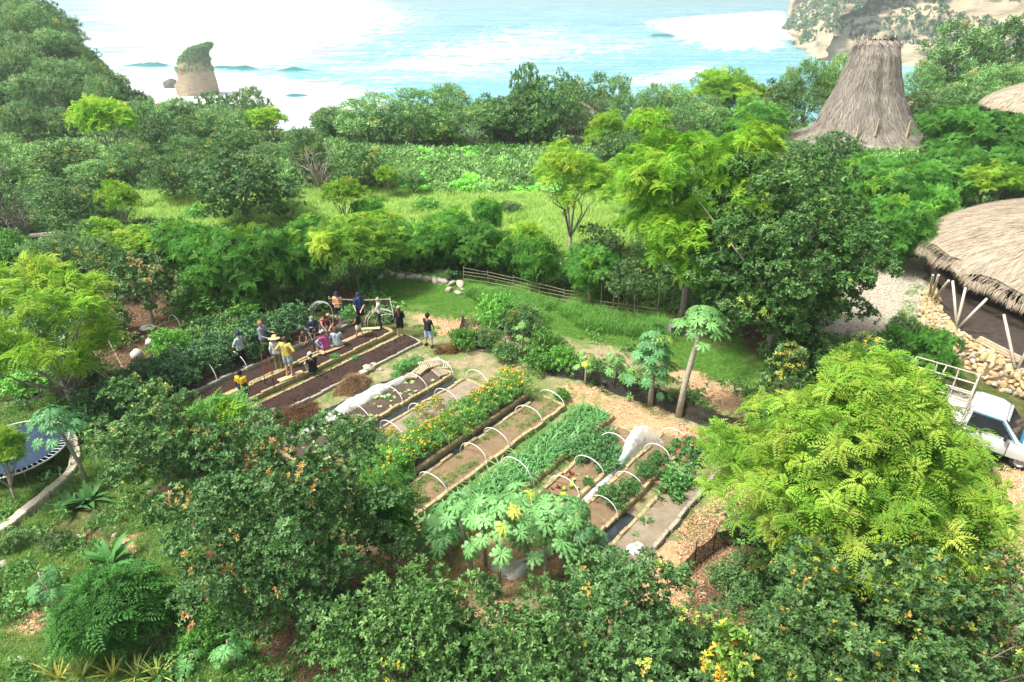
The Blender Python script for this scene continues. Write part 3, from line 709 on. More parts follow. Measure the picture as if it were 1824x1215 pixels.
hero('h2', 102, 1600, 1005, 1310, 580, 'broad', 49, 'dark glossy tree dotted with yellow and orange shoots below the big feathery tree', nl=60, push=0.84, rzf=0.48, new=0.1, newcols=[(0.3, 0.31, 0.045), (0.34, 0.25, 0.05), (0.24, 0.3, 0.045)], size=0.66, frac=(0.15, 0.25), vary=(0.5, 1.18), down=-0.2, fill=0.28, newmode='random')
hero('h20', 120, 905, 1075, 1290, 300, 'broad', 51, 'mid-green glossy tree at the bottom edge between two larger ones', nl=36, push=0.84, rzf=0.48, new=0.012, tint=(1.15, 1.15, 1.1), size=0.66, frac=(0.15, 0.25), vary=(0.5, 1.18), down=-0.2, fill=0.28)
hero('h3', 103, 720, 1050, 1280, 350, 'broad', 51, 'glossy mid-green tree at the bottom edge in front of the leaning papaya stems', nl=44, push=0.84, rzf=0.48, new=0.012, tint=(1.25, 1.25, 1.15), size=0.66, frac=(0.15, 0.25), vary=(0.5, 1.18), down=-0.2, fill=0.28)
hero('h4', 104, 1095, 1035, 1250, 370, 'broad', 51, 'dark green tree beside the old timber bed at the garden corner', nl=46, push=0.84, rzf=0.48, new=0.03, tint=(1.1, 1.1, 1.2), size=0.66, frac=(0.15, 0.25), vary=(0.5, 1.18), down=-0.2, fill=0.28)
hero('h5', 105, 505, 775, 1110, 430, 'broad', 49, 'large dark tree with orange and red shoots on its crown beside the seedling bed', nl=64, push=0.84, rzf=0.5, zmin=-0.8, new=0.06, newcols=[(0.36, 0.19, 0.07), (0.32, 0.23, 0.07), (0.22, 0.26, 0.06)], tint=(1.05, 1.1, 1.15), size=0.66, frac=(0.15, 0.25), vary=(0.5, 1.18), down=-0.2, fill=0.28)
hero('h6', 106, 280, 682, 890, 215, 'broad', 53, 'dark bushy tree between the trampoline and the dark soil beds', nl=44, push=0.84, rzf=0.5, zmin=-0.8, new=0.084, newcols=[(0.24, 0.3, 0.06), (0.34, 0.32, 0.08)], size=0.66, frac=(0.15, 0.25), vary=(0.5, 1.18), down=-0.2, fill=0.28)
hero('h7', 107, 92, 472, 735, 290, 'feather', 10, 'yellow-green feathery tree with bare pale limbs behind the trampoline', 'feathery_tree', 34, 0.46, -0.75, new=0.2, newcols=YN, frac=(0.13, 0.22), trunk_r=0.14, nb=14, fork=0.3, push=0.88, vary=(0.5, 1.12), down=-0.05, up=0.9)
hero('h8', 108, 1402, 282, 625, 380, 'broad', 23, 'huge dark round tree beside the pale gravel yard', nl=80, rzf=0.5, zmin=-0.92, new=0.04, frac=(0.16, 0.26), newcols=[(0.2, 0.28, 0.05), (0.25, 0.27, 0.06)], tint=(0.85, 0.95, 0.8), trunk_r=0.3, bark=M_BARK, nb=20, push=0.84, vary=(0.55, 1.12), down=-0.25, fill=0.2)
hero('h9', 109, 1236, 205, 565, 330, 'feather', 9, 'tall yellow-green feathery tree leaning against the huge dark tree', 'feathery_tree', 64, 0.48, -0.85, new=0.12, newcols=YN, frac=(0.14, 0.24), trunk_r=0.22, nb=14, push=0.82, vary=(0.5, 1.12), down=-0.05, up=0.9, tint=(1.0, 1.15, 1.0))
hero('h10', 110, 1295, 1128, 1330, 110, 'broad', 30, 'small bright yellow-green shoot of a tree at the bottom edge', nl=14, rzf=0.5, new=0.3, tint=(1.9, 1.7, 1.0), newcols=[(0.3, 0.28, 0.05), (0.36, 0.24, 0.06)])
hero('h11', 111, 1018, 248, 470, 165, 'feather', 7, 'slender yellow-green feathery tree standing before the bright meadow', 'feathery_tree', 20, 0.36, -0.2, new=0.15, newcols=YN, frac=(0.22, 0.36), trunk_r=0.13, vary=(0.5, 1.12), down=-0.05, up=0.9)
hero('h12', 112, 396, 708, 815, 130, 'feather', 16, 'light green fine-leaved young tree beside the person in yellow and navy', 'feathery_tree', 16, 0.42, -0.5, cols=[(0.11, 0.25, 0.05), (0.14, 0.29, 0.06), (0.17, 0.33, 0.08)], new=0.15, newcols=C_FEA, trunk_r=0.07, vary=(0.5, 1.12), down=-0.05, up=0.9)
hero('h13', 113, 690, 845, 1010, 110, 'feather', 16, 'light green fine-leaved tree at the end of the sparse seedling bed', 'feathery_tree', 14, 0.4, -0.6, cols=[(0.085, 0.21, 0.04), (0.11, 0.25, 0.05), (0.06, 0.16, 0.035)], new=0.1, newcols=C_FEA, trunk_r=0.06, vary=(0.5, 1.12), down=-0.05, up=0.9)
hero('h14', 114, 208, 1025, 1150, 170, 'feather', 20, 'bright green feathery shrub on the slope below the banana clump', 'feathery_shrub', 18, 0.5, -0.7, cols=[(0.09, 0.24, 0.05), (0.12, 0.28, 0.06), (0.07, 0.2, 0.045)], new=0.0, trunk_r=0.05, vary=(0.5, 1.12), down=-0.05, up=0.9)
hero('h15', 115, 632, 388, 518, 185, 'feather', 9, 'yellow-green feathery tree overhanging the black net beside the group of people', 'feathery_tree', 22, 0.42, -0.5, new=0.25, newcols=YN, cols=[(0.12, 0.25, 0.03), (0.17, 0.3, 0.035)], trunk_r=0.1, vary=(0.5, 1.12), down=-0.05, up=0.9)
hero('h16', 116, 430, 266, 398, 190, 'broad', 22, 'dark round tree alone in the bright meadow', nl=30, rzf=0.5, zmin=-0.8, new=0.02, tint=(0.95, 1.0, 1.05), frac=(0.22, 0.34))
hero('h17', 117, 258, 450, 580, 112, 'broad', 24, 'dark tree tipped with pale reddish shoots above the litter-strewn bed', nl=24, rzf=0.42, zmin=-0.6, new=0.16, newcols=[(0.22, 0.25, 0.08), (0.3, 0.22, 0.09)], trunk_r=0.09)
hero('h18', 118, 1395, 612, 735, 80, 'broad', 30, 'low bush with reddish-yellow tips beside the black barrel', 'bush', nl=16, rzf=0.5, zmin=-0.7, new=0.5, newcols=[(0.34, 0.3, 0.06), (0.26, 0.3, 0.05)], trunk_r=0.05)
hero('h19', 119, 1540, 610, 740, 165, 'broad', 28, 'low bush with yellow shoots at the edge of the pale gravel yard', 'bush', nl=20, rzf=0.5, zmin=-0.7, new=0.4, newcols=[(0.34, 0.32, 0.06), (0.26, 0.33, 0.05)], trunk_r=0.05)

# ================================================================== trees around the clearing
NAMED = [
 ('grey', 520, 330, 400, 60, 'small grey-green bush beside the lone meadow tree'),
 ('fgreen', 655, 352, 420, 55, 'bushy green sapling in the meadow behind the overhanging tree'),
 ('shrub', 350, 365, 392, 50, 'low shrub in the meadow left of the lone tree'),
 ('shrub', 760, 352, 378, 50, 'low shrub at the middle of the meadow'),
 ('shrub', 905, 356, 380, 46, 'low shrub in the meadow before the slender tree'),
 ('feather', 8, 765, 905, 110, 'thin yellow-green sapling hanging over the trampoline'),
 ('fgreen', 870, 352, 430, 55, 'dark upright shrub standing in the near meadow'),
 ('fgreen', 800, 372, 450, 70, 'green shrub against the meadow behind the fence start'),
 ('feather', 690, 375, 440, 80, 'yellow-green shrub at the meadow edge by the overhanging tree'),
 ('broad', 1075, 400, 500, 90, 'dark bush between the slender meadow tree and the tall feathery tree'),
 ('fgreen', 560, 385, 450, 80, 'green tree at the meadow edge above the hedge'),
 ('feather', 940, 395, 470, 60, 'light green sapling before the meadow beside the slender tree'),
 ('feather', 612, 318, 415, 90, 'small yellow-green tree at the near edge of the bright meadow'),
 ('broad', 308, 282, 362, 100, 'small spreading tree with bare forked stems in the meadow'),
 ('fgreen', 385, 412, 545, 130, 'green feathery hedge tree behind the vine-covered bed'),
 ('fgreen', 470, 402, 545, 140, 'green feathery hedge tree in the dark row behind the standing people'),
 ('fgreen', 545, 425, 535, 105, 'green feathery hedge tree beside the yellow-green overhanging tree'),
 ('fgreen', 770, 392, 480, 105, 'green hedge tree in front of the meadow where the bamboo fence begins'),
 ('fgreen', 850, 400, 492, 100, 'green hedge tree behind the bamboo fence, second along it'),
 ('fgreen', 905, 420, 500, 70, 'green hedge shrub behind the middle of the bamboo fence'),
 ('fgreen', 960, 425, 520, 80, 'green hedge shrub below the slender meadow tree'),
 ('fgreen', 1050, 440, 540, 90, 'low green hedge shrub at the far end of the bamboo fence'),
 ('fgreen', 700, 395, 470, 95, 'green hedge tree between the overhanging tree and the bamboo fence'),
 ('broad', 1125, 455, 560, 110, 'reddish-green shady tree under the tall feathery tree'),
 ('feather', 245, 408, 470, 115, 'yellow-green bush in the thicket at the meadow end'),
 ('feather', 305, 412, 475, 90, 'yellow-green bush just in front of the meadow corner'),
 ('feather', 185, 385, 455, 85, 'yellow-green bush nearest the dry dracaena tree'),
 ('feather', 218, 320, 415, 70, 'thin yellow-green sapling at the meadow corner'),
 ('broad', 130, 318, 410, 130, 'grey-green bushy tree beside the dry dracaena tree'),
 ('broad', 115, 248, 330, 125, 'dark round tree beside the orange disc'),
 ('feather', 195, 170, 318, 118, 'bright yellow-green tree below the wooded headland'),
 ('grey', 112, 190, 262, 70, 'pale green willowy tree beside the sun loungers'),
 ('broad', 288, 212, 292, 92, 'dark tree over the small thatched hut'),
 ('grey', 60, 130, 215, 120, 'dark wood-edge tree above the white-flowering shrub'),
 ('grey', 135, 405, 500, 110, 'grey-green tree behind the yellow feathery tree with bare limbs'),
 ('grey', 85, 425, 520, 90, 'grey-green bush behind the crown of the pale-limbed tree'),
 ('broad', 195, 425, 530, 100, 'dark bush filling the thicket above the leaf litter'),
 ('fgreen', 330, 395, 480, 90, 'dark green hedge tree in front of the lone meadow tree'),
 ('broad', 640, 250, 345, 110, 'pale-tipped round tree beside the dead grey tree'),
 ('feather', 690, 295, 358, 45, 'small yellow-green tree on the far edge of the meadow'),
 ('grey', 735, 300, 352, 50, 'small dark tree on the far edge of the meadow'),
 ('grey', 545, 225, 330, 75, 'olive-brown tree beside the dead grey tree'),
 ('grey', 470, 255, 300, 70, 'grey-green tree below the bare frangipani'),
 ('feather', 475, 190, 270, 85, 'olive-green tree behind the bare frangipani'),
 ('feather', 1080, 195, 300, 85, 'pale olive tree before the round thatched hut'),
 ('feather', 1290, 118, 235, 165, 'light green spreading tree on the skyline of the wood'),
 ('feather', 1470, 135, 225, 70, 'yellow-green tree against the foot of the thatched tower'),
 ('feather', 1755, 288, 400, 115, 'yellow-green feathery tree behind the thatched pavilion'),
 ('grey', 1720, 35, 190, 190, 'large green tree on the rise beside the thatched tower'),
 ('grey', 1800, 25, 175, 150, 'large green tree at the picture corner above the far thatched roof'),
 ('fgreen', 1700, 192, 300, 130, 'green tree right of the thatched tower skirt'),
 ('fgreen', 1790, 205, 300, 110, 'green tree below the far thatched roof'),
 ('fgreen', 1620, 285, 390, 160, 'green feathery tree below the tower skirt'),
 ('fgreen', 1700, 262, 380, 120, 'green feathery tree between tower and pavilion'),
 ('fgreen', 1560, 300, 430, 130, 'green tree behind the huge dark tree'),
 ('fgreen', 1600, 350, 480, 120, 'green tree over the far end of the gravel yard'),
 ('broad', 1480, 235, 330, 130, 'dark tree hiding the foot of the thatched tower'),
 ('broad', 1410, 262, 335, 110, 'dark tree hiding the low thatched roof'),
 ('fgreen', 1655, 590, 690, 90, 'bright green feathery shrub at the foot of the stone wall'),
 ('fgreen', 1800, 262, 360, 110, 'green feathery tree over the pavilion roof'),
]
for (k, px, tp, bs, w, lab) in NAMED: tree_px(k, px, tp, bs, w, lab)

# wood along the cliff edge: each tree a thing of its own, shaped by the place it takes on the skyline
EDGE = [('grey', 265, 182, 265, 70), ('grey', 322, 172, 262, 100), ('broad', 385, 165, 255, 110), ('grey', 450, 152, 250, 90), ('grey', 420, 195, 275, 80), ('broad', 350, 205, 280, 90), ('broad', 440, 225, 290, 90),
 ('grey', 590, 188, 262, 80), ('grey', 655, 168, 270, 150), ('grey', 755, 152, 270, 120), ('grey', 800, 150, 262, 90), ('grey', 840, 178, 282, 130), 
 ('broad', 940, 112, 270, 75), ('broad', 975, 138, 275, 110), ('broad', 1010, 122, 255, 75), ('broad', 1045, 140, 245, 80), 
 ('grey', 1090, 128, 235, 80), ('grey', 1120, 165, 260, 90), ('broad', 1070, 165, 240, 80), ('grey', 1160, 150, 255, 90), ('grey', 1200, 152, 255, 90), ('broad', 1160, 200, 290, 90), ('feather', 1140, 195, 290, 70), ('grey', 1215, 185, 280, 100), ('broad', 1345, 140, 240, 100), ('grey', 1260, 185, 280, 100),
 ('broad', 1390, 140, 235, 90), ('grey', 1440, 102, 215, 80), ('grey', 1490, 95, 205, 80), ('broad', 1365, 178, 265, 100), ('fgreen', 1340, 180, 285, 120), ('grey', 1400, 120, 225, 60),
 ('grey', 1640, 108, 215, 80), ('grey', 1660, 165, 250, 90), ('grey', 1690, 150, 240, 90), ('grey', 1760, 110, 230, 130), ('grey', 1815, 110, 215, 80), ('fgreen', 1745, 190, 270, 100), ('fgreen', 1690, 235, 300, 80), ('grey', 1690, 90, 190, 90),
 ('broad', 890, 165, 270, 90), ('broad', 955, 185, 275, 90), ('grey', 720, 205, 275, 90), ('grey', 780, 195, 275, 90), ('grey', 560, 250, 330, 60), ('grey', 230, 250, 330, 90), ('grey', 330, 240, 310, 80), ('grey', 170, 285, 340, 80), ('broad', 400, 240, 300, 80), ('broad', 1100, 230, 310, 90), ('grey', 0, 255, 335, 60), ('shrub', 30, 290, 325, 60), ('grey', 245, 190, 270, 60), ('fgreen', 1540, 275, 360, 100), ('fgreen', 1650, 330, 440, 90)]
EDGE.sort(key=lambda e: e[1])
for i, (k, px, tp, bs, w) in enumerate(EDGE):
    q_ = tint_rs.uniform(1.0, 1.45); tr = tree_px(k, px, tp, bs, w, tint=(q_, q_, q_ * .95), label='%s tree from the west in the wood along the cliff edge' % ordinal(i), group='trees of the wood along the cliff edge')
# gaps behind: lower trees down the slope
rs = np.random.RandomState(9); SK = np.array([(0, 175), (240, 182), (300, 190), (380, 185), (450, 185), (490, 205), (530, 222), (560, 205), (660, 192), (700, 205), (740, 180), (800, 185), (860, 175), (930, 150), (1010, 150), (1090, 155), (1170, 170), (1230, 150), (1290, 140), (1360, 150), (1420, 130), (1490, 120), (1824, 100)])
spots = []
while len(spots) < 60:
    px = rs.uniform(-40, 1860); Yd = rs.uniform(78, 118); q = AT(px, 200, Yd); gz_ = H(q.x, Yd); h = rs.uniform(4, 6.5)
    ztop = AT(px, np.interp(px, SK[:, 0], SK[:, 1]), Yd).z
    if ztop - gz_ < 2.2: continue
    h = min(h, ztop - gz_)
    if all((q.x - s[0]) ** 2 + (Yd - s[1]) ** 2 > 16 for s in spots): spots.append((q.x, Yd, gz_, h))
spots.sort(key=lambda s: s[0])
for i, (x, y, z, h) in enumerate(spots):
    put_tree('grey' if i % 3 else 'broad', (x, y, z), rs.uniform(2.4, 3.4), h, rs.uniform(0, 6.28), (rs.uniform(0.8, 1.15),) * 3, 'scrub_tree', 'low tree on the seaward slope, %s from the west' % ordinal(i), 'tree', 'low trees on the seaward slope')
# wooded headland
spots = []
tries = 0
while len(spots) < 210 and tries < 20000:
    tries += 1; x = rs.uniform(-150, -55); y = rs.uniform(96, 176)
    if -x - .545 * y > -3 and x > -0.80 * y - 8 and all((x - s[0]) ** 2 + (y - s[1]) ** 2 > 13 for s in spots): spots.append((x, y))
spots.sort()
for i, (x, y) in enumerate(spots):
    put_tree('grey' if rs.uniform() < 0.75 else 'broad', (x, y, H(x, y) - 1.2), rs.uniform(2.6, 3.9), rs.uniform(5.0, 9.0), rs.uniform(0, 6.28), (rs.uniform(0.8, 1.35),) * 3, 'headland_tree', '%s tree from the west on the wooded headland beside the sea stack' % ordinal(i), 'tree', 'trees of the wooded headland')
# low shrubs on the open slope beyond the meadow
spots = []
SL = P((640, 285), (760, 268), (860, 262), (960, 255), (1060, 300), (1000, 345), (760, 345), (690, 330))
bx = [min(p[0] for p in SL), max(p[0] for p in SL), min(p[1] for p in SL), max(p[1] for p in SL)]
while len(spots) < 110:
    x = rs.uniform(bx[0], bx[1]); y = rs.uniform(bx[2], bx[3])
    if in_poly(np.array([x]), np.array([y]), SL)[0] and all((x - s[0]) ** 2 + (y - s[1]) ** 2 > 1.6 for s in spots): spots.append((x, y))
spots.sort()
for i, (x, y) in enumerate(spots):
    t = rs.uniform(1.5, 2.4); put_tree('shrub', (x, y, H(x, y)), rs.uniform(0.9, 1.9), rs.uniform(0.7, 1.6), rs.uniform(0, 6.28), (t, t, t * 0.9), 'shrub', 'shrub on the open slope beyond the meadow, %s from the west' % ordinal(i), 'shrub', 'shrubs on the open slope beyond the meadow')
# low scrub round the clearing
SHR = [(20, 980, 60, 40), (110, 985, 50, 36), (330, 1100, 70, 60), (360, 1160, 60, 60), (400, 1120, 70, 60), (650, 500, 40, 26), (790, 500, 30, 20), (560, 540, 60, 40), (500, 555, 60, 40), (430, 560, 80, 45), (360, 560, 110, 50), (885, 580, 70, 60), (930, 600, 80, 62), (975, 645, 70, 62), (1000, 665, 50, 52), (870, 620, 50, 42), (830, 625, 50, 42), 
       (640, 800, 100, 60), (700, 860, 80, 60), (1000, 720, 30, 24), (960, 660, 60, 40), (905, 645, 50, 40), (1590, 625, 60, 45), (1610, 600, 50, 40), (310, 640, 70, 60), (190, 610, 90, 66), (230, 700, 60, 45), (150, 680, 80, 60), (60, 700, 90, 50), (20, 470, 80, 60), (90, 490, 90, 60), (300, 450, 100, 60), (1440, 940, 100, 80), (1300, 1060, 90, 70)]
SHR.sort()
for i, (px, bs, w, hh) in enumerate(SHR):
    b = ground(px, bs); dep = b.y / ray(px, bs)[1]
    put_tree('shrub', b, w / 2 * dep / FPX, hh * dep / FPX, rs.uniform(0, 6.28), (rs.uniform(0.6, 1.05),) * 3, 'shrub', 'low leafy shrub at the garden edge, %s from the west' % ordinal(i), 'shrub', 'low shrubs round the garden')

# ================================================================== papaya trees: lobed umbrella leaves on long stalks
def papaya_leaf(rs, Rr=0.36):
    V = [(0, 0, 0)]; F = []; C = [0.9]
    angs = np.linspace(-150, 150, 9)
    for k, a in enumerate(angs):
        a = R(a + rs.uniform(-6, 6)); L = Rr * (1.05 - 0.35 * abs(a) / 2.6) * rs.uniform(0.9, 1.1); d = np.array([math.cos(a), math.sin(a)]); n = np.array([-d[1], d[0]])
        prof = [(0.12, 0.05), (0.4, 0.085), (0.55, 0.2), (0.62, 0.085), (0.76, 0.16), (0.84, 0.05), (1.0, 0.0)]
        b0 = len(V)
        for (t, w) in prof:
            z = 0.10 * L * math.sin(t * 2.2) - 0.30 * L * t * t
            for s in (0, 1, -1):
                q = d * L * (t + (0.07 if s and w > 0.12 else 0)) + n * s * w * Rr * 0.95
                V.append((q[0], q[1], z + (0.012 if s == 0 else 0))); C.append(1.5 if s == 0 else 0.95)
        for i in range(len(prof) - 1):
            q = b0 + 3 * i
            F += [(q, q + 1, q + 4), (q, q + 4, q + 3), (q, q + 3, q + 5), (q, q + 5, q + 2)]
        F += [(0, b0 + 1, b0), (0, b0, b0 + 2)]
    return np.array(V), np.array(F), np.array(C)
def papaya(seed, h, nleaf, spread, base=0.09, lean=(0, 0), full=False, lsize=1.0):
    """stem, stalks and leaves of a papaya tree"""
    rs = np.random.RandomState(seed); tv = [papaya_leaf(rs) for _ in range(3)]
    mb = MB(); top = Vector((lean[0], lean[1], h))
    mb.tube([(0, 0, -0.2), (lean[0] * 0.2, lean[1] * 0.2, h * 0.35), (lean[0] * 0.6, lean[1] * 0.6, h * 0.7), top], [base * 1.25, base, base * 0.85, base * 0.6], 9)
    ms = MB(); Vs, Fs, Cs, off = [], [], [], 0
    for i in range(nleaf):
        az = i * 2.4 + rs.uniform(-0.3, 0.3); t = i / max(nleaf - 1, 1); el = R(75 - 85 * t + rs.uniform(-12, 12)) if not full else R(rs.uniform(-35, 70)); L = spread * rs.uniform(0.7, 1.1) * (0.6 + 0.5 * t)
        s = top - Vector((0, 0, (0.6 * h if full else 0.35) * t)); d = Vector((math.cos(az) * math.cos(el), math.sin(az) * math.cos(el), math.sin(el)))
        e = s + d * L + Vector((0, 0, -0.12 * L)); mid = s + d * L * 0.5 + Vector((0, 0, 0.06 * L))
        ms.tube([s, mid, e], [0.014, 0.011, 0.008], 4, False)
        v, f, c = tv[rs.randint(3)]; sz = lsize * rs.uniform(0.75, 1.2)
        q = v * sz @ roty(R(rs.uniform(15, 55))).T @ rotx(rs.uniform(-.3, .3)).T @ rotz(az + rs.uniform(-.3, .3)).T + np.array(e)
        g = np.array((0.075, 0.165, 0.055)) * rs.uniform(0.8, 1.25)
        if rs.uniform() < 0.04: g = np.array((0.2, 0.22, 0.04))
        Vs.append(q); Fs.append(f + off); Cs.append(c[:, None] * g[None]); off += len(q)
    return mb.mesh('trunk', M_PTRUNK, True), ms.mesh('leaf_stalks', M_STALK, True), np_mesh('crown', np.concatenate(Vs), np.concatenate(Fs), np.concatenate(Cs), False, M_LEAF)
M_PTRUNK = pm('papaya_bark', (0.45, 0.41, 0.34), (0.26, 0.23, 0.18), 7, 0.9, 0.4, stretch=(1, 1, 2.5))
M_STALK = pm('leaf_stalk_green', (0.22, 0.28, 0.12), (0.14, 0.19, 0.07), 6, 0.6, 0.1)
def put_papaya(px, base, top, nleaf, spread, label, seed, lean=(0, 0), full=False, stem=0.09, lsize=1.0, tint=(1, 1, 1)):
    b = ground(px, base); h = max(0.5, AT(px, top, b.y).z - b.z)
    t, s, c = papaya(seed, h, nleaf, spread, stem, lean, full, lsize)
    o = thing('papaya_tree', label, 'papaya tree', b)
    obj('trunk', t, o); obj('leaf_stalks', s, o); cc = obj('crown', c, o); cc.color = (*tint, 1); return o
put_papaya(1208, 742, 575, 40, 1.0, 'tall papaya tree with a pale leaning trunk beside the black net', 1, (0.55, 0.2), False, 0.13, 1.1, (1.05, 1.1, 0.9))
put_papaya(1158, 724, 600, 80, 1.0, 'bushy papaya tree with dense blue-green leaves beside the black net', 2, (-0.1, 0), True, 0.11, 1.0, (0.75, 0.95, 1.0))
put_papaya(1094, 700, 628, 14, 0.55, 'young papaya tree before the black net', 3, (0, 0), True, 0.06, 0.9, (1.1, 1.15, 0.9))
put_papaya(1042, 690, 630, 12, 0.5, 'small papaya tree at the black net, paler than its neighbour', 4, (0, 0), True, 0.05, 0.8, (1.2, 1.25, 0.9))
put_papaya(930, 632, 570, 8, 0.45, 'thin papaya sapling beside the dirt path', 5, (0, 0), True, 0.04, 0.75, (1.3, 1.3, 0.9))
put_papaya(888, 1068, 925, 26, 1.0, 'papaya tree with a straight stem at the near garden corner', 6, (0.0, 0.1), False, 0.09, 1.15, (1.25, 1.3, 1.2))
put_papaya(845, 1045, 925, 22, 0.95, 'papaya tree with a slanting bowed stem at the near garden corner', 7, (-0.45, 0.3), False, 0.06, 1.1, (1.2, 1.25, 1.2))
put_papaya(1000, 1030, 925, 28, 1.05, 'papaya tree with broad pale-veined leaves over the seedling bed', 8, (0.0, 0.2), False, 0.08, 1.2, (1.3, 1.35, 1.25))
put_papaya(940, 1025, 915, 26, 1.0, 'papaya tree whose crown overlaps the leafy crop bed', 9, (-0.2, 0.4), False, 0.08, 1.15, (1.25, 1.3, 1.2))
put_papaya(805, 1010, 930, 20, 0.9, 'papaya tree on the crop-bed side of the near corner', 10, (-0.1, 0.2), False, 0.06, 1.0, (1.0, 1.1, 1.05))
put_papaya(1030, 1065, 965, 18, 0.8, 'shaded low papaya tree beside the orange flowers', 14, (0.1, 0.2), False, 0.06, 1.0, (0.8, 0.95, 1.0))
put_papaya(865, 1010, 920, 22, 1.0, 'papaya tree in the middle of the cluster over the crop bed', 21, (0, 0.2), False, 0.06, 1.15, (1.2, 1.25, 1.15))
put_papaya(970, 1050, 945, 20, 0.95, 'papaya tree with low leaves before the seedling bed', 22, (0, 0.1), False, 0.06, 1.1, (1.15, 1.2, 1.1))
put_papaya(742, 1022, 970, 9, 0.5, 'slim papaya sapling on the orange mulch', 11, (0.1, 0), False, 0.035, 0.85, (0.95, 1.1, 1.1))
put_papaya(158, 862, 750, 34, 0.95, 'papaya tree with a leaning stem beside the trampoline', 12, (-0.5, 0.1), False, 0.07, 1.0, (0.7, 0.9, 0.9))
put_papaya(100, 1090, 1020, 12, 0.5, 'small drooping papaya on the grassy slope', 13, (0, 0), True, 0.05, 0.85, (0.7, 0.85, 0.85))
put_papaya(395, 800, 755, 10, 0.45, 'small papaya under the light green young tree', 15, (0, 0), True, 0.05, 0.8, (0.9, 1.05, 1.05))
put_papaya(420, 1195, 1140, 10, 0.45, 'small papaya at the foot of the orange-tipped tree', 16, (0, 0), True, 0.05, 0.8, (0.9, 1.1, 1.0))
put_papaya(350, 1200, 1165, 8, 0.4, 'low papaya seedling at the bottom edge among stones', 17, (0, 0), True, 0.04, 0.8, (1.0, 1.2, 1.0))
# ================================================================== raised beds
def soil_mat(name, c1, c2, c3, ridges=False):
    global nt, OC
    m, nt_, out = new_mat(name); nt = nt_
    tc = N(nt, 'ShaderNodeTexCoord'); OC = tc.outputs['Object']
    a = noise(2.5, 6, 0.7); b2 = noise(22, 6, 0.75)
    cc = ramp(nt, mmath('ADD', mmath('MULTIPLY', a, 0.4), mmath('MULTIPLY', b2, 0.6)), [(0.3, c3), (0.5, c2), (0.72, c1)]).outputs[0]
    p = N(nt, 'ShaderNodeBsdfPrincipled'); p.inputs['Roughness'].default_value = 0.95; p.inputs['Specular IOR Level'].default_value = 0.15
    nt.links.new(cc, p.inputs['Base Color'])
    bb = N(nt, 'ShaderNodeBump'); bb.inputs['Strength'].default_value = 1.0; bb.inputs['Distance'].default_value = 0.04
    nt.links.new(mmath('ADD', b2, mmath('MULTIPLY', a, 0.7)), bb.inputs['Height']); nt.links.new(bb.outputs[0], p.inputs['Normal']); nt.links.new(p.outputs[0], out.inputs[0])
    return m
M_SOIL = soil_mat('soil_dark', (0.085, 0.055, 0.042), (0.046, 0.028, 0.022), (0.022, 0.014, 0.011))
M_SOIL2 = soil_mat('soil_grey', (0.16, 0.125, 0.095), (0.092, 0.07, 0.054), (0.05, 0.037, 0.028))
M_SOIL3 = soil_mat('soil_tan', (0.34, 0.25, 0.15), (0.22, 0.155, 0.09), (0.11, 0.075, 0.045))
M_SOIL4 = soil_mat('soil_pale', (0.4, 0.34, 0.25), (0.27, 0.22, 0.155), (0.15, 0.12, 0.085))
def block_mesh(name, seed, m):
    bm = bmesh.new(); bmesh.ops.create_cube(bm, size=1.0); rs = np.random.RandomState(seed)
    for v in bm.verts: v.co = Vector([c * (1 + rs.uniform(-0.09, 0.09)) for c in v.co])
    bmesh.ops.bevel(bm, geom=list(bm.edges), offset=0.09, segments=1, affect='EDGES')
    me = bpy.data.meshes.new(name); bm.to_mesh(me); bm.free(); me.materials.append(m); return me
BLK = {k: [block_mesh('edging_block', i + s, m) for i in range(5)] for k, m, s in (('wood', M_LOG, 0), ('stone', M_LOGG, 20))}
brs = random.Random(3)
def soil_mesh(a0, a1, p0, p1, z, m, amp=0.05, ridge=0.0, mound=0.04, seed=0):
    na = int((a1 - a0) / 0.11) + 2; np_ = int((p1 - p0) / 0.11) + 2
    A, Pp = np.meshgrid(np.linspace(a0, a1, na), np.linspace(p0, p1, np_))
    zz = z + amp * (vnoise(A, Pp, 0.22, seed) - 0.5) + amp * (vnoise(A, Pp, 0.7, seed + 1) - 0.5) + mound * np.sin(np.pi * (Pp - p0) / (p1 - p0))
    if ridge: zz = zz + ridge * np.sin(A * 2 * math.pi / 0.24)
    c, s = math.cos(BA), math.sin(BA); X = A * c - Pp * s; Y = A * s + Pp * c
    idx = np.arange(A.size).reshape(A.shape)
    F = np.stack([idx[:-1, :-1].ravel(), idx[:-1, 1:].ravel(), idx[1:, 1:].ravel(), idx[1:, :-1].ravel()], 1)
    return np_mesh('soil', np.stack([X.ravel(), Y.ravel(), zz.ravel()], 1), F, smooth=True, m=m)
def edge_run(parent, pa, pb, style, h=0.2, th=0.15, ln=(0.45, 0.8), miss=0.02):
    d = pb - pa; L = d.length; d.normalize(); t = 0.0; rz = math.atan2(d.y, d.x)
    while t < L - 0.1:
        l = min(brs.uniform(*ln), L - t)
        if brs.random() > miss:
            c = pa + d * (t + l / 2); hh = h * brs.uniform(0.85, 1.15)
            off = Vector((-d.y, d.x, 0)) * brs.uniform(-0.025, 0.025)
            obj('edging_block', brs.choice(BLK[style]), parent, None, (c.x + off.x, c.y + off.y, hh / 2 - 0.02), (brs.uniform(-.04, .04), brs.uniform(-.03, .03), rz + brs.uniform(-.04, .04)), (l - 0.015, th * brs.uniform(0.85, 1.1), hh + 0.04))
        t += l
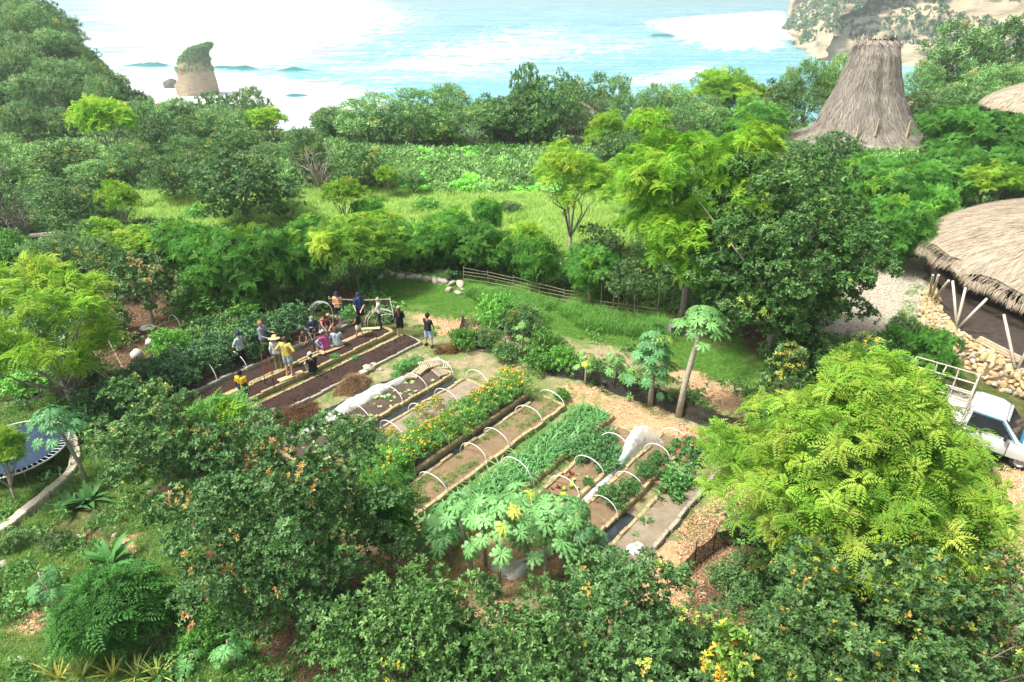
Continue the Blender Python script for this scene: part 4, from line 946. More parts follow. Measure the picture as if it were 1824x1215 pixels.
def bed(label, p0, p1, a0, a1, m, style='wood', styles=None, h=0.2, z=None, amp=0.05, ridge=0.0, seed=0, sides='lrbt', skew=0.0):
    o = thing('raised_bed', label, 'garden bed', (0, 0, 0), 0, 'raised garden beds')
    z = (h - 0.07) if z is None else z
    obj('soil', soil_mesh(a0 + 0.05, a1 - 0.05, p0 + 0.05, p1 - 0.05, z, m, amp, ridge, 0.05, seed), o)
    st = styles or {}
    if 'r' in sides: edge_run(o, B(a0, p0), B(a1, p0), st.get('r', style), h)
    if 'l' in sides: edge_run(o, B(a0, p1), B(a1, p1), st.get('l', style), h)
    if 'b' in sides: edge_run(o, B(a0, p0 + 0.1), B(a0, p1 - 0.1), st.get('b', style), h)
    if 't' in sides: edge_run(o, B(a1, p0 + 0.1), B(a1, p1 - 0.1), st.get('t', style), h)
    return o
bed('vine-covered raised bed with pale edging behind the standing people', 28.35, 29.9, 8.6, 20.4, M_SOIL2, 'stone', h=0.22, seed=1)
bed('raked dark soil bed nearest the vine-covered bed', 27.0, 28.05, 10.8, 20.3, M_SOIL, 'wood', h=0.2, ridge=0.018, seed=2, sides='rt', amp=0.025)
bed('dark soil bed where people sit on planks', 25.75, 26.75, 11.2, 21.2, M_SOIL, 'wood', h=0.24, seed=3, styles={'t': 'wood'})
bed('long chocolate-brown soil bed edged with grey stones', 23.8, 25.15, 10.7, 21.4, M_SOIL, 'stone', h=0.16, z=0.13, seed=4, styles={'l': 'wood'})
bed('grey soil bed of seedlings beside the white row cover', 20.15, 21.55, 11.2, 20.0, M_SOIL2, 'wood', h=0.24, seed=5, sides='rtb', z=0.14)
bed('pale bed with low marigolds beside the black plastic strip', 18.15, 19.5, 11.6, 20.1, M_SOIL4, 'wood', h=0.17, seed=6)
bed('bed of tall orange marigolds', 16.25, 17.5, 11.5, 20.9, M_SOIL2, 'wood', h=0.26, seed=7)
bed('tan bed of sparse grassy seedlings under hoops', 14.4, 15.75, 11.8, 21.2, M_SOIL3, 'wood', h=0.24, seed=8)
bed('bed of dense leafy crop', 12.35, 13.75, 11.5, 21.9, M_SOIL2, 'wood', h=0.24, seed=9, sides='rbt')
bed('bed of low greens and lettuces beside the white net', 10.5, 11.75, 14.2, 21.4, M_SOIL3, 'wood', h=0.2, seed=10, styles={'l': 'wood'})
bed('bed of round green herb bushes beside the black pond liner', 8.88, 10.0, 14.6, 22.1, M_SOIL3, 'wood', h=0.24, seed=11)
bed('old weathered bed with red flowers at the outer edge', 7.12, 8.25, 14.8, 22.6, M_SOIL4, 'stone', h=0.24, seed=12, styles={'l': 'wood', 't': 'wood'})
g0 = to_bed(G(298, 592, 0.2))
sb_ = bed('short timber-edged bed with a single hoop in the leaf litter', g0[1] + 0.0, g0[1] + 1.2, g0[0], g0[0] + 3.4, M_SOIL3, 'wood', h=0.24, seed=13)

# ================================================================== hoops
def hoop_mesh(w, h, seed, r=0.017):
    mb = MB(); rs = random.Random(seed); sk = rs.uniform(-.08, .08)
    pts = [(sk * math.sin(math.pi * i / 12), -w / 2 * math.cos(math.pi * i / 12), 0.05 + h * math.sin(math.pi * i / 12) ** 0.85) for i in range(13)]
    pts = [(0, -w / 2, -0.1)] + pts + [(0, w / 2, -0.1)]
    mb.tube(pts, r, 6); return mb.mesh('hoop', M_PIPE, True)
HOOPS = [hoop_mesh(1.3, 0.62, i) for i in range(4)]
def hoops(p0, p1, feet, where, z=0.25, h=1.0):
    lst = sorted(to_bed(G(a, b, z))[0] for a, b in feet)
    for i, a in enumerate(lst):
        w = p1 - p0 + 0.12; c = B(a, (p0 + p1) / 2, 0.05)
        o = obj('hoop', HOOPS[i % 4], None, None, c, (0, 0, BA + brs.uniform(-.06, .06)), (1, w / 1.3, h))
        tag(o, 'white pipe hoop over the %s, %s from its near end' % (where, ordinal(i)), 'hoop', 'white hoops over the beds')
hoops(20.15, 21.55, [(599.5, 783), (657, 746), (712.6, 715), (755, 688), (800, 663)], 'grey seedling bed')
hoops(18.15, 19.5, [(771, 699), (725.7, 729.7), (677, 757), (626, 790), (819.6, 665)], 'pale low-marigold bed', 0.2)
hoops(16.25, 17.5, [(735, 835), (790, 790)], 'tall marigold bed', 0.25, 1.3)
hoops(14.4, 15.75, [(804.8, 880.5), (867.7, 824), (909.7, 794), (957, 749), (995, 717), (748, 919.6)], 'tan bed of grassy seedlings')
hoops(12.35, 13.75, [(946, 856), (868, 930)], 'leafy crop bed', 0.25, 1.35)
hoops(10.5, 11.75, [(1107, 797.5), (1066.6, 839), (1023, 879)], 'bed of lettuces')
hoops(8.88, 10.0, [(1146, 871), (1101, 919.6), (1175, 813.6), (1217.5, 787)], 'herb bush bed')
hoops(28.35, 29.9, [(421, 645), (533, 594), (362.5, 662), (470, 618)], 'vine-covered bed', 0.2, 1.2)
hoops(g0[1], g0[1] + 1.2, [(318, 582)], 'short bed in the leaf litter', 0.2)

# ================================================================== crops
def blade_t(rs, nb, L, W, el=(45, 80), bend=0.9, seg=4):
    """tuft of arching strap leaves"""
    parts = []
    for i in range(nb):
        l = L * rs.uniform(0.7, 1.15); w = W * rs.uniform(0.8, 1.2); e = R(rs.uniform(*el)); b = bend * rs.uniform(0.6, 1.4)
        x = z = 0.0; V = []; 
        for k in range(seg + 1):
            t = k / seg; ww = w * (1 - t) ** 0.6 * (0.6 + 0.4 * min(1, t * 4))
            V += [(x, -ww / 2, z), (x, ww / 2, z)]
            a = e - b * 2.0 * t; x += l / seg * math.cos(a); z += l / seg * math.sin(a)
        F = []
        for k in range(seg): q = 2 * k; F += [(q, q + 2, q + 3), (q, q + 3, q + 1)]
        v = np.array(V) @ rotz(i * 2.4 + rs.uniform(-.5, .5)).T; parts.append((v, np.array(F)))
    return join_t(parts)
crs = np.random.RandomState(21)
def scatter_bed(a0, a1, p0, p1, step, rs, jit=0.5):
    A, Pp = np.meshgrid(np.arange(a0, a1, step), np.arange(p0, p1, step)); A = A.ravel() + rs.uniform(-jit, jit, A.size) * step; Pp = Pp.ravel() + rs.uniform(-jit, jit, Pp.size) * step
    c, s = math.cos(BA), math.sin(BA); return np.stack([A * c - Pp * s, A * s + Pp * c, np.zeros(len(A))], 1), A, Pp
up3 = lambda n, rs, s=0.15: np.array([[0, 0, 1.0]]) + rs.normal(0, s, (n, 3))
pos, A_, P_ = scatter_bed(11.7, 21.7, 12.5, 13.8, 0.23, crs); pos[:, 2] = 0.16
me = instance_cloud('leafy_crop', [blade_t(crs, 9, 0.75, 0.07, (55, 85), 1.15, 5) for _ in range(4)], pos, up3(len(pos), crs), crs.uniform(0.7, 1.05, len(pos)), palette(crs, len(pos), [(0.06, 0.18, 0.045), (0.08, 0.22, 0.06), (0.13, 0.28, 0.1)]), crs, mat=M_LEAF)
tag(obj('leafy_crop', me), 'dense arching strap-leaved green crop filling one long bed', 'crop', kind='stuff')
pos, A_, P_ = scatter_bed(12.0, 21.0, 14.55, 15.6, 0.13, crs)
keep = (vnoise(A_, P_, 0.55, 4) > 0.42) & ((np.abs(P_ - 14.85) < 0.2) | (np.abs(P_ - 15.4) < 0.2)); pos = pos[keep]; pos[:, 2] = 0.19
me = instance_cloud('grassy_seedlings', [blade_t(crs, 7, 0.2, 0.02, (30, 80), 0.7, 3) for _ in range(3)], pos, up3(len(pos), crs), crs.uniform(0.7, 1.3, len(pos)), palette(crs, len(pos), [(0.13, 0.26, 0.06), (0.2, 0.3, 0.08), (0.1, 0.2, 0.05)]), crs, mat=M_GRASS)
tag(obj('grassy_seedlings', me), 'rows of short grassy seedlings on the tan bed', 'seedlings', kind='stuff')
SEED = [instance_cloud('seedling', [t_rosette(crs, 6, 0.13, 0.075, (15, 60), 4, 0.02)], np.zeros((1, 3)), np.array([[0, 0, 1.0]]), np.ones(1), np.array([[0.3, 0.42, 0.16]]), crs, mat=M_LEAF) for _ in range(3)]
LETT = [instance_cloud('lettuce', [t_rosette(crs, 12, 0.15, 0.1, (5, 75), 6, 0.02)], np.zeros((1, 3)), np.array([[0, 0, 1.0]]), np.ones(1), np.array([c]), crs, mat=M_LEAF) for c in ((0.28, 0.4, 0.07), (0.34, 0.44, 0.09), (0.24, 0.06, 0.04))]
sl = []
for i in range(46): sl.append((crs.uniform(11.8, 19.0), crs.choice([20.4, 20.75, 21.1, 21.35]) + crs.normal(0, 0.07)))
sl.sort()
for i, (a, p) in enumerate(sl):
    o = obj('seedling', SEED[i % 3], None, None, B(a, p, 0.15), (0, 0, crs.uniform(0, 6)), crs.uniform(0.7, 1.25)); tag(o, 'pale green seedling in the grey bed beside the row cover, %s from its near end' % ordinal(i), 'seedling', 'seedlings in the grey bed')
ll = [(crs.uniform(14.9, 17.6), crs.uniform(10.75, 11.5)) for _ in range(30)]; ll.sort()
for i, (a, p) in enumerate(ll):
    red = (p > 11.28) or i % 9 == 0
    o = obj('lettuce', LETT[2 if red else i % 2], None, None, B(a, p, 0.15), (0, 0, crs.uniform(0, 6)), crs.uniform(0.7, 1.2)); tag(o, '%s lettuce in the bed beside the white net, %s from the near end' % ('dark red' if red else 'yellow-green', ordinal(i)), 'lettuce', 'lettuces in one bed')
# bushes: marigolds, herbs, beans
def bush_mesh(seed, r, h, cols, leaf=0.1, wl=0.035, dens=150, nl=9, kind='fine'):
    rs = np.random.RandomState(seed); C, Rd = make_lobes(rs, r, h * 0.5, nl, (0.35, 0.55), -0.4, 0.65); p, n = lobe_points(rs, C, Rd, dens, sub=4)
    T = [t_rosette(rs, 7, leaf, wl, (-10, 80), 4, leaf * 0.6) for _ in range(3)]
    me = instance_cloud('foliage', T, p + np.array([0, 0, h * 0.5]), n + np.array([0, 0, 0.5]), rs.uniform(0.7, 1.3, len(p)), palette(rs, len(p), cols), rs, mat=M_LEAF)
    return me, p + np.array([0, 0, h * 0.5]), n
def flower_mesh(seed, P0, N0, k, cols, r=0.035):
    rs = np.random.RandomState(seed); up = N0[:, 2] > 0.25; c = np.where(up)[0]; s = rs.choice(c, min(k, len(c)), replace=False)
    T = []
    for q in range(2):
        T.append(t_rosette(rs, 9, r, r * 0.8, (0, 50), 4, 0.006))
    return instance_cloud('flowers', T, P0[s] + N0[s] * 0.06 + np.array([0, 0, 0.03]), N0[s] + np.array([0, 0, 1.0]), rs.uniform(0.8, 1.4, len(s)), palette(rs, len(s), cols), rs, mat=M_LEAF)
C_MG = [(0.095, 0.25, 0.045), (0.13, 0.3, 0.055), (0.075, 0.2, 0.038)]
C_OR = [(0.75, 0.4, 0.015), (0.78, 0.47, 0.02), (0.7, 0.32, 0.012)]
MG = []
for s in range(4):
    f, p0, n0 = bush_mesh(200 + s, 0.66, 1.1, C_MG, 0.075, 0.02, 160); MG.append((f, flower_mesh(300 + s, p0, n0, (80, 10, 34, 3)[s] + 1, C_OR)))
sp_ = []
for a in np.arange(11.9, 20.9, 0.78):
    for p in (16.55, 17.2): sp_.append((a + crs.uniform(-.12, .12), p + crs.uniform(-.1, .1), crs.uniform(0.85, 1.15)))
for a in np.arange(11.8, 17.8, 0.95): sp_.append((a + crs.uniform(-.2, .2), 18.4 + crs.uniform(-.12, .2), crs.uniform(0.5, 0.72)))
sp_.sort()
for i, (a, p, s) in enumerate(sp_):
    f, fl = MG[(0 if (p > 16.9 and a > 14.5 and i % 2) else (2 if i % 3 == 0 else (1 if i % 2 else 3)))]; o = thing('marigold_bush', '%s orange-flowered marigold bush from the near end of the marigold beds' % ordinal(i), 'marigold bush', B(a, p, 0.12), crs.uniform(0, 6.28), 'marigold bushes', s)
    obj('foliage', f, o); tag(obj('flowers', fl, o), kind='stuff')
f, fl = MG[2]
o = thing('marigold_bush', 'marigold bush growing by the papaya stems at the near corner', 'marigold bush', B(14.1, 8.6, 0), 1.0, 'marigold bushes', (1.25, 1.0, 1.2)); obj('foliage', f, o); tag(obj('flowers', fl, o), kind='stuff')
C_HB = [(0.06, 0.17, 0.04), (0.08, 0.21, 0.05), (0.045, 0.13, 0.032)]
HB = [bush_mesh(400 + s, 0.5, 0.6, C_HB, 0.085, 0.032, 170)[0] for s in range(3)]
LOWG = [bush_mesh(420 + s, 0.4, 0.3, [(0.07, 0.18, 0.06), (0.1, 0.22, 0.08)], 0.12, 0.055, 90)[0] for s in range(2)]
def herb(px, py, s, label, mesh, name='herb_bush', tint=(1, 1, 1), z=0.12, sc=None):
    g = G(px, py, 0.3); o = thing(name, label, 'plant', (g.x, g.y, z), crs.uniform(0, 6.28), 'plants in the outer beds', sc or s)
    c = obj('foliage', mesh, o); c.color = (*tint, 1); return o
herb(1090, 892, 1.2, 'largest round herb bush beside the black pond liner', HB[0]); herb(1120, 872, 1.0, 'round herb bush between the two biggest in its bed', HB[1])
herb(1150, 845, 1.1, 'dark herb bush in the middle of its bed', HB[2], tint=(0.8, 0.85, 0.85)); herb(1172, 822, 0.85, 'small dark herb bush at the far end of its row', HB[0], tint=(0.7, 0.8, 0.8))
herb(1205, 790, 0.55, 'sparse pale plant at the far end of the herb bed', HB[1], tint=(1.5, 1.4, 1.1)); herb(1190, 800, 0.45, 'wispy plant beside the last hoop of the herb bed', HB[2], tint=(1.4, 1.3, 1))
for i, (px, py, s) in enumerate([(1000, 800, 1.1), (1025, 795, 1.2), (1050, 790, 1.1), (1075, 785, 1.0), (1030, 815, 1.2), (1055, 808, 1.2), (1080, 803, 1.0), (1075, 826, 1.1), (1095, 815, 0.8), (1062, 835, 0.7), (1045, 778, 1.0), (1070, 772, 0.9)]):
    herb(px + 12, py, s, 'low spreading green in the bed beside the white net, %s of its patch' % ordinal(i), LOWG[i % 2], 'leafy_green')
herb(1048, 858, 0.5, 'small dark herb at the bed corner by the white strip', HB[1], tint=(0.7, 0.8, 0.9))
f, p0, n0 = bush_mesh(450, 0.7, 0.7, [(0.05, 0.13, 0.04), (0.07, 0.16, 0.05)], 0.11, 0.04, 120, 12)
g = G(1228, 812, 0.3); o = thing('zinnia_bush', 'wide dark bush with a few red flowers in the old bed', 'flower bush', (g.x, g.y, 0.12), 0, None, (1.15, 1.15, 1)); obj('foliage', f, o)
tag(obj('flowers', flower_mesh(451, p0, n0, 9, [(0.7, 0.03, 0.04), (0.75, 0.06, 0.08)], 0.06), o), kind='stuff')
g = G(1256, 808, 0.3); o = thing('herb_bush', 'dark bush beside the wide red-flowered one', 'plant', (g.x, g.y, 0.12), 0, None, 0.9); obj('foliage', HB[2], o)
herb(1190, 850, 0.75, 'small round bush at the inner edge of the old bed', HB[0], tint=(0.9, 1, 0.8)); herb(1215, 850, 0.9, 'loose pale green plant in the middle of the old bed', LOWG[0], tint=(1.3, 1.3, 1.1), sc=(1.6, 1.6, 1.6)); herb(1200, 872, 0.9, 'loose green plant beside the red flower', LOWG[1], tint=(1.1, 1.2, 0.9), sc=(1.6, 1.6, 1.4))
sw = instance_cloud('leaves', [blade_t(crs, 26, 0.42, 0.07, (20, 75), 0.45, 3)], np.zeros((1, 3)), np.array([[0, 0, 1.0]]), np.ones(1), np.array([[0.06, 0.17, 0.04]]), crs, mat=M_LEAF)
g = G(1150, 930, 0.2); o = thing('sword_fern', 'fern-like rosette of stiff green leaves in the old bed', 'fern', (g.x, g.y, 0.14), 0); obj('leaves', sw, o)
g = G(1133, 952, 0.2); o = thing('sword_fern', 'smaller green rosette nearer the garden corner', 'fern', (g.x, g.y, 0.14), 1.0, None, 0.55); obj('leaves', sw, o)
for i, (px, py) in enumerate([(1199, 795), (1206, 785), (1222, 781), (1167, 878)]):
    g = G(px, py, 0.1); o = thing('red_poppy', 'single red flower on a thin stalk, %s of four at the outer beds' % ordinal(i), 'flower', (g.x, g.y, 0.1), 0, 'red flowers')
    mb = MB(); mb.tube([(0, 0, 0), (0.02, 0.01, 0.25), (0.0, 0.02, 0.45)], 0.008, 4); mb.build('stem', M_STALK, o)
    obj('petals', instance_cloud('petals', [t_rosette(crs, 8, 0.07, 0.07, (10, 50), 4, 0.005)], np.array([[0, 0.02, 0.45]]), np.array([[0, 0, 1.0]]), np.ones(1), np.array([[0.75, 0.04, 0.06]]), crs, mat=M_LEAF), o)
# vines on the back bed
VN = [bush_mesh(470 + s, 0.75, 1.35, [(0.05, 0.13, 0.045), (0.07, 0.17, 0.06), (0.1, 0.2, 0.08), (0.04, 0.1, 0.035)], 0.12, 0.06, 75, 12)[0] for s in range(3)]
vsp = [(a + crs.uniform(-.2, .2), 28.75 + crs.uniform(-.1, .1), crs.uniform(0.75, 1.0)) for a in np.arange(7.2, 12.0, 0.85)] + [(a + crs.uniform(-.2, .2), 29.4 + crs.uniform(-.2, .3), crs.uniform(0.95, 1.25)) for a in np.arange(7.4, 17.6, 0.8)] + [(a + crs.uniform(-.2, .2), 30.4 + crs.uniform(-.2, .3), crs.uniform(0.9, 1.2)) for a in np.arange(9.5, 18.5, 1.1)] + [(13.2, 28.8, 0.5), (14.8, 28.75, 0.55), (15.7, 28.85, 0.6)]
for i, (a, p, s) in enumerate(sorted(vsp)):
    g = B(a, p)
    o = thing('bean_plant', 'climbing leafy bean plant on the back bed, %s from its near end' % ordinal(i), 'plant', (g.x, g.y, 0.05), crs.uniform(0, 6.28), 'climbing plants on the back bed', (s, s, s * crs.uniform(0.8, 1.1)))
    obj('foliage', VN[i % 3], o)
g = G(625, 575, 0.1); o = thing('leafy_plant', 'light green leafy plant behind the crouching people', 'plant', (g.x, g.y, 0), 0, None, 0.8); c = obj('foliage', VN[1], o); c.color = (1.3, 1.5, 1.1, 1)
for i, (px, py, s) in enumerate([(597, 633, 0.5), (632, 634, 0.4), (712, 655, 0.75), (722, 648, 0.7), (742, 643, 0.8), (705, 668, 0.6), (690, 705, 0.3)]):
    herb(px, py, s, 'pale green weed clump between the beds, %s along the path' % ordinal(i), HB[i % 3], 'weed_clump', (1.5, 1.5, 1.6), 0.05)

# ================================================================== sheets, heaps, racks
def sheet(name, stations, m, parent=None, nj=9, seed=0, amp=0.03):
    """cloth lofted over stations (a, p_low, p_high, height)"""
    rs = np.random.RandomState(seed); V = []; st = []
    for i in range(len(stations) - 1):
        for t in np.linspace(0, 1, 7)[:-1]: st.append(np.array(stations[i]) * (1 - t) + np.array(stations[i + 1]) * t)
    st.append(np.array(stations[-1]))
    for a, p0, p1, h in st:
        for j in range(nj):
            t = j / (nj - 1); f = math.sin(math.pi * t) ** 0.6
            z = 0.03 + h * f + amp * (float(vnoise(a, t * 2.2, 0.2, seed)) - 0.5) + amp * (float(vnoise(a * 1.3, t * 5, 0.5, seed + 2)) - 0.5)
            V.append(tuple(B(a + 0.05 * (float(vnoise(t * 4, a, 0.6, seed + 1)) - 0.5), p0 + (p1 - p0) * t, max(z, 0.02))))
    idx = np.arange(len(V)).reshape(-1, nj)
    F = np.stack([idx[:-1, :-1].ravel(), idx[:-1, 1:].ravel(), idx[1:, 1:].ravel(), idx[1:, :-1].ravel()], 1)
    return obj(name, np_mesh(name, V, F, smooth=True), parent, m)
M_FLEECE = pm('white_fleece', (0.74, 0.74, 0.7), (0.6, 0.61, 0.57), 3, 0.8, 0.4, bscale=8, trans=0.25)
M_BLACKP = pm('black_plastic', (0.035, 0.045, 0.055), (0.015, 0.018, 0.022), 3, 0.35, 0.6, bscale=7, spec=0.5)
tag(sheet('row_cover', [(11.4, 21.45, 21.62, 0.22), (12.5, 21.45, 21.8, 0.27), (14.0, 21.42, 22.0, 0.30), (15.2, 21.42, 22.25, 0.34), (16.5, 21.45, 22.2, 0.38), (17.2, 21.5, 21.95, 0.34), (18.3, 21.5, 21.72, 0.28), (18.9, 21.5, 21.62, 0.26)], M_FLEECE, None, 13, 1, 0.16), 'bunched white fleece row cover along the grey seedling bed', 'row cover')
tag(sheet('plastic_sheet', [(11.5, 21.6, 21.95, 0.06), (12.8, 21.7, 22.4, 0.12), (14.3, 21.9, 22.5, 0.13), (15.3, 22.1, 22.55, 0.08), (16.6, 22.1, 22.45, 0.14), (17.4, 21.9, 22.4, 0.12), (18.6, 21.7, 21.95, 0.08)], M_BLACKP, None, 9, 2, 0.1), 'crumpled black plastic sheet behind the white row cover', 'plastic sheet')
tag(sheet('plastic_sheet', [(11.8, 19.6, 19.85, 0.03), (14, 19.62, 20.0, 0.04), (16.5, 19.62, 20.02, 0.05), (19.9, 19.62, 20.0, 0.05)], M_BLACKP, None, 7, 3, 0.03), 'narrow black plastic strip on the path between seedlings and marigolds', 'plastic sheet')
tag(sheet('plastic_sheet', [(12.5, 15.85, 16.15, 0.03), (20.9, 15.85, 16.15, 0.04)], M_BLACKP, None, 7, 4, 0.03), 'black plastic strip beside the tall marigold bed', 'plastic sheet')
tag(sheet('pond_liner', [(14.7, 8.32, 8.85, 0.05), (16.0, 8.32, 8.85, 0.06), (17.1, 8.35, 8.82, 0.04)], M_BLACKP, None, 9, 5, 0.05), 'blue-black plastic liner between the herb bed and the old bed', 'plastic liner')
g = to_bed(G(1075, 905)); 
tag(sheet('fleece_strip', [(15.2, 10.12, 10.42, 0.06), (16.5, 10.1, 10.42, 0.08), (17.4, 10.1, 10.42, 0.12), (18.4, 10.1, 10.4, 0.2)], M_FLEECE, None, 7, 6, 0.05), 'strip of white fleece on the path below the white net', 'fleece strip')
m, nt, out = new_mat('white_netting'); tcn = N(nt, 'ShaderNodeTexCoord')
nz = N(nt, 'ShaderNodeTexNoise'); nz.inputs['Scale'].default_value = 5; nt.links.new(tcn.outputs['Object'], nz.inputs['Vector'])
df = N(nt, 'ShaderNodeBsdfPrincipled'); df.inputs['Base Color'].default_value = (0.85, 0.9, 0.89, 1); df.inputs['Roughness'].default_value = 0.8
tl = N(nt, 'ShaderNodeBsdfTranslucent'); tl.inputs[0].default_value = (0.86, 0.9, 0.89, 1); tr = N(nt, 'ShaderNodeBsdfTransparent')
m1 = N(nt, 'ShaderNodeMixShader'); m1.inputs[0].default_value = 0.3; nt.links.new(df.outputs[0], m1.inputs[1]); nt.links.new(tl.outputs[0], m1.inputs[2])
m2 = N(nt, 'ShaderNodeMixShader'); mrr = N(nt, 'ShaderNodeMapRange'); mrr.inputs['From Min'].default_value = 0.35; mrr.inputs['From Max'].default_value = 0.65; mrr.inputs['To Min'].default_value = 0.3; mrr.inputs['To Max'].default_value = 0.6
nt.links.new(nz.outputs[0], mrr.inputs[0]); nt.links.new(mrr.outputs[0], m2.inputs[0]); nt.links.new(m1.outputs[0], m2.inputs[1]); nt.links.new(tr.outputs[0], m2.inputs[2]); nt.links.new(m2.outputs[0], out.inputs[0])
M_WNET = m
tag(sheet('garden_net', [(18.0, 10.18, 10.32, 0.1), (18.8, 10.15, 10.42, 0.26), (19.6, 10.1, 10.6, 0.55), (20.3, 10.05, 10.85, 0.88), (20.8, 9.95, 10.95, 1.0), (21.2, 9.8, 10.9, 0.85), (21.5, 9.6, 10.8, 0.4), (21.6, 9.7, 10.5, 0.05)], M_WNET, None, 17, 7, 0.06), 'bundled white garden net draped like a tent between two beds', 'garden net')
g = to_bed(G(930, 1020)); 
tag(sheet('fleece_sheet', [(g[0] - 0.6, g[1] + 0.1, g[1] + 1.0, 0.06), (g[0] - 0.2, g[1] - 0.1, g[1] + 0.7, 0.16), (g[0] + 0.4, g[1] - 0.2, g[1] + 0.3, 0.1), (g[0] + 1.0, g[1] - 0.35, g[1] + 0.0, 0.16), (g[0] + 1.5, g[1] - 0.3, g[1] - 0.1, 0.06)], M_FLEECE, None, 13, 8, 0.28), 'crumpled white fleece on the orange mulch under the papaya trees', 'fleece sheet')
g = to_bed(G(1128, 985)); tag(sheet('fleece_sheet', [(g[0] - 0.3, g[1] - 0.3, g[1] + 0.3, 0.2), (g[0], g[1] - 0.4, g[1] + 0.35, 0.3), (g[0] + 0.35, g[1] - 0.3, g[1] + 0.2, 0.2)], M_FLEECE, None, 9, 9, 0.12), 'small crumpled white cloth at the near end of the old bed', 'fleece sheet')
# straw heaps
def heap(px, py, rx, ry, h, cols, label, seed, rz=0.0, n=1500):
    rs = np.random.RandomState(seed); g = G(px, py); o = thing('straw_heap', label, 'straw heap', (g.x, g.y, 0), rz)
    a = rs.uniform(0, 6.283, n); r = np.sqrt(rs.uniform(0, 1, n)) * 1.05; x = r * np.cos(a) * rx; y = r * np.sin(a) * ry
    rg = 0.72 + 0.55 * vnoise(np.cos(a) * 2 + seed, np.sin(a) * 2, 0.8, seed); x *= rg; y *= rg
    z = h * np.maximum(0, 1 - r * r) * (0.35 + 1.2 * vnoise(x, y, 0.28, seed)) + 0.01
    T = [blade_t(rs, 3, 0.26, 0.016, (-10, 50), 0.5, 2) for _ in range(3)]
    obj('straw', instance_cloud('straw', T, np.stack([x, y, z], 1), up3(n, rs, 0.6), rs.uniform(0.6, 1.4, n), palette(rs, n, cols), rs, mat=M_STRAW), o)
    k = 20; V = [(0, 0, h * 0.5)]; F = []
    for q in range(1, 5):
        for i in range(k):
            t = q / 4; aa = i * 6.283 / k; V.append((t * rx * 0.75 * math.cos(aa), t * ry * 0.75 * math.sin(aa), h * 0.5 * (1 - t * t)))
    for i in range(k): F.append((0, 1 + i, 1 + (i + 1) % k))
    Q = [(1 + (q - 1) * k + i, 1 + q * k + i, 1 + q * k + (i + 1) % k, 1 + (q - 1) * k + (i + 1) % k) for q in range(1, 4) for i in range(k)]
    obj('heap_core', np_mesh('heap_core', V, [np.array(F), np.array(Q)], np.tile(np.array(cols[0]) * 0.8, (len(V), 1)), True), o, M_STRAW)
M_STRAW = leaf_mat('straw', 0.15, 0.8, 0.15)
heap(525, 740, 1.05, 0.65, 0.3, [(0.13, 0.075, 0.04), (0.19, 0.11, 0.06), (0.09, 0.05, 0.03)], 'dark brown straw heap on the path beside the chocolate-brown bed', 1, BA)
heap(630, 690, 0.85, 0.55, 0.42, [(0.24, 0.16, 0.08), (0.32, 0.22, 0.11), (0.18, 0.11, 0.06)], 'golden brown straw heap beside the pale stones', 2, BA)
heap(805, 625, 0.45, 0.35, 0.4, [(0.2, 0.11, 0.05), (0.28, 0.16, 0.07)], 'rusty straw heap beside the torn black net', 3, 0.3, 700)
heap(783, 628, 0.25, 0.2, 0.2, [(0.16, 0.09, 0.045), (0.22, 0.13, 0.06)], 'tiny rusty straw heap in front of the torn black net', 4, 0.3, 300)
heap(375, 672, 0.9, 0.35, 0.14, [(0.4, 0.25, 0.1), (0.5, 0.33, 0.14)], 'low golden straw spread at the near end of the vine bed', 5, BA, 800)
heap(280, 1140, 0.9, 0.5, 0.12, [(0.45, 0.38, 0.24), (0.55, 0.47, 0.32)], 'dry grass heap on the stony slope at the bottom edge', 6, 0.5, 700)
# pale stones
STONES = [blob_mesh('stone', 40 + i, 2, 0.3, 0.75, M_STONE) for i in range(5)]
STONES_G = [blob_mesh('stone', 50 + i, 2, 0.3, 0.75, M_STONEG) for i in range(5)]
def stone(px, py, r, label, name='stone', parent=None, m=None):
    g = ground(px, py); o = obj(name, brs.choice(m or STONES), parent, None, (g.x, g.y, g.z + r * 0.35), (brs.uniform(0, .5), brs.uniform(0, .5), brs.uniform(0, 6)), (r * brs.uniform(0.8, 1.3), r * brs.uniform(0.8, 1.2), r * brs.uniform(0.7, 1.0)))
    if label: tag(o, label, 'stone', 'loose pale stones')
    return o
stone(659, 662, 0.3, 'largest pale stone beside the golden brown straw heap'); stone(649, 668, 0.2, 'pale stone touching the golden brown straw heap'); stone(667, 656, 0.18, 'small pale stone at the grey edging'); stone(700, 720, 0.12, 'pale stone lying on the seedling bed edge'); stone(678, 664, 0.12, 'tan stone on the path beyond the pale stones')
for i, (px, py, r) in enumerate([(715, 497, 0.3), (727, 498, 0.25), (738, 500, 0.3), (748, 499, 0.22), (760, 502, 0.3), (775, 503, 0.3), (790, 505, 0.35), (805, 508, 0.3), (820, 512, 0.32), (700, 494, 0.2), (680, 496, 0.25), (665, 494, 0.22), (800, 520, 0.25), (815, 528, 0.25), (826, 520, 0.2)]):
    stone(px, py, r, 'pale stone in the row below the hedge, %s from the shaded end' % ordinal(i))
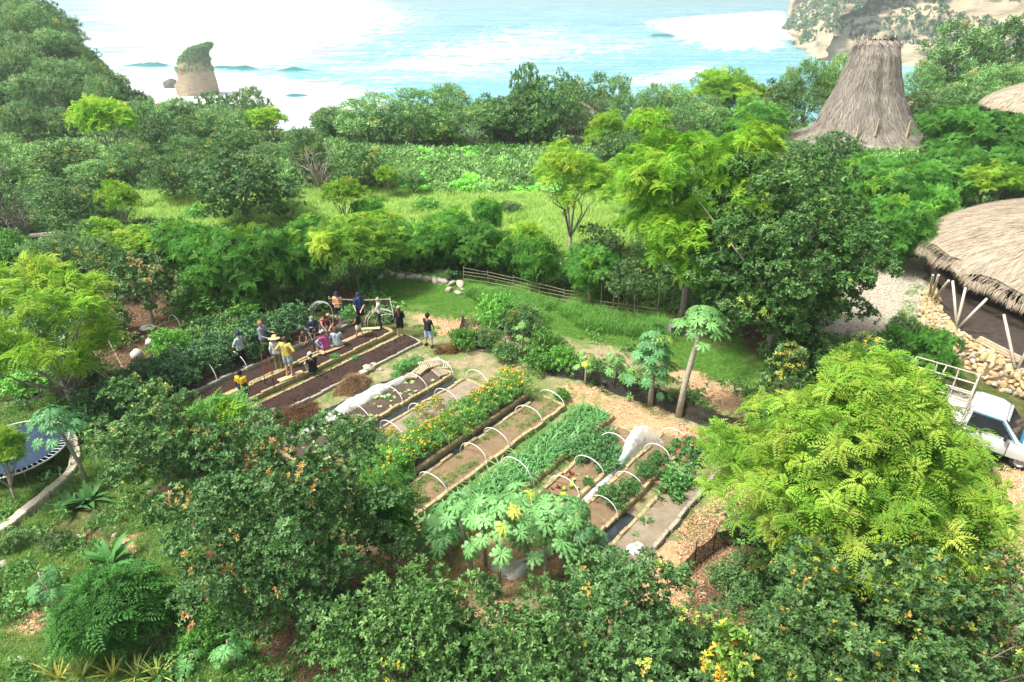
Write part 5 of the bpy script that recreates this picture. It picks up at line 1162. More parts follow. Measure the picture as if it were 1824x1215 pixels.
for i, (px, py, r) in enumerate([(145, 970, 0.25), (152, 962, 0.2), (138, 978, 0.15), (205, 960, 0.2), (212, 950, 0.18), (265, 870, 0.2), (268, 885, 0.18), (275, 900, 0.2), (280, 915, 0.16), (135, 1120, 0.22), (122, 1132, 0.25), (100, 1145, 0.2), (275, 1110, 0.25), (285, 1120, 0.2), (300, 1150, 0.22), (318, 1152, 0.24), (330, 1165, 0.2), (290, 1185, 0.2), (20, 1090, 0.25), (40, 1180, 0.22), (350, 1050, 0.15), (345, 1062, 0.14), (8, 1010, 0.3), (240, 1200, 0.2)]):
    stone(px, py, r * .6, 'grey stone on the grassy slope, %s of the scatter' % ordinal(i))
# bamboo drying racks
def rack(px, py, rz, z, label, L=0.8, W=0.5, tilt=0.0):
    g = G(px, py, z); o = thing('bamboo_rack', label, 'rack', (g.x, g.y, z), rz, 'bamboo racks in a loose pile'); o.rotation_euler = (tilt, 0, rz)
    for s in (-1, 1):
        mb = MB(); mb.box((0, s * W * 0.42, 0), (L, 0.05, 0.05)); mb.build('rail', M_BAMBOO, o)
    sl = MB(); sl.box((0, 0, 0), (0.05, W, 0.02)); me = sl.mesh('slat', M_BAMBOO)
    for i in range(8): obj('slat', me, o, None, (-L / 2 + 0.05 + i * (L - 0.1) / 7, 0, 0.035))
rack(749, 659, BA + 0.2, 0.3, 'bamboo rack lying flat at the near side of the pile'); rack(760, 650, BA - 0.5, 0.36, 'bamboo rack leaning on the middle of the pile', tilt=0.3); rack(775, 645, BA + 0.9, 0.4, 'bamboo rack crossing the top of the pile', tilt=-0.2)
rack(785, 650, BA - 1.0, 0.34, 'bamboo rack at the far side of the pile under the hoop', tilt=0.25); rack(783, 663, BA + 1.3, 0.3, 'bamboo rack lying apart on the soil below the pile'); rack(757, 642, BA + 0.1, 0.25, 'bamboo rack propped on the path side of the pile', tilt=0.5); rack(732, 671, BA - 0.8, 0.28, 'bamboo rack on the seedlings beside the first hoop', 0.6, 0.3)
# planks
def plank(px, py, L, W, rz, z, label):
    g = G(px, py, z); mb = MB(); mb.box((0, 0, 0), (L, W, 0.035)); o = mb.build('plank', M_PLANK); o.location = (g.x, g.y, z); o.rotation_euler = (0, 0, rz); tag(o, label, 'plank')
plank(518, 670, 1.25, 0.32, BA - 0.1, 0.27, 'bare plank under the barefoot person in the yellow shirt'); plank(592, 622, 1.3, 0.3, BA - 0.12, 0.27, 'bare plank under the two seated people'); plank(662, 585, 0.9, 0.22, 0.1, 0.28, 'short plank at the far end of the dark beds')
for i, (px, py, rz) in enumerate([(745, 600, 0), ]): pass
# ================================================================== people
def capsule(mb, p0, p1, r0, r1, n=10):
    p0, p1 = Vector(p0), Vector(p1); d = p1 - p0; L = d.length; d = d.normalized() if L > 1e-6 else Vector((0, 0, 1))
    pts, rr = [], []
    for k in (80, 45, 15): pts.append(p0 - d * r0 * math.sin(R(k))); rr.append(r0 * math.cos(R(k)))
    for k in (15, 45, 80): pts.append(p1 + d * r1 * math.sin(R(k))); rr.append(r1 * math.cos(R(k)))
    mb.tube(pts, rr, n)
def ball(mb, c, r, s=(1, 1, 1)):
    n = 10; V = []; F = []
    for i in range(1, 7):
        a = math.pi * i / 7
        for k in range(n): b = 2 * math.pi * k / n; V.append((c[0] + r * s[0] * math.sin(a) * math.cos(b), c[1] + r * s[1] * math.sin(a) * math.sin(b), c[2] + r * s[2] * math.cos(a)))
    for i in range(5):
        for k in range(n): k2 = (k + 1) % n; F.append((i * n + k, (i + 1) * n + k, (i + 1) * n + k2, i * n + k2))
    F.append(tuple(range(n))); F.append(tuple(5 * n + k for k in range(n))[::-1]); mb.add(V, F)
def fused(name, mb, m, parent, vox=0.018):
    o = mb.build(name, m, parent); md = o.modifiers.new('skin', 'REMESH'); md.mode = 'VOXEL'; md.voxel_size = vox; md.use_smooth_shade = True
    s = o.modifiers.new('soften', 'SMOOTH'); s.iterations = 2; s.factor = 0.5; return o
STAND = dict(pelvis=(0, 0, .95), chest=(0, 0, 1.30), neck=(0, -.01, 1.47), head=(0, .02, 1.61), shl=(-.18, 0, 1.42), shr=(.18, 0, 1.42), ell=(-.25, -.03, 1.13), elr=(.25, -.03, 1.13), wrl=(-.25, .05, .88), wrr=(.25, .05, .88),
             hpl=(-.09, 0, .92), hpr=(.09, 0, .92), knl=(-.10, .03, .50), knr=(.10, .02, .50), anl=(-.11, -.02, .09), anr=(.11, -.02, .09))
SIT = dict(pelvis=(0, 0, .13), chest=(0, .06, .48), neck=(0, .09, .64), head=(0, .13, .78), shl=(-.18, .07, .60), shr=(.18, .07, .60), ell=(-.25, .2, .36), elr=(.25, .2, .36), wrl=(-.12, .38, .38), wrr=(.12, .38, .38),
           hpl=(-.09, .02, .11), hpr=(.09, .02, .11), knl=(-.15, .40, .30), knr=(.15, .40, .30), anl=(-.13, .46, -.08), anr=(.13, .46, -.08))
CROSS = dict(SIT, knl=(-.30, .26, .12), knr=(.30, .26, .12), anl=(.10, .34, .05), anr=(-.10, .34, .05), wrl=(-.2, .3, .15), wrr=(.2, .3, .15))
CROUCH = dict(pelvis=(0, -.1, .42), chest=(0, .16, .68), neck=(0, .27, .80), head=(0, .36, .90), shl=(-.18, .24, .76), shr=(.18, .24, .76), ell=(-.22, .36, .52), elr=(.22, .36, .52), wrl=(-.12, .5, .34), wrr=(.12, .5, .34),
              hpl=(-.1, -.08, .40), hpr=(.1, -.08, .40), knl=(-.17, .26, .46), knr=(.17, .26, .46), anl=(-.14, .02, .09), anr=(.14, .02, .09))
ARMS = {'down': {}, 'hips': dict(ell=(-.38, -.08, 1.18), elr=(.38, -.08, 1.18), wrl=(-.17, .05, 1.02), wrr=(.17, .05, 1.02)),
        'face': dict(ell=(-.27, .12, 1.16), wrl=(-.08, .19, 1.48), elr=(.33, -.1, 1.15), wrr=(.14, .1, 1.02)),
        'forward': dict(ell=(-.25, .1, 1.14), wrl=(-.18, .38, 1.16), elr=(.24, .12, 1.12), wrr=(.2, .34, 1.06)),
        'hold': dict(ell=(-.24, .04, 1.13), wrl=(-.02, .22, 1.16), elr=(.24, .04, 1.13), wrr=(.04, .22, 1.10)),
        'low': dict(ell=(-.24, .1, 1.14), wrl=(-.12, .28, .95), elr=(.24, .1, 1.14), wrr=(.14, .3, .92))}
STRIDE = dict(knl=(-.12, .08, .50), anl=(-.15, .16, .09), anr=(.16, -.14, .09), knr=(.13, -.02, .50))
def cm(name, c, c2=None, scale=8.0, **k): return pm(name, c, c2 or tuple(x * 0.8 for x in c), scale, 0.85, 0.25, bscale=60, spec=0.2, **k)
M_SKIN = {'fair': pm('skin_fair', (0.62, 0.40, 0.28), (0.56, 0.34, 0.23), 6, 0.55, 0.05), 'tan': pm('skin_tan', (0.48, 0.28, 0.17), (0.42, 0.24, 0.14), 6, 0.55, 0.05), 'brown': pm('skin_brown', (0.2, 0.11, 0.07), (0.16, 0.09, 0.055), 6, 0.55, 0.05)}
M_HAIR = {'black': cm('hair_black', (0.02, 0.017, 0.015)), 'brown': cm('hair_brown', (0.11, 0.06, 0.035)), 'blond': cm('hair_blond', (0.5, 0.36, 0.18)), 'ginger': cm('hair_ginger', (0.36, 0.17, 0.07))}
M_EYE = pm('eye_dark', (0.03, 0.025, 0.02), (0.02, 0.015, 0.01), 20, 0.3, 0)
M_MOUTH = pm('lips', (0.42, 0.16, 0.13), (0.36, 0.13, 0.1), 20, 0.5, 0)
M_CANVAS = {}
def person(label, loc, face, pose, scale, top=None, sleeve=0.5, low=None, legs='shorts', skin='fair', hair='brown', hairlen=0.0, hat=None, shoes=None, lowtop=None, bun=False, over=None, strap=False):
    J = {k: Vector(v) for k, v in pose.items()}
    if over: J.update({k: Vector(v) for k, v in over.items()})
    o = thing('person', label, 'person', loc, face - math.pi / 2, None, scale); ms = M_SKIN[skin]
    up = (J['neck'] - J['pelvis']).normalized(); hd = (J['head'] - J['neck']).normalized()
    fw = Vector((0, 1, 0)); fw = (fw - hd * fw.dot(hd)).normalized(); rt = Vector((1, 0, 0))
    def torso(mb, e):
        for s, (h, sh) in ((-1, ('hpl', 'shl')), (1, ('hpr', 'shr'))):
            a = J[h] + Vector((0, 0, 0.03)); b = J['chest'] + (J[sh] - J['chest']) * 0.5
            w = a.lerp(b, 0.42); w.x *= 0.72
            capsule(mb, a, w, .100 + e, .088 + e); capsule(mb, w, b, .088 + e, .098 + e); capsule(mb, J['chest'] + (J[sh] - J['chest']) * 0.35, J[sh], .085 + e, .055 + e)
        capsule(mb, J['pelvis'], J['chest'], .095 + e, .085 + e)
    def arm(mb, sd, e, f):
        sh, el, wr = J['sh' + sd], J['el' + sd], J['wr' + sd]
        if f <= 0: return
        t = min(f, .5) * 2; capsule(mb, sh, sh.lerp(el, t), .052 + e, .052 + e - .010 * t)
        if f > .5: t = (f - .5) * 2; capsule(mb, el, el.lerp(wr, t), .043 + e, .043 + e - .013 * t)
    def leg(mb, sd, e, f, flare=0.0):
        h, k, a = J['hp' + sd], J['kn' + sd], J['an' + sd]; t = min(f, .5) * 2
        capsule(mb, h, h.lerp(k, t), .088 + e, .088 + e - .028 * t + flare)
        if f > .5: t = (f - .5) * 2; capsule(mb, k, k.lerp(a, t), .060 + e, .060 + e - .020 * t + flare)
    mb = MB(); torso(mb, 0)
    for s, sd in ((-1, 'l'), (1, 'r')):
        arm(mb, sd, 0, 1); leg(mb, sd, 0, 1)
        el, wr = J['el' + sd], J['wr' + sd]; d = (wr - el).normalized(); side = d.cross(Vector((0, 0, 1))); side = side.normalized() if side.length > 0.1 else Vector((0, 1, 0))
        pal = wr + d * .06; capsule(mb, wr, pal, .03, .034); 
        for q, (of, ln) in enumerate(((-.03, .07), (-.01, .085), (.012, .08), (.032, .062))): capsule(mb, pal + side * of, pal + side * of * 1.3 + d * ln + fw * .015, .0105, .009, 6)
        capsule(mb, wr + d * .02 + side * .03, wr + d * .07 + side * .065, .012, .010, 6)
        an = J['an' + sd]; fz = Vector((an.x + s * .02, an.y + .17, max(an.z - .06, an.z - .06))); capsule(mb, an + Vector((0, -.03, -.04)), fz, .045, .035)
    capsule(mb, J['neck'] - hd * .05, J['head'] - hd * .05, .055, .052)
    H0 = J['head']; ball(mb, H0 + hd * .025, .1, (.86, 1.0, 1.05)); capsule(mb, H0 - hd * .055 + fw * .02, H0 - hd * .075 + fw * .055, .065, .045)
    capsule(mb, H0 - hd * .01 + fw * .095, H0 - hd * .03 + fw * .118, .012, .016, 6)
    for s in (-1, 1): capsule(mb, H0 + rt * s * .088 - hd * .02, H0 + rt * s * .098 + hd * .02, .018, .02, 6)
    fused('body', mb, ms, o, .018)
    eb = MB()
    for s in (-1, 1): ball(eb, H0 + fw * .088 + rt * s * .036 + hd * .012, .013, (1.2, .6, .8))
    eb.build('eyes', M_EYE, o, True); eb = MB(); ball(eb, H0 + fw * .098 - hd * .062, .02, (1.3, .5, .35)); eb.build('mouth', M_MOUTH, o, True)
    hb = MB(); ball(hb, H0 + hd * .035 - fw * .018, .112, (.92, .98, 1.0))
    if hairlen: capsule(hb, H0 - fw * .06, H0 - fw * .1 - Vector((0, 0, hairlen)), .085, .06); capsule(hb, H0 - fw * .05 + rt * .04, H0 - fw * .08 + rt * .06 - Vector((0, 0, hairlen * .8)), .06, .05); capsule(hb, H0 - fw * .05 - rt * .04, H0 - fw * .08 - rt * .06 - Vector((0, 0, hairlen * .8)), .06, .05)
    if bun: ball(hb, H0 + hd * .13 - fw * .05, .05)
    fused('hair', hb, M_HAIR[hair], o, .02)
    if top is not None:
        mb = MB(); torso(mb, .02)
        for sd in 'lr': arm(mb, sd, .018, sleeve)
        capsule(mb, J['hpl'] + Vector((0, 0, .02)), J['hpr'] + Vector((0, 0, .02)), .115, .115)
        fused('shirt', mb, top, o, .02)
    if lowtop is not None:
        mb = MB()
        for h, sh in (('hpl', 'shl'), ('hpr', 'shr')):
            a = J[h] + Vector((0, 0, 0.03)); b = J['chest'] + (J[sh] - J['chest']) * 0.5; w = a.lerp(b, 0.45); w.x *= .75; capsule(mb, a, w, .127, .114)
        fused('shirt_hem', mb, lowtop, o, .02)
    if low is not None:
        mb = MB(); f = {'shorts': .36, 'brief': .24, 'long': .97, 'knee': .5}[legs]
        for sd in 'lr': leg(mb, sd, .024 if legs != 'long' else .016, f, .02 if legs in ('shorts', 'knee') else 0.004)
        capsule(mb, J['hpl'] + Vector((0, 0, .04)), J['hpr'] + Vector((0, 0, .04)), .112, .112)
        fused('trousers' if legs == 'long' else 'shorts', mb, low, o, .02)
    if shoes is not None:
        mb = MB()
        for s, sd in ((-1, 'l'), (1, 'r')): an = J['an' + sd]; capsule(mb, an + Vector((0, -.035, -.035)), Vector((an.x + s * .02, an.y + .18, an.z - .05)), .056, .045); capsule(mb, an, an + Vector((0, 0, .03)), .05, .052)
        fused('shoes', mb, shoes, o, .02)
    if hat:
        kind, m = hat; hb = MB()
        if kind == 'cap':
            prof = [(.004, .155), (.05, .148), (.09, .115), (.112, .06), (.116, .02)]; hb.lathe(prof, 14)
            hb.add([(-.075, .09, .025), (.075, .09, .025), (.06, .2, .012), (-.06, .2, .012), (-.075, .09, .037), (.075, .09, .037), (.06, .2, .024), (-.06, .2, .024)], [(3, 2, 1, 0), (4, 5, 6, 7), (0, 1, 5, 4), (1, 2, 6, 5), (2, 3, 7, 6), (3, 0, 4, 7)])
        else:
            hb.lathe([(.004, .17), (.07, .165), (.1, .13), (.115, .05), (.2, .03), (.27, .0), (.27, -.012), (.2, .015), (.11, .03)], 18)
        q = Matrix((rt, fw, hd)).transposed().to_quaternion(); h = hb.build('hat', m, o, True); h.location = H0 + hd * .02; h.rotation_mode = 'QUATERNION'; h.rotation_quaternion = q
    return o
def px_scale(px, feet, headtop, z):
    g = G(px, feet, z); zt = AT(px, headtop, g.y).z; return g, (zt - z) / 1.72
AWAY, TOWARD, RIGHTW, LEFTW = R(90), R(-90), R(0), R(180)
W = lambda n, c: cm('cloth_' + n, c)
def stand(label, px, feet, head, z, face, arms='down', over=None, **k):
    g, s = px_scale(px, feet, head, z); ov = dict(ARMS[arms]); ov.update(over or {}); return person(label, g, face, STAND, s, over=ov, **k)
stand('person in pale blue tee and black leggings holding a hand to the face', 435, 653, 592, 0.06, R(-15), 'face', top=W('paleblue', (0.45, 0.62, 0.72)), low=W('black', (0.018, 0.018, 0.02)), legs='long', hair='brown', hat=('cap', W('navy', (0.03, 0.035, 0.09))), shoes=W('white', (0.75, 0.76, 0.78)), sleeve=.28)
stand('person in grey-blue shirt and khaki trousers gesturing before the bean plants', 474, 636, 573, 0.06, R(-8), 'forward', top=W('greyblue', (0.26, 0.29, 0.38)), sleeve=.7, low=W('khaki', (0.3, 0.26, 0.17)), legs='long', hair='ginger', skin='tan', shoes=W('drab', (0.15, 0.12, 0.09)))
stand('person in straw hat, white shirt and olive trousers seen from behind', 499, 660, 600, 0.06, R(100), 'down', top=W('offwhite', (0.62, 0.63, 0.66)), sleeve=.95, low=W('olive', (0.17, 0.18, 0.07)), legs='long', hair='brown', hat=('straw', cm('straw_hat', (0.66, 0.52, 0.25), (0.5, 0.38, 0.16), 30)), shoes=W('drab', (0.15, 0.12, 0.09)))
stand('barefoot person in yellow shirt and blue patterned shorts on a plank, hands on hips', 517, 668, 601, 0.3, R(80), 'hips', top=W('yellow', (0.68, 0.55, 0.14)), sleeve=.48, low=cm('cloth_bluefloral', (0.08, 0.2, 0.42), (0.6, 0.66, 0.7), 9), legs='shorts', hair='brown', skin='tan')
g = G(559, 664, 0.26); person('person in grey cap and black tank top seated on the bed edge', g, R(125), SIT, 1.13, top=W('black', (0.018, 0.018, 0.02)), sleeve=0, low=W('grey', (0.33, 0.35, 0.36)), legs='knee', hair='brown', hat=('cap', W('lightgrey', (0.42, 0.46, 0.5))), skin='tan', shoes=W('drab', (0.15, 0.12, 0.09)))
stand('dark-haired person in yellow and navy tee half hidden by the light green tree', 439, 722, 661, 0.05, R(85), 'down', top=W('yellow2', (0.72, 0.5, 0.03)), sleeve=.3, low=W('navy', (0.03, 0.035, 0.09)), legs='knee', hair='black', skin='brown', lowtop=W('navy2', (0.035, 0.05, 0.12)))
g = G(542, 609, 0.18); person('small child sitting cross-legged on the raked dark soil', g, TOWARD, CROSS, 0.72, top=W('olive2', (0.14, 0.14, 0.08)), sleeve=0, low=W('drab', (0.15, 0.12, 0.09)), legs='brief', hair='ginger', hairlen=.1)
g = G(561, 592, 0.32); person('person in navy hooded top and green cap seated facing the lawn beds', g, R(-95), dict(SIT, anl=(-.14, .42, -.22), anr=(.14, .46, -.2), wrl=(-.06, .3, .42), wrr=(.08, .3, .4)), 1.1, top=W('navy3', (0.03, 0.045, 0.1)), sleeve=.95, low=W('greydark', (0.1, 0.1, 0.1)), legs='knee', hair='brown', hat=('cap', W('sage', (0.2, 0.25, 0.2))), skin='tan')
g = G(580, 590, 0.15); person('person in red vest crouching and working the soil', g, R(-60), CROUCH, 1.1, top=W('coral', (0.5, 0.14, 0.13)), sleeve=0, low=W('black', (0.018, 0.018, 0.02)), legs='knee', hair='black', hairlen=.12)
g = G(596, 588, 0.15); person('blond person in olive top crouching beside the one in red', g, R(-110), CROUCH, 1.14, top=W('olive3', (0.16, 0.13, 0.07)), sleeve=.3, low=W('drab', (0.15, 0.12, 0.09)), legs='knee', hair='blond', hairlen=.2)
g = G(581, 622, 0.29); person('person in pink shirt and white cap seated on the plank', g, R(140), SIT, 1.12, top=W('pink', (0.6, 0.11, 0.34)), sleeve=.45, low=W('blue', (0.12, 0.34, 0.55)), legs='knee', hair='brown', hat=('cap', W('palegrey', (0.55, 0.6, 0.62))), skin='tan')
g = G(601, 617, 0.29); person('person in pale blue long-sleeved shirt seated on the plank, back turned', g, R(105), SIT, 1.14, top=W('paleblue2', (0.46, 0.57, 0.63)), sleeve=.95, low=W('greydark', (0.1, 0.1, 0.1)), legs='long', hair='brown', hairlen=.06)
stand('person in peach top, black shorts and black boots holding a bundle', 606, 575, 521, 0.03, R(-100), 'hold', top=W('peach', (0.62, 0.36, 0.2)), sleeve=0, low=W('black', (0.018, 0.018, 0.02)), legs='shorts', hair='black', skin='tan', hat=('cap', W('navy', (0.03, 0.035, 0.09))), shoes=W('black2', (0.02, 0.02, 0.02)))
stand('person in navy tee standing behind the one in white shorts', 644, 580, 522, 0.05, R(-85), 'low', top=W('navy4', (0.025, 0.05, 0.13)), sleeve=.4, low=W('black', (0.018, 0.018, 0.02)), legs='shorts', hair='brown', hat=('cap', W('navy', (0.03, 0.035, 0.09))), shoes=W('drab', (0.15, 0.12, 0.09)))
stand('dark-haired person in white shorts stepping over the bed edge', 641, 600, 555, 0.2, R(170), 'low', STRIDE, top=W('black', (0.018, 0.018, 0.02)), sleeve=.1, low=W('white2', (0.68, 0.66, 0.62)), legs='shorts', hair='black', hairlen=.15, skin='tan')
stand('blond person in white sleeveless top and dark jeans looking along the beds', 678, 583, 531, 0.2, R(190), 'low', top=W('white3', (0.7, 0.73, 0.76)), sleeve=.05, low=W('denim', (0.03, 0.04, 0.08)), legs='long', hair='blond', bun=True, shoes=W('black2', (0.02, 0.02, 0.02)))
stand('long-haired person in black dress and pale cap seen from behind', 714, 600, 547, 0.1, R(95), 'hold', top=W('black', (0.018, 0.018, 0.02)), sleeve=.9, low=W('black', (0.018, 0.018, 0.02)), legs='shorts', hair='brown', hairlen=.4, hat=('cap', W('beige', (0.42, 0.4, 0.31))), skin='tan', shoes=W('drab', (0.15, 0.12, 0.09)))
stand('person in black tee and blue-white shorts working at the end of the brown bed', 764, 618, 560, 0.02, R(60), 'low', dict(anl=(-.2, .02, .09), anr=(.2, -.02, .09), knl=(-.15, .06, .5), knr=(.15, .06, .5)), top=W('charcoal', (0.025, 0.027, 0.03)), sleeve=.25, low=cm('cloth_surf', (0.2, 0.3, 0.55), (0.62, 0.66, 0.72), 7), legs='knee', hair='black', hat=('cap', W('black2', (0.02, 0.02, 0.02))), shoes=W('black2', (0.02, 0.02, 0.02)), skin='tan')
# tools
M_RED = pm('red_paint', (0.6, 0.09, 0.03), (0.5, 0.07, 0.025), 8, 0.4, 0.05); M_IRON = pm('black_iron', (0.03, 0.03, 0.032), (0.02, 0.02, 0.02), 8, 0.5, 0.1, metal=0.6)
def broadfork(px, py, rz, label, hm, z=0.18):
    g = G(px, py, z); o = thing('broadfork', label, 'garden fork', g, rz)
    for s in (-1, 1):
        mb = MB(); mb.tube([(s * .28, 0, .55), (s * .2, .03, 1.62)], .018, 8); mb.build('handle', hm, o); mb = MB(); mb.tube([(s * .3, 0, .02), (s * .28, 0, .56)], .02, 8); mb.build('socket', M_IRON, o)
    mb = MB(); mb.box((0, 0, .03), (.66, .05, .06)); mb.build('crossbar', M_IRON, o)
    mb = MB(); mb.tube([(0, 0, 0), (0, .03, -.2)], [.014, .005], 6); t = mb.mesh('tine', M_IRON)
    for i in range(5): obj('tine', t, o, None, (-.26 + i * .13, 0, 0))
broadfork(481, 688, -0.5, 'broadfork with two red handles standing in the planked bed', M_RED); broadfork(571, 634, -0.3, 'black-handled broadfork standing beside the pink-shirted person', M_IRON)
# ================================================================== thatch
def thatch_mat(name, c1, c2, c3):
    m, nt_, out = new_mat(name); global nt, OC
    nt = nt_; tc = N(nt, 'ShaderNodeTexCoord'); OC = tc.outputs['Object']
    at = N(nt, 'ShaderNodeVertexColor'); at.layer_name = 'Col'
    a = noise(0.7, 6, 0.65); b2 = noise(9, 5, 0.7)
    cc = ramp(nt, mmath('ADD', mmath('MULTIPLY', a, 0.5), mmath('MULTIPLY', b2, 0.5)), [(0.3, c3), (0.5, c2), (0.7, c1)]).outputs[0]
    mul = N(nt, 'ShaderNodeMix', data_type='RGBA', blend_type='MULTIPLY'); mul.inputs[0].default_value = 1; nt.links.new(cc, mul.inputs[6]); nt.links.new(at.outputs[0], mul.inputs[7])
    p = N(nt, 'ShaderNodeBsdfPrincipled'); p.inputs['Roughness'].default_value = 0.95; p.inputs['Specular IOR Level'].default_value = 0.1
    nt.links.new(mul.outputs[2], p.inputs['Base Color']); bb = N(nt, 'ShaderNodeBump'); bb.inputs['Strength'].default_value = 0.8; bb.inputs['Distance'].default_value = 0.06
    nt.links.new(b2, bb.inputs['Height']); nt.links.new(bb.outputs[0], p.inputs['Normal']); nt.links.new(p.outputs[0], out.inputs[0]); return m
M_THATCH = thatch_mat('thatch_pale', (0.5, 0.43, 0.33), (0.4, 0.335, 0.25), (0.27, 0.22, 0.16))
M_THATCHG = thatch_mat('thatch_grey', (0.42, 0.38, 0.32), (0.33, 0.295, 0.25), (0.22, 0.19, 0.16))
def thatch_roof(parent, surf, umax, m, nstrand, ln, wd, seed, nu=48, nv=16, lift=0.06, name='roof', fringe=0.12):
    """surf(u, v) -> point; u around, v from eave (0) to top (1); strands lie down the slope"""
    V = np.array([[surf(u, v) for u in np.linspace(0, umax, nu)] for v in np.linspace(0, 1, nv)]); idx = np.arange(nu * nv).reshape(nv, nu)
    F = np.stack([idx[:-1, :-1].ravel(), idx[:-1, 1:].ravel(), idx[1:, 1:].ravel(), idx[1:, :-1].ravel()], 1)
    # underside, a hand's breadth below, closes the roof to a solid layer
    U = V.copy(); U[:, :, 2] -= np.linspace(0.16, 0.5, nv)[:, None]; U = U.reshape(-1, 3); F2 = F[:, ::-1] + nu * nv
    ed = np.stack([idx[0, :-1], idx[0, :-1] + nu * nv, idx[0, 1:] + nu * nv, idx[0, 1:]], 1)
    ro = obj(name, np_mesh(name, np.concatenate([V.reshape(-1, 3), U]), np.concatenate([F, F2, ed]), np.ones((2 * nu * nv, 3)) * 0.9, True), parent, m)
    rs = np.random.RandomState(seed); Vs = []; Cs = []
    for i in range(nstrand):
        u = rs.uniform(0, umax); v = rs.uniform(0, 1) ** 1.15; v = -0.0 if rs.uniform() < fringe else v
        p = np.array(surf(u, max(v, 0.0))); q = np.array(surf(u, min(v + 0.02, 1))); r_ = np.array(surf(u + umax * 0.003, max(v, 0)))
        dn = p - q; dn /= np.linalg.norm(dn) + 1e-9; sd_ = r_ - p; sd_ /= np.linalg.norm(sd_) + 1e-9; nrm = np.cross(sd_, -dn); nrm /= np.linalg.norm(nrm) + 1e-9
        if nrm[2] < 0: nrm = -nrm
        dn = dn + sd_ * rs.normal(0, 0.22); dn /= np.linalg.norm(dn); l = ln * rs.uniform(0.6, 1.4); w = wd * rs.uniform(0.6, 1.5)
        a = p - dn * l * 0.5 + nrm * lift * rs.uniform(0.1, 0.6); b = p + dn * l * 0.5 + nrm * lift * rs.uniform(0.3, 1.4)
        if v == 0: a = p - dn * l * 0.35 + nrm * rs.uniform(0, .05); b = p + (dn * .7 + np.array([0, 0, -.5])) * l * 0.45 * rs.uniform(.6, 1.2) - nrm * rs.uniform(0, .06)
        mid = (a + b) / 2 + nrm * 0.02
        Vs += [a - sd_ * w / 2, a + sd_ * w / 2, mid + sd_ * w / 2, mid - sd_ * w / 2, b]; c = rs.uniform(0.72, 1.2); Cs += [[c, c * 0.99, c * 0.97]] * 5
    k = np.arange(nstrand) * 5; Fq = np.stack([k, k + 1, k + 2, k + 3], 1); Ft = np.stack([k + 3, k + 2, k + 4], 1)
    t = obj('thatch', np_mesh('thatch', np.array(Vs), [Fq, Ft], np.array(Cs)), ro, m); t['kind'] = 'stuff'
    return ro
# ------------------------------------------------------------------ pavilion
pav = thing('thatched_pavilion', 'round open pavilion with a shaggy thatched roof on a stone base', 'pavilion', (0, 0, 0))
PC = Vector((35.1, 36.4, 0)); PR = 10.5
def pav_surf(u, v):
    r = PR * (1 - 0.985 * v) * (1 + 0.012 * math.sin(u * 9 + 1) + 0.008 * math.sin(u * 23)); t = r / PR
    z = 2.45 + 2.85 * (1 - t ** 2.4) ** 0.8
    return (PC.x + r * math.cos(u), PC.y + r * math.sin(u), z + 0.05 * math.sin(u * 13 + v * 9))
thatch_roof(pav, pav_surf, 2 * math.pi, M_THATCH, 24000, 0.6, 0.024, 5, 72, 22, 0.07, fringe=0.16)
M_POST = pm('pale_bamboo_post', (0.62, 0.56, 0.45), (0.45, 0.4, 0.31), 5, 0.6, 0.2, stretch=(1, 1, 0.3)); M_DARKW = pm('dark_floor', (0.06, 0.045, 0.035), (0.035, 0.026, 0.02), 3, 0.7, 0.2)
OUTER = [(1650, 512), (1634, 545), (1634, 580), (1650, 605), (1700, 645), (1760, 688), (1824, 712), (1900, 745), (1990, 790)]
INNER = [(1668, 518), (1676, 548), (1690, 572), (1704, 586), (1735, 606), (1772, 628), (1824, 660), (1900, 700), (1990, 745)]
WZ = 1.15
Ow = [G(a, b, 0) for a, b in OUTER]; Iw = [G(a, b, WZ) for a, b in INNER]
def wall_pt(s, t):
    k = min(int(s), len(Ow) - 2); f = s - k; a = Ow[k].lerp(Ow[k + 1], f); b = Iw[k].lerp(Iw[k + 1], f); p = a.lerp(b, t); p.z += 0.15 * math.sin(math.pi * t); return p
wallt = thing('stone_bank', 'sloping bank of golden fieldstones round the thatched pavilion', 'stone wall', (0, 0, 0))
nu, nv = 60, 6; V = [tuple(wall_pt(i / (nu - 1) * (len(Ow) - 1), j / (nv - 1)) - Vector((0, 0, 0.08))) for i in range(nu) for j in range(nv)]
V = [(x, y, max(z, -0.2)) for x, y, z in V]; idx = np.arange(nu * nv).reshape(nu, nv)
F = np.stack([idx[:-1, :-1].ravel(), idx[1:, :-1].ravel(), idx[1:, 1:].ravel(), idx[:-1, 1:].ravel()], 1)
obj('earth_core', np_mesh('earth_core', V, F, smooth=True), wallt, pm('bank_earth', (0.2, 0.14, 0.08), (0.1, 0.07, 0.04), 3, 0.95, 0.5))
srs = random.Random(8); cnt = 0; REST = []
for i in range(int((len(Ow) - 1.0) * 5.2)):
    for j in range(8):
        s = (i + srs.uniform(-.35, .35) + (j % 2) * .5) / 5.2; t = (j + .5 + srs.uniform(-.3, .3)) / 8.0
        if s < 0 or s > len(Ow) - 1.05: continue
        if s > 6.3 or cnt >= 298: REST.append(tuple(wall_pt(s, t))); continue
        p = wall_pt(s, t); r = srs.uniform(0.1, 0.2); cnt += 1
        obj('stone', srs.choice(STONES_G + STONES[:2]), wallt, None, p, (srs.uniform(0, 3), srs.uniform(0, 3), srs.uniform(0, 6)), (r * srs.uniform(.9, 1.4), r * srs.uniform(.9, 1.3), r * srs.uniform(.8, 1.0)))
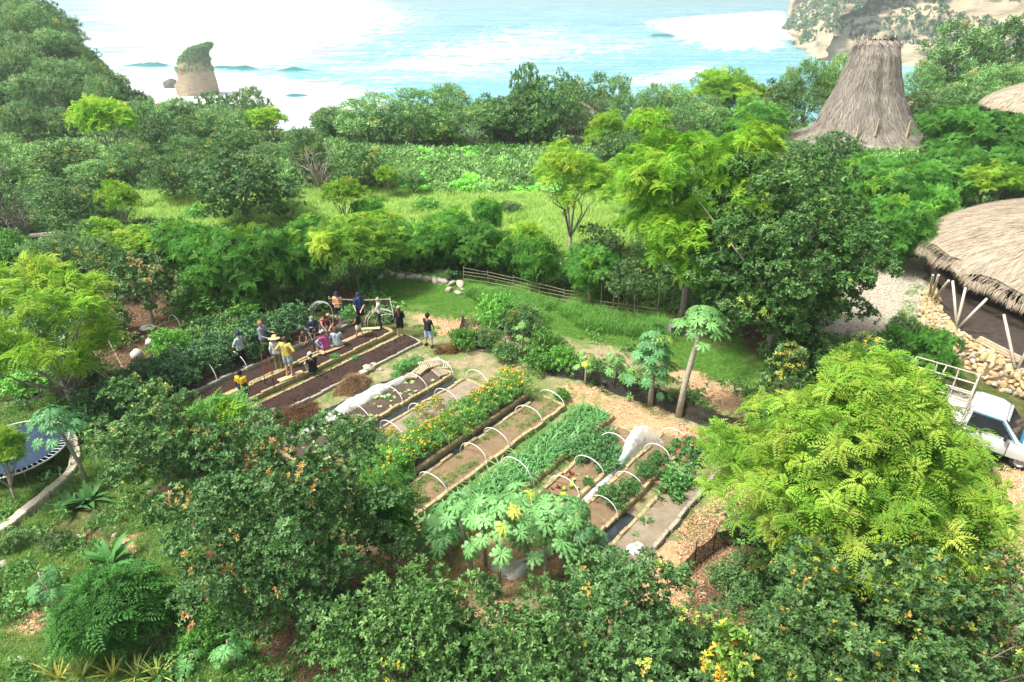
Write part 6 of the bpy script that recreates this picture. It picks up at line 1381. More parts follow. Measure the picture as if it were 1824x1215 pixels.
def as_template(me):
    v = np.empty(len(me.vertices) * 3); me.vertices.foreach_get('co', v); f = np.empty(len(me.polygons) * 3, np.int32); me.polygons.foreach_get('vertices', f)
    return v.reshape(-1, 3), f.reshape(-1, 3), np.zeros(len(me.vertices), int)
if REST:
    rr_ = np.random.RandomState(3); o = obj('rubble', instance_cloud('rubble', [as_template(q) for q in STONES_G[:3]], np.array(REST), rr_.normal(0, 1, (len(REST), 3)), rr_.uniform(.12, .22, len(REST)), np.ones((len(REST), 3)), rr_, mat=M_STONEG), wallt); o['kind'] = 'stuff'
fpl = [Vector((p_.x, p_.y, .98)) for p_ in Iw] + [Vector((PC.x + 9.5 * math.cos(t_), PC.y + 9.5 * math.sin(t_), .98)) for t_ in np.linspace(R(-20), R(175), 14)]
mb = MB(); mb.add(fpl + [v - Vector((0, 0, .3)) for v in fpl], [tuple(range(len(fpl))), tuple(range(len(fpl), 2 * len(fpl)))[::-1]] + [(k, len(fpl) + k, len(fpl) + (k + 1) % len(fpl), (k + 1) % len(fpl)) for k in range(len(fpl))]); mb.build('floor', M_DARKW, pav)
mb = MB(); mb.lathe([(4.2, 0.9), (4.2, 4.5)], 40, (PC.x, PC.y, 0)); mb.build('interior_dark_drum', M_DARKW, pav)  # dark drum added so the space under the roof looks shaded
def post(pa, za, pb, zb, r=0.07, pairs=1):
    a = G(*pa, za); b = G(*pb, zb); mb = MB(); mb.tube([a, a.lerp(b, .5) + Vector((0, 0, .02)), b], [r * 1.05, r, r * .9], 9); mb.build('post', M_POST, pav, True)
for a, b in (((1704, 580), (1697, 500)), ((1703, 584), (1720, 512)), ((1706, 586), (1758, 532)), ((1808, 656), (1788, 560)), ((1813, 656), (1850, 580)), ((1656, 524), (1662, 490)), ((1660, 528), (1672, 490)), ((1666, 530), (1690, 500)), ((1900, 700), (1870, 600)), ((1905, 702), (1950, 620))): post(a, WZ, b, 3.1)
for k in range(3):
    mb = MB(); a = G(1738 + k * 4, 606 - k * 3, WZ + .1); b = G(1815 + k * 4, 645 - k * 3, WZ + .1); mb.box((a + b) / 2, ((b - a).length, .16, .05), math.atan2(b.y - a.y, b.x - a.x)); mb.build('sill_plank', M_PLANK if k == 1 else M_BAMBOO, pav)
# ------------------------------------------------------------------ tower house
tw = thing('tower_house', 'traditional house with a tall steep thatched tower roof among the trees', 'house', (0, 0, 0))
TC = Vector((40.2, 80, 0)); TS = [(-1.0, 11.5, 10, .9), (-0.2, 9.4, 8.2, .8), (0.6, 7.2, 6.4, .6), (1.1, 5.9, 5.4, .3), (2.0, 4.95, 4.7, .0), (3.8, 4.0, 3.9, -.45), (6.0, 3.1, 3.0, -.65), (8.4, 2.4, 2.4, -.75), (9.9, 2.15, 1.9, -.8), (10.7, 2.1, 1.1, -.8), (11.0, 1.7, 0.15, -.8)]
def tw_surf(u, v):
    k = v * (len(TS) - 1); i = min(int(k), len(TS) - 2); f = k - i; z, a, b, ox = [TS[i][q] * (1 - f) + TS[i + 1][q] * f for q in range(4)]
    c, s = math.cos(u), math.sin(u); n = 3.2; d = (abs(c) ** n + abs(s) ** n) ** (-1 / n); w = 1 + 0.02 * math.sin(u * 11 + v * 5)
    return (TC.x + ox + a * c * d * w, TC.y + b * s * d * w, z + 0.06 * math.sin(u * 17))
thatch_roof(tw, tw_surf, 2 * math.pi, M_THATCHG, 13000, 1.5, 0.06, 6, 72, 34, 0.16, fringe=0.03)
for s in (-1, 1):
    mb = MB(); mb.tube([(TC.x - .8 + s * 1.65, TC.y, 10.4), (TC.x - .8 + s * 1.75, TC.y, 11.7)], [.13, .06], 7); mb.build('roof_horn', M_POST, tw)
for i, (dx, z0) in enumerate(((-3.2, 2.2), (-1.2, 2.6), (2.2, 2.4))):
    mb = MB(); y = TC.y - 4.95; mb.tube([(TC.x + dx, y + .08, z0 - .6), (TC.x + dx + .2, y + .42, z0 + 1.2)], [.16, .05], 7); mb.build('thatch_patch', pm('fresh_straw', (0.42, 0.34, 0.21), (0.34, 0.27, 0.17), 8, .9, .4), tw)
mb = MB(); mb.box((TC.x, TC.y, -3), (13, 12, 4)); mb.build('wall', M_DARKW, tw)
def dome_hut(label, c, rx, ry, z0, z1, m, ns, seed, pw=0.9, ln=0.6):
    o = thing('thatched_hut', label, 'hut', (0, 0, 0))
    def sf(u, v): t = 1 - .98 * v; return (c[0] + rx * t * math.cos(u), c[1] + ry * t * math.sin(u), z0 + (z1 - z0) * (1 - t ** 1.6) ** pw)
    thatch_roof(o, sf, 2 * math.pi, m, ns, ln, 0.05, seed, 32, 10, 0.08)
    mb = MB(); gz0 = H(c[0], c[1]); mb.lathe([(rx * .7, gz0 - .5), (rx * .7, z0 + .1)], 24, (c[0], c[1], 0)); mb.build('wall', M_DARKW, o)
a = AT(1036, 214, 92); dome_hut('round thatched hut roof showing through the wood', (a.x, 92), 2.9, 2.7, a.z - .5, AT(1036, 184, 92).z, M_THATCH, 1500, 7)
a = AT(262, 292, 74); dome_hut('small shaggy thatched hut under the dark tree', (a.x, 74), 1.6, 1.5, H(a.x, 74) + .3, AT(262, 258, 74).z, M_THATCHG, 900, 8)
a = AT(1885, 205, 72); dome_hut('broad thatched roof at the picture edge below the large trees', (a.x + 1, 74), 7.0, 6.5, a.z + .5, AT(1885, 138, 74).z, M_THATCH, 4000, 9, 0.8)
a = AT(1632, 205, 86); dome_hut('pale thatched roof corner beside the tower', (a.x, 88), 2.2, 2.2, a.z - .4, AT(1632, 178, 88).z, M_THATCH, 700, 10)
# ------------------------------------------------------------------ pickup truck
M_PAINT = pm('white_car_paint', (0.62, 0.65, 0.66), (0.5, 0.5, 0.48), 1.3, 0.28, 0.0, spec=0.5, coat=0.6); M_GLASS = pm('car_glass', (0.025, 0.03, 0.035), (0.02, 0.022, 0.025), 3, 0.08, 0, spec=0.6)
M_RUB = pm('rubber', (0.03, 0.03, 0.03), (0.02, 0.02, 0.02), 9, 0.85, 0.2); M_BLUEG = pm('blue_trim', (0.02, 0.25, 0.42), (0.015, 0.18, 0.32), 4, 0.35, 0.0); M_WPAINT = pm('weathered_white_bar', (0.62, 0.58, 0.5), (0.4, 0.34, 0.27), 6, 0.6, 0.2); M_LAMP = pm('lamp_glass', (0.6, 0.6, 0.58), (0.5, 0.5, 0.48), 4, 0.1, 0, spec=0.6); M_AMB = pm('amber_lens', (0.75, 0.3, 0.04), (0.65, 0.25, 0.03), 4, 0.15, 0)
tk = thing('pickup_truck', 'white pickup truck with an open bar cage over its load bed', 'pickup truck', (18.65, 23.35, 0), R(-40))
def loft(name, secs, m, parent, smooth=True, bev=0.03):
    """body lofted through sections (x, z_low, z_high, halfwidth_low, halfwidth_high)"""
    V = []; F = []
    for x, z0, z1, w0, w1, zm in secs: V += [(x, -w0, z0), (x, -w0 * 1.03, zm), (x, -w1, z1), (x, w1, z1), (x, w0 * 1.03, zm), (x, w0, z0)]
    n = 6
    for i in range(len(secs) - 1):
        for k in range(n): k2 = (k + 1) % n; F.append((i * n + k, i * n + k2, (i + 1) * n + k2, (i + 1) * n + k))
    F.append(tuple(range(n))[::-1]); F.append(tuple((len(secs) - 1) * n + k for k in range(n)))
    me = bpy.data.meshes.new(name); me.from_pydata(V, [], F); me.update(); me.materials.append(m); o = obj(name, me, parent)
    b = o.modifiers.new('round', 'BEVEL'); b.width = bev; b.segments = 3; b.limit_method = 'ANGLE'; b.angle_limit = R(25)
    if smooth: me.polygons.foreach_set('use_smooth', [True] * len(me.polygons))
    return o
K = 1.0
loft('body', [(0.0, .42, 1.12, .93, .93, .8), (1.2, .40, 1.14, .95, .93, .8), (1.95, .40, 1.12, .95, .88, .8), (2.55, .42, 1.0, .92, .82, .78), (2.85, .46, .84, .86, .78, .7)], M_PAINT, tk, bev=.06)
loft('cabin', [(0.02, 1.1, 1.92, .91, .80, 1.12), (0.25, 1.1, 1.98, .92, .80, 1.12), (1.0, 1.1, 1.96, .92, .79, 1.12), (1.25, 1.1, 1.86, .92, .78, 1.12), (1.98, 1.06, 1.13, .90, .84, 1.1)], M_PAINT, tk, bev=.05)
def quad(name, pts, m, parent, th=0.012):
    pts = [Vector(p) for p in pts]; n = (pts[1] - pts[0]).cross(pts[-1] - pts[0]).normalized(); k = len(pts)
    mb = MB(); mb.add(pts + [p + n * th for p in pts], [tuple(range(k))[::-1], tuple(range(k, 2 * k))] + [(i, (i + 1) % k, k + (i + 1) % k, k + i) for i in range(k)]); return mb.build(name, m, parent)
quad('windscreen', [(1.97, -.80, 1.15), (1.97, .80, 1.15), (1.32, .70, 1.84), (1.32, -.70, 1.84)], M_GLASS, tk, .02)
quad('sunstrip', [(1.40, -.70, 1.80), (1.40, .70, 1.80), (1.335, .68, 1.865), (1.335, -.68, 1.865)], M_PAINT, tk, .03)
quad('windscreen_trim', [(2.04, -.82, 1.12), (2.04, .82, 1.12), (1.95, .80, 1.185), (1.95, -.80, 1.185)], M_BLUEG, tk, .025)
for s in (-1, 1):
    y = lambda z: s * (.935 - (z - 1.12) * .155)
    pts = [(.16, y(1.2), 1.2), (1.72, y(1.2), 1.2), (1.22, y(1.78), 1.78), (.22, y(1.82), 1.82)]
    if s < 0: q = quad('side_window', pts, M_GLASS, tk, .012)
    else: q = quad('side_window', pts[::-1], M_GLASS, tk, .012)
    mb = MB(); mb.tube([(1.80, y(1.17) * 1.01, 1.17), (1.24, y(1.83) * 1.01, 1.83), (.2, y(1.87) * 1.01, 1.87)], .02, 6); mb.build('window_trim', M_BLUEG, tk)
    mb = MB(); mb.box((.35, s * .965, 1.02), (.2, .03, .05)); mb.build('door_handle', M_RUB, tk)
    mb = MB(); mb.box((1.5, s * 1.05, 1.24), (.1, .2, .16)); mb.tube([(1.5, s * .93, 1.2), (1.5, s * 1.02, 1.22)], .02, 6); mb.build('wing_mirror', M_RUB, tk)
    mb = MB(); mb.box((2.74, s * .66, .84), (.16, .34, .15), 0); h = mb.build('headlight', M_LAMP, tk); mb = MB(); mb.box((2.80, s * .72, .80), (.08, .12, .08)); mb.build('indicator', M_AMB, h)
    mb = MB(); mb.box((.08, s * .962, .8), (.022, .02, .66)); mb.box((1.66, s * .972, .8), (.022, .02, .6)); mb.box((.87, s * .985, .47), (1.6, .02, .022)); mb.build('door_seam', M_RUB, tk)
    for x in (2.2, -1.6):
        w = thing('wheel', None, None, (0, 0, 0)); w.parent = tk; w.location = (x, s * .8, .33); del_ = None
        mb = MB(); mb.lathe([(.2, -.1), (.31, -.1), (.335, -.06), (.335, .06), (.31, .1), (.2, .1)], 22); t = mb.build('tyre', M_RUB, w, True); t.rotation_euler = (R(90), 0, 0)
        mb = MB(); mb.lathe([(.205, -.09), (.19, -.03), (.06, -.02), (.06, -.05), (.003, -.05)], 16); t = mb.build('rim', pm('steel_rim', (.5, .5, .5), (.4, .4, .4), 5, .35, 0, metal=.8), w, True); t.rotation_euler = (R(90) if s > 0 else R(-90), 0, 0)
mb = MB(); mb.box((2.9, 0, .46), (.12, 1.7, .2)); mb.build('bumper', M_RUB, tk); mb = MB(); mb.box((2.8, 0, .68), (.1, .9, .1)); mb.build('grille', M_RUB, tk)
mb = MB(); mb.box((-1.25, 0, .78), (2.45, 1.9, .1)); mb.box((-1.25, .93, .98), (2.45, .05, .36)); mb.box((-1.25, -.93, .98), (2.45, .05, .36)); mb.box((-2.46, 0, .98), (.05, 1.9, .36)); mb.build('load_bed', M_PAINT, tk); mb = MB(); mb.box((-1.0, 0, .55), (2.9, .8, .2)); mb.build('chassis', M_RUB, tk)
cage = thing('bar_cage', None, None); cage.parent = tk
def bar(a, b, r=.03): mb = MB(); mb.tube([a, b], r, 6); mb.build('bar', M_WPAINT, cage)
for s in (-1, 1):
    for z in (1.3, 1.72, 2.15, 2.6): bar((-2.4, s * .97, z), (-.05, s * .97, z))
    for x in (-2.4, -1.6, -.8, -.05): bar((x, s * .97, 1.1), (x, s * .97, 2.6))
for x in (-2.4, -1.25, -.05): bar((x, -.97, 2.6), (x, .97, 2.6))
for z in (1.72, 2.15): bar((-2.4, -.97, z), (-2.4, .97, z)); bar((-.05, -.97, z), (-.05, .97, z))
bar((-.05, -.97, 2.6), (-.05, -.2, 1.2)); bar((-.05, .97, 2.6), (-.05, .2, 1.2))
# ------------------------------------------------------------------ trampoline
tr_ = thing('trampoline', 'round blue trampoline on the grass beside a curved stone kerb', 'trampoline', (-19.35, 21.4, H(-19.35, 21.4)))
M_MAT = pm('blue_mat', (0.018, 0.04, 0.085), (0.012, 0.026, 0.06), 2, 0.6, 0.1); M_STEEL = pm('galvanised', (0.5, 0.53, 0.55), (0.38, 0.4, 0.42), 5, 0.4, 0.05, metal=.6)
mb = MB(); mb.lathe([(1.62, .88), (1.0, .86), (.003, .84)], 48); mb.build('mat', M_MAT, tr_, True)
mb = MB(); mb.tube([(1.92 * math.cos(i * math.pi / 24), 1.92 * math.sin(i * math.pi / 24), .9) for i in range(49)], .035, 8, False); mb.build('frame_ring', M_STEEL, tr_, True)
mb = MB(); mb.tube([(.0, 0, 0), (.27, 0, .01)], .014, 5); spr = mb.mesh('spring', M_STEEL)
for i in range(60): an = i * 2 * math.pi / 60; obj('spring', spr, tr_, None, (1.62 * math.cos(an), 1.62 * math.sin(an), .885), (0, 0, an))
for i in range(4):
    an = i * math.pi / 2 + .5; mb = MB(); p = [Vector((1.92 * math.cos(an + d), 1.92 * math.sin(an + d), z)) for d, z in ((-.25, .9), (-.25, .05), (.25, .05), (.25, .9))]; mb.tube(p, .025, 7); mb.build('leg', M_STEEL, tr_, True)
KB = [block_mesh('kerb_stone', 60 + i, pm('kerb_limestone', (0.6, 0.55, 0.42), (0.4, 0.36, 0.27), 3, .9, .5)) for i in range(4)]
kerb = thing('stone_kerb', 'curved line of pale kerb stones beside the trampoline', 'stone kerb', (0, 0, 0))
pts = [G(a, b) for a, b in ((127, 776), (134, 795), (138, 815), (133, 838), (118, 858), (97, 874), (75, 893), (55, 908), (35, 924), (15, 940), (0, 950))]
for i in range(len(pts) - 1):
    for k in range(2):
        p = pts[i].lerp(pts[i + 1], (k + .5) / 2); d = pts[i + 1] - pts[i]; obj('kerb_stone', srs.choice(KB), kerb, None, (p.x, p.y, H(p.x, p.y) + .12), (srs.uniform(-.1, .1), srs.uniform(-.1, .1), math.atan2(d.y, d.x) + srs.uniform(-.1, .1)), (d.length / 2 * 1.02, .36 * srs.uniform(.8, 1.1), .3))
# ------------------------------------------------------------------ fences
def net_fence(label, base, hs, seed, pole=True, sag=.12, top=False):
    o = thing('net_fence', label, 'net fence', (0, 0, 0)); P_ = [ground(a, b) for a, b in base]; rs = np.random.RandomState(seed); V = []; n = 0; nj = 7
    for i in range(len(P_) - 1):
        for t in np.linspace(0, 1, 8)[:-1 if i < len(P_) - 2 else None]:
            p = P_[i].lerp(P_[i + 1], t); h = hs[i] * (1 - t) + hs[i + 1] * t - sag * math.sin(math.pi * t); n += 1
            for j in range(nj):
                f = j / (nj - 1); w = .12 * (float(vnoise(n * .5, j, 1.5, seed)) - .5) * 2; V.append((p.x + w * .6 * math.sin(f * 3), p.y + w * math.sin(f * 3) - (.12 if j == 0 else 0), p.z + h * f - .02))
    idx = np.arange(n * nj).reshape(n, nj); F = np.stack([idx[:-1, :-1].ravel(), idx[1:, :-1].ravel(), idx[1:, 1:].ravel(), idx[:-1, 1:].ravel()], 1)
    obj('net', np_mesh('net', V, F, smooth=True), o, M_NET)
    for i, p in enumerate(P_):
        mb = MB(); mb.tube([(p.x, p.y + .05, p.z - .1), (p.x + rs.uniform(-.06, .06), p.y + .06, p.z + hs[i] + rs.uniform(.02, .2))], .028, 6); mb.build('stake', M_BAMBOO if pole else M_BARK_D, o)
    if top:
        for i in range(len(P_) - 1): mb = MB(); mb.tube([P_[i] + Vector((0, .05, hs[i])), P_[i + 1] + Vector((0, .05, hs[i + 1]))], .025, 6); mb.build('top_rail', M_BAMBOO, o)
net_fence('long low black net fence between the papaya trees and the outer path', [(985, 668), (1040, 682), (1100, 702), (1170, 728), (1240, 752), (1325, 784)], [.7, .75, .85, .95, .9, .8], 1, False)
net_fence('black net fence in the shrubs beside the torn peak', [(850, 622), (900, 632), (960, 652), (985, 668)], [.7, .65, .7, .7], 2, False)
net_fence('torn black net hanging from a stake by the dirt path', [(808, 612), (826, 602), (850, 622)], [.15, 1.35, .75], 3, True, .25)
net_fence('black net screen with a pale top rail behind the standing people', [(588, 560), (640, 562), (697, 562), (703, 578)], [.95, .85, .9, .3], 4, True, .05, True)
net_fence('black net at the lower corner under the big feathery tree', [(1195, 1050), (1235, 1020), (1270, 985), (1330, 960)], [.8, .9, .9, .8], 5, False)
M_FENCE = pm('grey_bamboo', (0.33, 0.28, 0.2), (0.2, 0.16, 0.11), 6, 0.8, 0.2)
fen = thing('bamboo_fence', 'weathered bamboo rail fence along the tall grass', 'fence', (0, 0, 0))
fp = [ground(a, b) for a, b in ((826, 505), (870, 512), (915, 522), (960, 533), (1005, 543), (1050, 552), (1100, 560), (1170, 566))]
for i, p in enumerate(fp):
    mb = MB(); mb.tube([(p.x, p.y, p.z - .1), (p.x + srs.uniform(-.05, .05), p.y, p.z + (1.1 if i < 5 else 1.6))], .024, 6); mb.build('post', M_FENCE, fen)
    if i < len(fp) - 1:
        q = fp[i + 1]
        for z in (.3, .55, .78, .98):
            if i > 4 and z > .6: continue
            mb = MB(); mb.tube([(p.x, p.y - .04, p.z + z + srs.uniform(-.04, .04)), (q.x, q.y - .04, q.z + z + srs.uniform(-.04, .04))], .018, 6); mb.build('rail', M_FENCE, fen)
for i, (px, py) in enumerate([(1045, 570), (1068, 560), (1088, 575), (1110, 566), (1128, 585)]):
    g = ground(px, py); mb = MB(); mb.tube([(0, 0, -.1), (.04, 0, 1.0), (.0, 0, 1.9)], [.03, .026, .018], 6); o = mb.build('stick', M_BARK_D); o.location = g; o.rotation_euler = (srs.uniform(-.08, .08), srs.uniform(-.08, .08), 0); tag(o, 'thin upright stick in the tall grass at the end of the bamboo fence, %s' % ordinal(i), 'stick', 'upright sticks at the fence end')
# ------------------------------------------------------------------ loose things
g = ground(1430, 612); o = thing('barrel', 'dark metal barrel under the edge of the huge dark tree', 'barrel', g); mb = MB(); mb.lathe([(.003, .02), (.42, .02), (.43, .3), (.445, .31), (.43, .33), (.43, .62), (.445, .63), (.43, .65), (.43, .95), (.39, .95), (.385, .3), (.003, .25)], 24); mb.build('drum', pm('dark_steel', (.07, .08, .085), (.045, .05, .05), 3, .5, .1, metal=.5), o, True)
g = ground(1203, 602); o = thing('concrete_culvert', 'grey concrete block with a dark opening under the big tree', 'culvert', g, .2, None, .6); mc = pm('concrete', (.22, .21, .19), (.14, .135, .12), 3, .9, .3)
for x, w in ((-.55, .25), (.55, .25)): mb = MB(); mb.box((x, 0, .5), (w, .7, 1.0)); mb.build('side_block', mc, o)
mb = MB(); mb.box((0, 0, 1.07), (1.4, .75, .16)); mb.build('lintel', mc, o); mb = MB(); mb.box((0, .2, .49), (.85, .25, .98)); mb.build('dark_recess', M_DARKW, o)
M_SACK = pm('white_sack', (.62, .61, .58), (.48, .47, .44), 4, .8, .5, bscale=9)
for px, py, s, lab in ((275, 612, (.5, .3, .25), 'white sack lying over the end of the vine bed'), (245, 640, (.32, .3, .38), 'upright white sack beside the leaf litter'), (262, 586, (.4, .3, .1), 'flat white cloth on the leaf litter')):
    g = G(px, py); o = obj('sack', blob_mesh('sack', int(px), 3, .3, .9, M_SACK), None, None, (g.x, g.y, s[2] * .6), (0, 0, .6), s); tag(o, lab, 'sack')
g = G(356, 668); o = thing('bag_on_stick', 'bright blue bag hung over a stick at the vine bed corner', 'bag', g); mb = MB(); mb.tube([(0, 0, 0), (-.1, .05, .9), (-.18, .1, 1.15)], .02, 6); mb.build('stick', M_BAMBOO, o)
b_ = obj('bag', blob_mesh('bag', 77, 3, .35, 1.0, pm('blue_bag', (.015, .2, .5), (.01, .13, .36), 5, .5, .4)), o, None, (-.22, .1, 1.05), (0, .2, 0), (.22, .12, .34))
for i, (p0, p1, z0, z1) in enumerate((((230, 676), (192, 605), .1, 1.6), ((224, 676), (206, 640), .1, 1.2), ((205, 665), (120, 625), .5, 2.2), ((212, 690), (112, 618), .3, 2.2), ((235, 620), (226, 585), .1, 1.5), ((213, 596), (207, 566), .1, 1.5), ((250, 720), (180, 660), .3, 1.4))):
    a = G(*p0, z0); b2 = G(*p1, z1); mb = MB(); mb.tube([a, b2], [.03, .022], 6); o = mb.build('pole', M_BAMBOO); tag(o, 'slanting bamboo pole leaning in the thicket beside the leaf litter, %s' % ordinal(i), 'pole', 'slanting poles by the leaf litter')
# bundles of spare pipes behind the people
for i, (px, py, w, h, dz) in enumerate(((572, 562, 1.3, 1.3, 0), (573, 561, 1.22, 1.22, 0), (575, 560, 1.15, 1.15, 0), (577, 559, 1.1, 1.05, 0), (679, 580, 1.75, 1.5, 0), (681, 579, 1.6, 1.4, 0), (690, 578, 1.3, .9, 0), (475, 545, 1.5, 1.3, 0), (535, 540, 1.2, 1.1, 0))):
    g = G(px, py); o = obj('hoop', HOOPS[i % 4], None, None, g, (0, 0, R(90) + .25 + srs.uniform(-.05, .05)), (1, w / 1.3, h)); tag(o, 'spare white pipe hoop standing behind the people, %s from the vine bed' % ordinal(i), 'hoop', 'spare hoops behind the people')
# left clearing: orange disc, loungers, platform
g = ground(68, 254); o = thing('round_board', 'orange-red round board at the edge of the far clearing', 'board', g); mb = MB(); mb.lathe([(.003, .06), (.62, .06), (.62, -.06), (.003, -.06)], 26); d = mb.build('disc', pm('orange_paint', (.75, .13, .05), (.65, .1, .04), 3, .6, .1), o); d.location = (0, 0, .75); d.rotation_euler = (R(75), 0, .2)
mb = MB(); mb.tube([(0, .12, -.1), (0, .12, .7)], .04, 6); mb.build('stand', M_BARK_D, o)
for i, (px, py) in enumerate(((75, 232), (84, 226))):
    g = ground(px, py); o = thing('sun_lounger', 'grey-white sun lounger in the far clearing, %s' % ('nearer one' if i == 0 else 'farther one'), 'sun lounger', g, .5, 'sun loungers in the far clearing', 1.2)
    mb = MB(); mb.box((.3, 0, .35), (1.4, .65, .08)); mb.build('seat', M_STEEL, o); mb = MB(); mb.box((-.6, 0, .6), (.8, .65, .08), M=Matrix.Rotation(R(40), 3, 'Y')); mb.build('backrest', M_STEEL, o)
    for x in (-.3, .9):
        for y in (-.25, .25): mb = MB(); mb.box((x, y, .17), (.06, .06, .34)); mb.build('leg', M_STEEL, o)
g = ground(75, 432); o = thing('low_table', 'low grey plank table in the thicket by the dracaena', 'table', g, .3); mb = MB(); mb.box((0, 0, .5), (1.5, .9, .08)); mb.build('tabletop', M_WPAINT, o)
for x in (-.6, .6):
    for y in (-.35, .35): mb = MB(); mb.box((x, y, .23), (.08, .08, .46)); mb.build('leg', M_BARK_D, o)
# ------------------------------------------------------------------ bare and special trees
def bare_tree(px, base, top, w, label, seed, m=None, r=.09, nb=14, leaves=None, name='bare_tree'):
    b = ground(px, base); h = AT(px, top, b.y).z - b.z; rx = w / 2 * (b.y / ray(px, base)[1]) / FPX; rs = np.random.RandomState(seed); o = thing(name, label, 'tree', b)
    d = fib(26, rs, 0.0); L = d * np.array([rx, rx, h * .62]) * rs.uniform(.8, 1.1, (26, 1)) + np.array([0, 0, h * .38])
    obj('trunk', branch_mesh('trunk', rs, r, h * .5, [tuple(x) for x in L], m or M_BARK, .2, 26, .14, 5, .3, 1.0), o)
    if leaves:
        p = np.concatenate([L + rs.normal(0, .25, L.shape) for _ in range(leaves[1])]); c = obj('crown', instance_cloud('crown', [t_rosette(rs, 6, .2, .07, (0, 60), 4) for _ in range(2)], p, up3(len(p), rs, .5), rs.uniform(.7, 1.2, len(p)), palette(rs, len(p), leaves[0]), rs, mat=M_LEAF), o)
    return o
bare_tree(572, 348, 255, 75, 'dead grey leafless tree at the far edge of the meadow', 1, r=.14)
bare_tree(490, 272, 205, 85, 'bare pale-branched frangipani in the wood', 2, r=.12, leaves=([(.2, .3, .08)], 2))
bare_tree(1175, 190, 150, 60, 'bare grey branches rising above the wood', 3, r=.1)
bare_tree(45, 440, 360, 60, 'dry dracaena with forked bare limbs', 4, r=.2, leaves=([(.05, .09, .03), (.07, .12, .04)], 5), name='dracaena')
bare_tree(20, 430, 330, 70, 'dark spiky dracaena at the picture edge', 5, M_BARK_D, .22, leaves=([(.06, .13, .05), (.05, .1, .04)], 14), name='dracaena')
bare_tree(40, 252, 195, 130, 'wide pale grey shrub of bare twigs with whitish tips', 6, pm('pale_twigs', (.55, .54, .46), (.4, .4, .33), 6, .9, .2), .1, leaves=([(.42, .46, .34), (.35, .4, .27)], 12), name='frangipani')
bare_tree(135, 720, 590, 190, 'tangle of pale bare limbs below the yellow-green tree', 7, r=.1)
bare_tree(700, 345, 290, 40, 'thin bare stemmed sapling at the far meadow edge', 8, r=.06, leaves=(C_FGR, 4))
# banana-like clumps, sisal, striped plants
def strap_plant(px, py, n, L, W_, col, label, seed, el=(35, 80), name='broadleaf_clump', bend=.55, cat='plant', s=1.0):
    rs = np.random.RandomState(seed); g = ground(px, py); o = thing(name, label, cat, g, 0, None, s); obj('leaves', instance_cloud('leaves', [blade_t(rs, n, L, W_, el, bend, 5)], np.zeros((1, 3)), np.array([[0, 0, 1.]]), np.ones(1), np.array([col]), rs, mat=M_LEAF), o)
strap_plant(165, 905, 16, 1.1, .28, (.05, .14, .035), 'clump of broad dark paddle leaves beside the leaning papaya', 1); strap_plant(200, 1010, 18, 1.2, .3, (.06, .18, .045), 'clump of broad paddle leaves above the bright feathery shrub', 2); strap_plant(95, 1110, 7, .7, .2, (.12, .28, .07), 'small pale paddle-leaved plant on the slope', 3); strap_plant(135, 915, 12, .9, .22, (.05, .13, .04), 'low dark paddle-leaved clump beside the kerb', 13)
for i, (px, py) in enumerate(((150, 1210), (205, 1212), (245, 1210), (110, 1222), (285, 1218))): strap_plant(px, py, 16, .9, .06, (.38, .36, .08) if i % 2 else (.28, .32, .08), 'yellow-striped strappy plant at the bottom edge, %s from the corner' % ordinal(i), 20 + i, (45, 85), 'striped_plant', .4)
for i, (px, py) in enumerate(((763, 503), (795, 506), (780, 500), (750, 506))): strap_plant(px, py, 22, .6, .07, (.16, .24, .14), 'grey-green spiky agave by the pale stones, %s' % ordinal(i), 30 + i, (25, 85), 'agave', .15)
# scrub on the stack and cliffs
def scrub(name, P0, N0, size, cols, seed, parent, nl=9):
    rs = np.random.RandomState(seed); return obj(name, instance_cloud(name, [t_rosette(rs, nl, 1.0, .6, (-10, 80), 4, .4) for _ in range(3)], P0, N0, size * rs.uniform(.6, 1.4, len(P0)), palette(rs, len(P0), cols), rs, mat=M_LEAF), parent)
rs = np.random.RandomState(4); pp, nn = [], []
for k in range(2000):
    i = rs.randint(3, len(STROWS) - 1); a = rs.uniform(0, 6.283); ring = STV[i * 28:(i + 1) * 28]; v = ring[int(a / 6.2832 * 28) % 28]; v2 = STV[(i + 1) * 28 + int(a / 6.2832 * 28) % 28]; q = v + (v2 - v) * rs.uniform(0, 1)
    if i < 5 and rs.uniform() < .6: continue
    pp.append(q); nn.append([math.cos(a), math.sin(a), .8])
scrub('scrub', np.array(pp), np.array(nn), .95, C_GREY, 1, stack_o)['kind'] = 'stuff'
def cliff_scrub(CV, seed, thr, label):
    rs = np.random.RandomState(seed); pp, nn = [], []; nu, nv = CV.shape[:2]
    for k in range(26000):
        i = rs.randint(0, nu - 1); j = rs.randint(1, nv - 1); a, b = rs.uniform(0, 1, 2); q = CV[i, j] * (1 - a) * (1 - b) + CV[i + 1, j] * a * (1 - b) + CV[i, j + 1] * (1 - a) * b + CV[i + 1, j + 1] * a * b
        n = float(vnoise(q[0] + q[1] * .5, q[2] * 2.0, 42, seed)) * .7 + float(vnoise(q[0] - q[1] * .3, q[2] * 1.5, 13, seed + 1)) * .3
        if n + .3 * j / nv < thr and j < nv * .8: continue
        pp.append(q + rs.normal(0, .5, 3)); nn.append([0, -.6, 1])
        if len(pp) > 9500: break
    o = scrub('cliff_scrub', np.array(pp), np.array(nn), 2.6, [(.07, .15, .06), (.09, .18, .07), (.05, .11, .05)], seed, None, 7); tag(o, label, 'scrub', kind='stuff')
cliff_scrub(CLIFFV, 3, .5, 'patches of green scrub clinging to the pale limestone cliff')
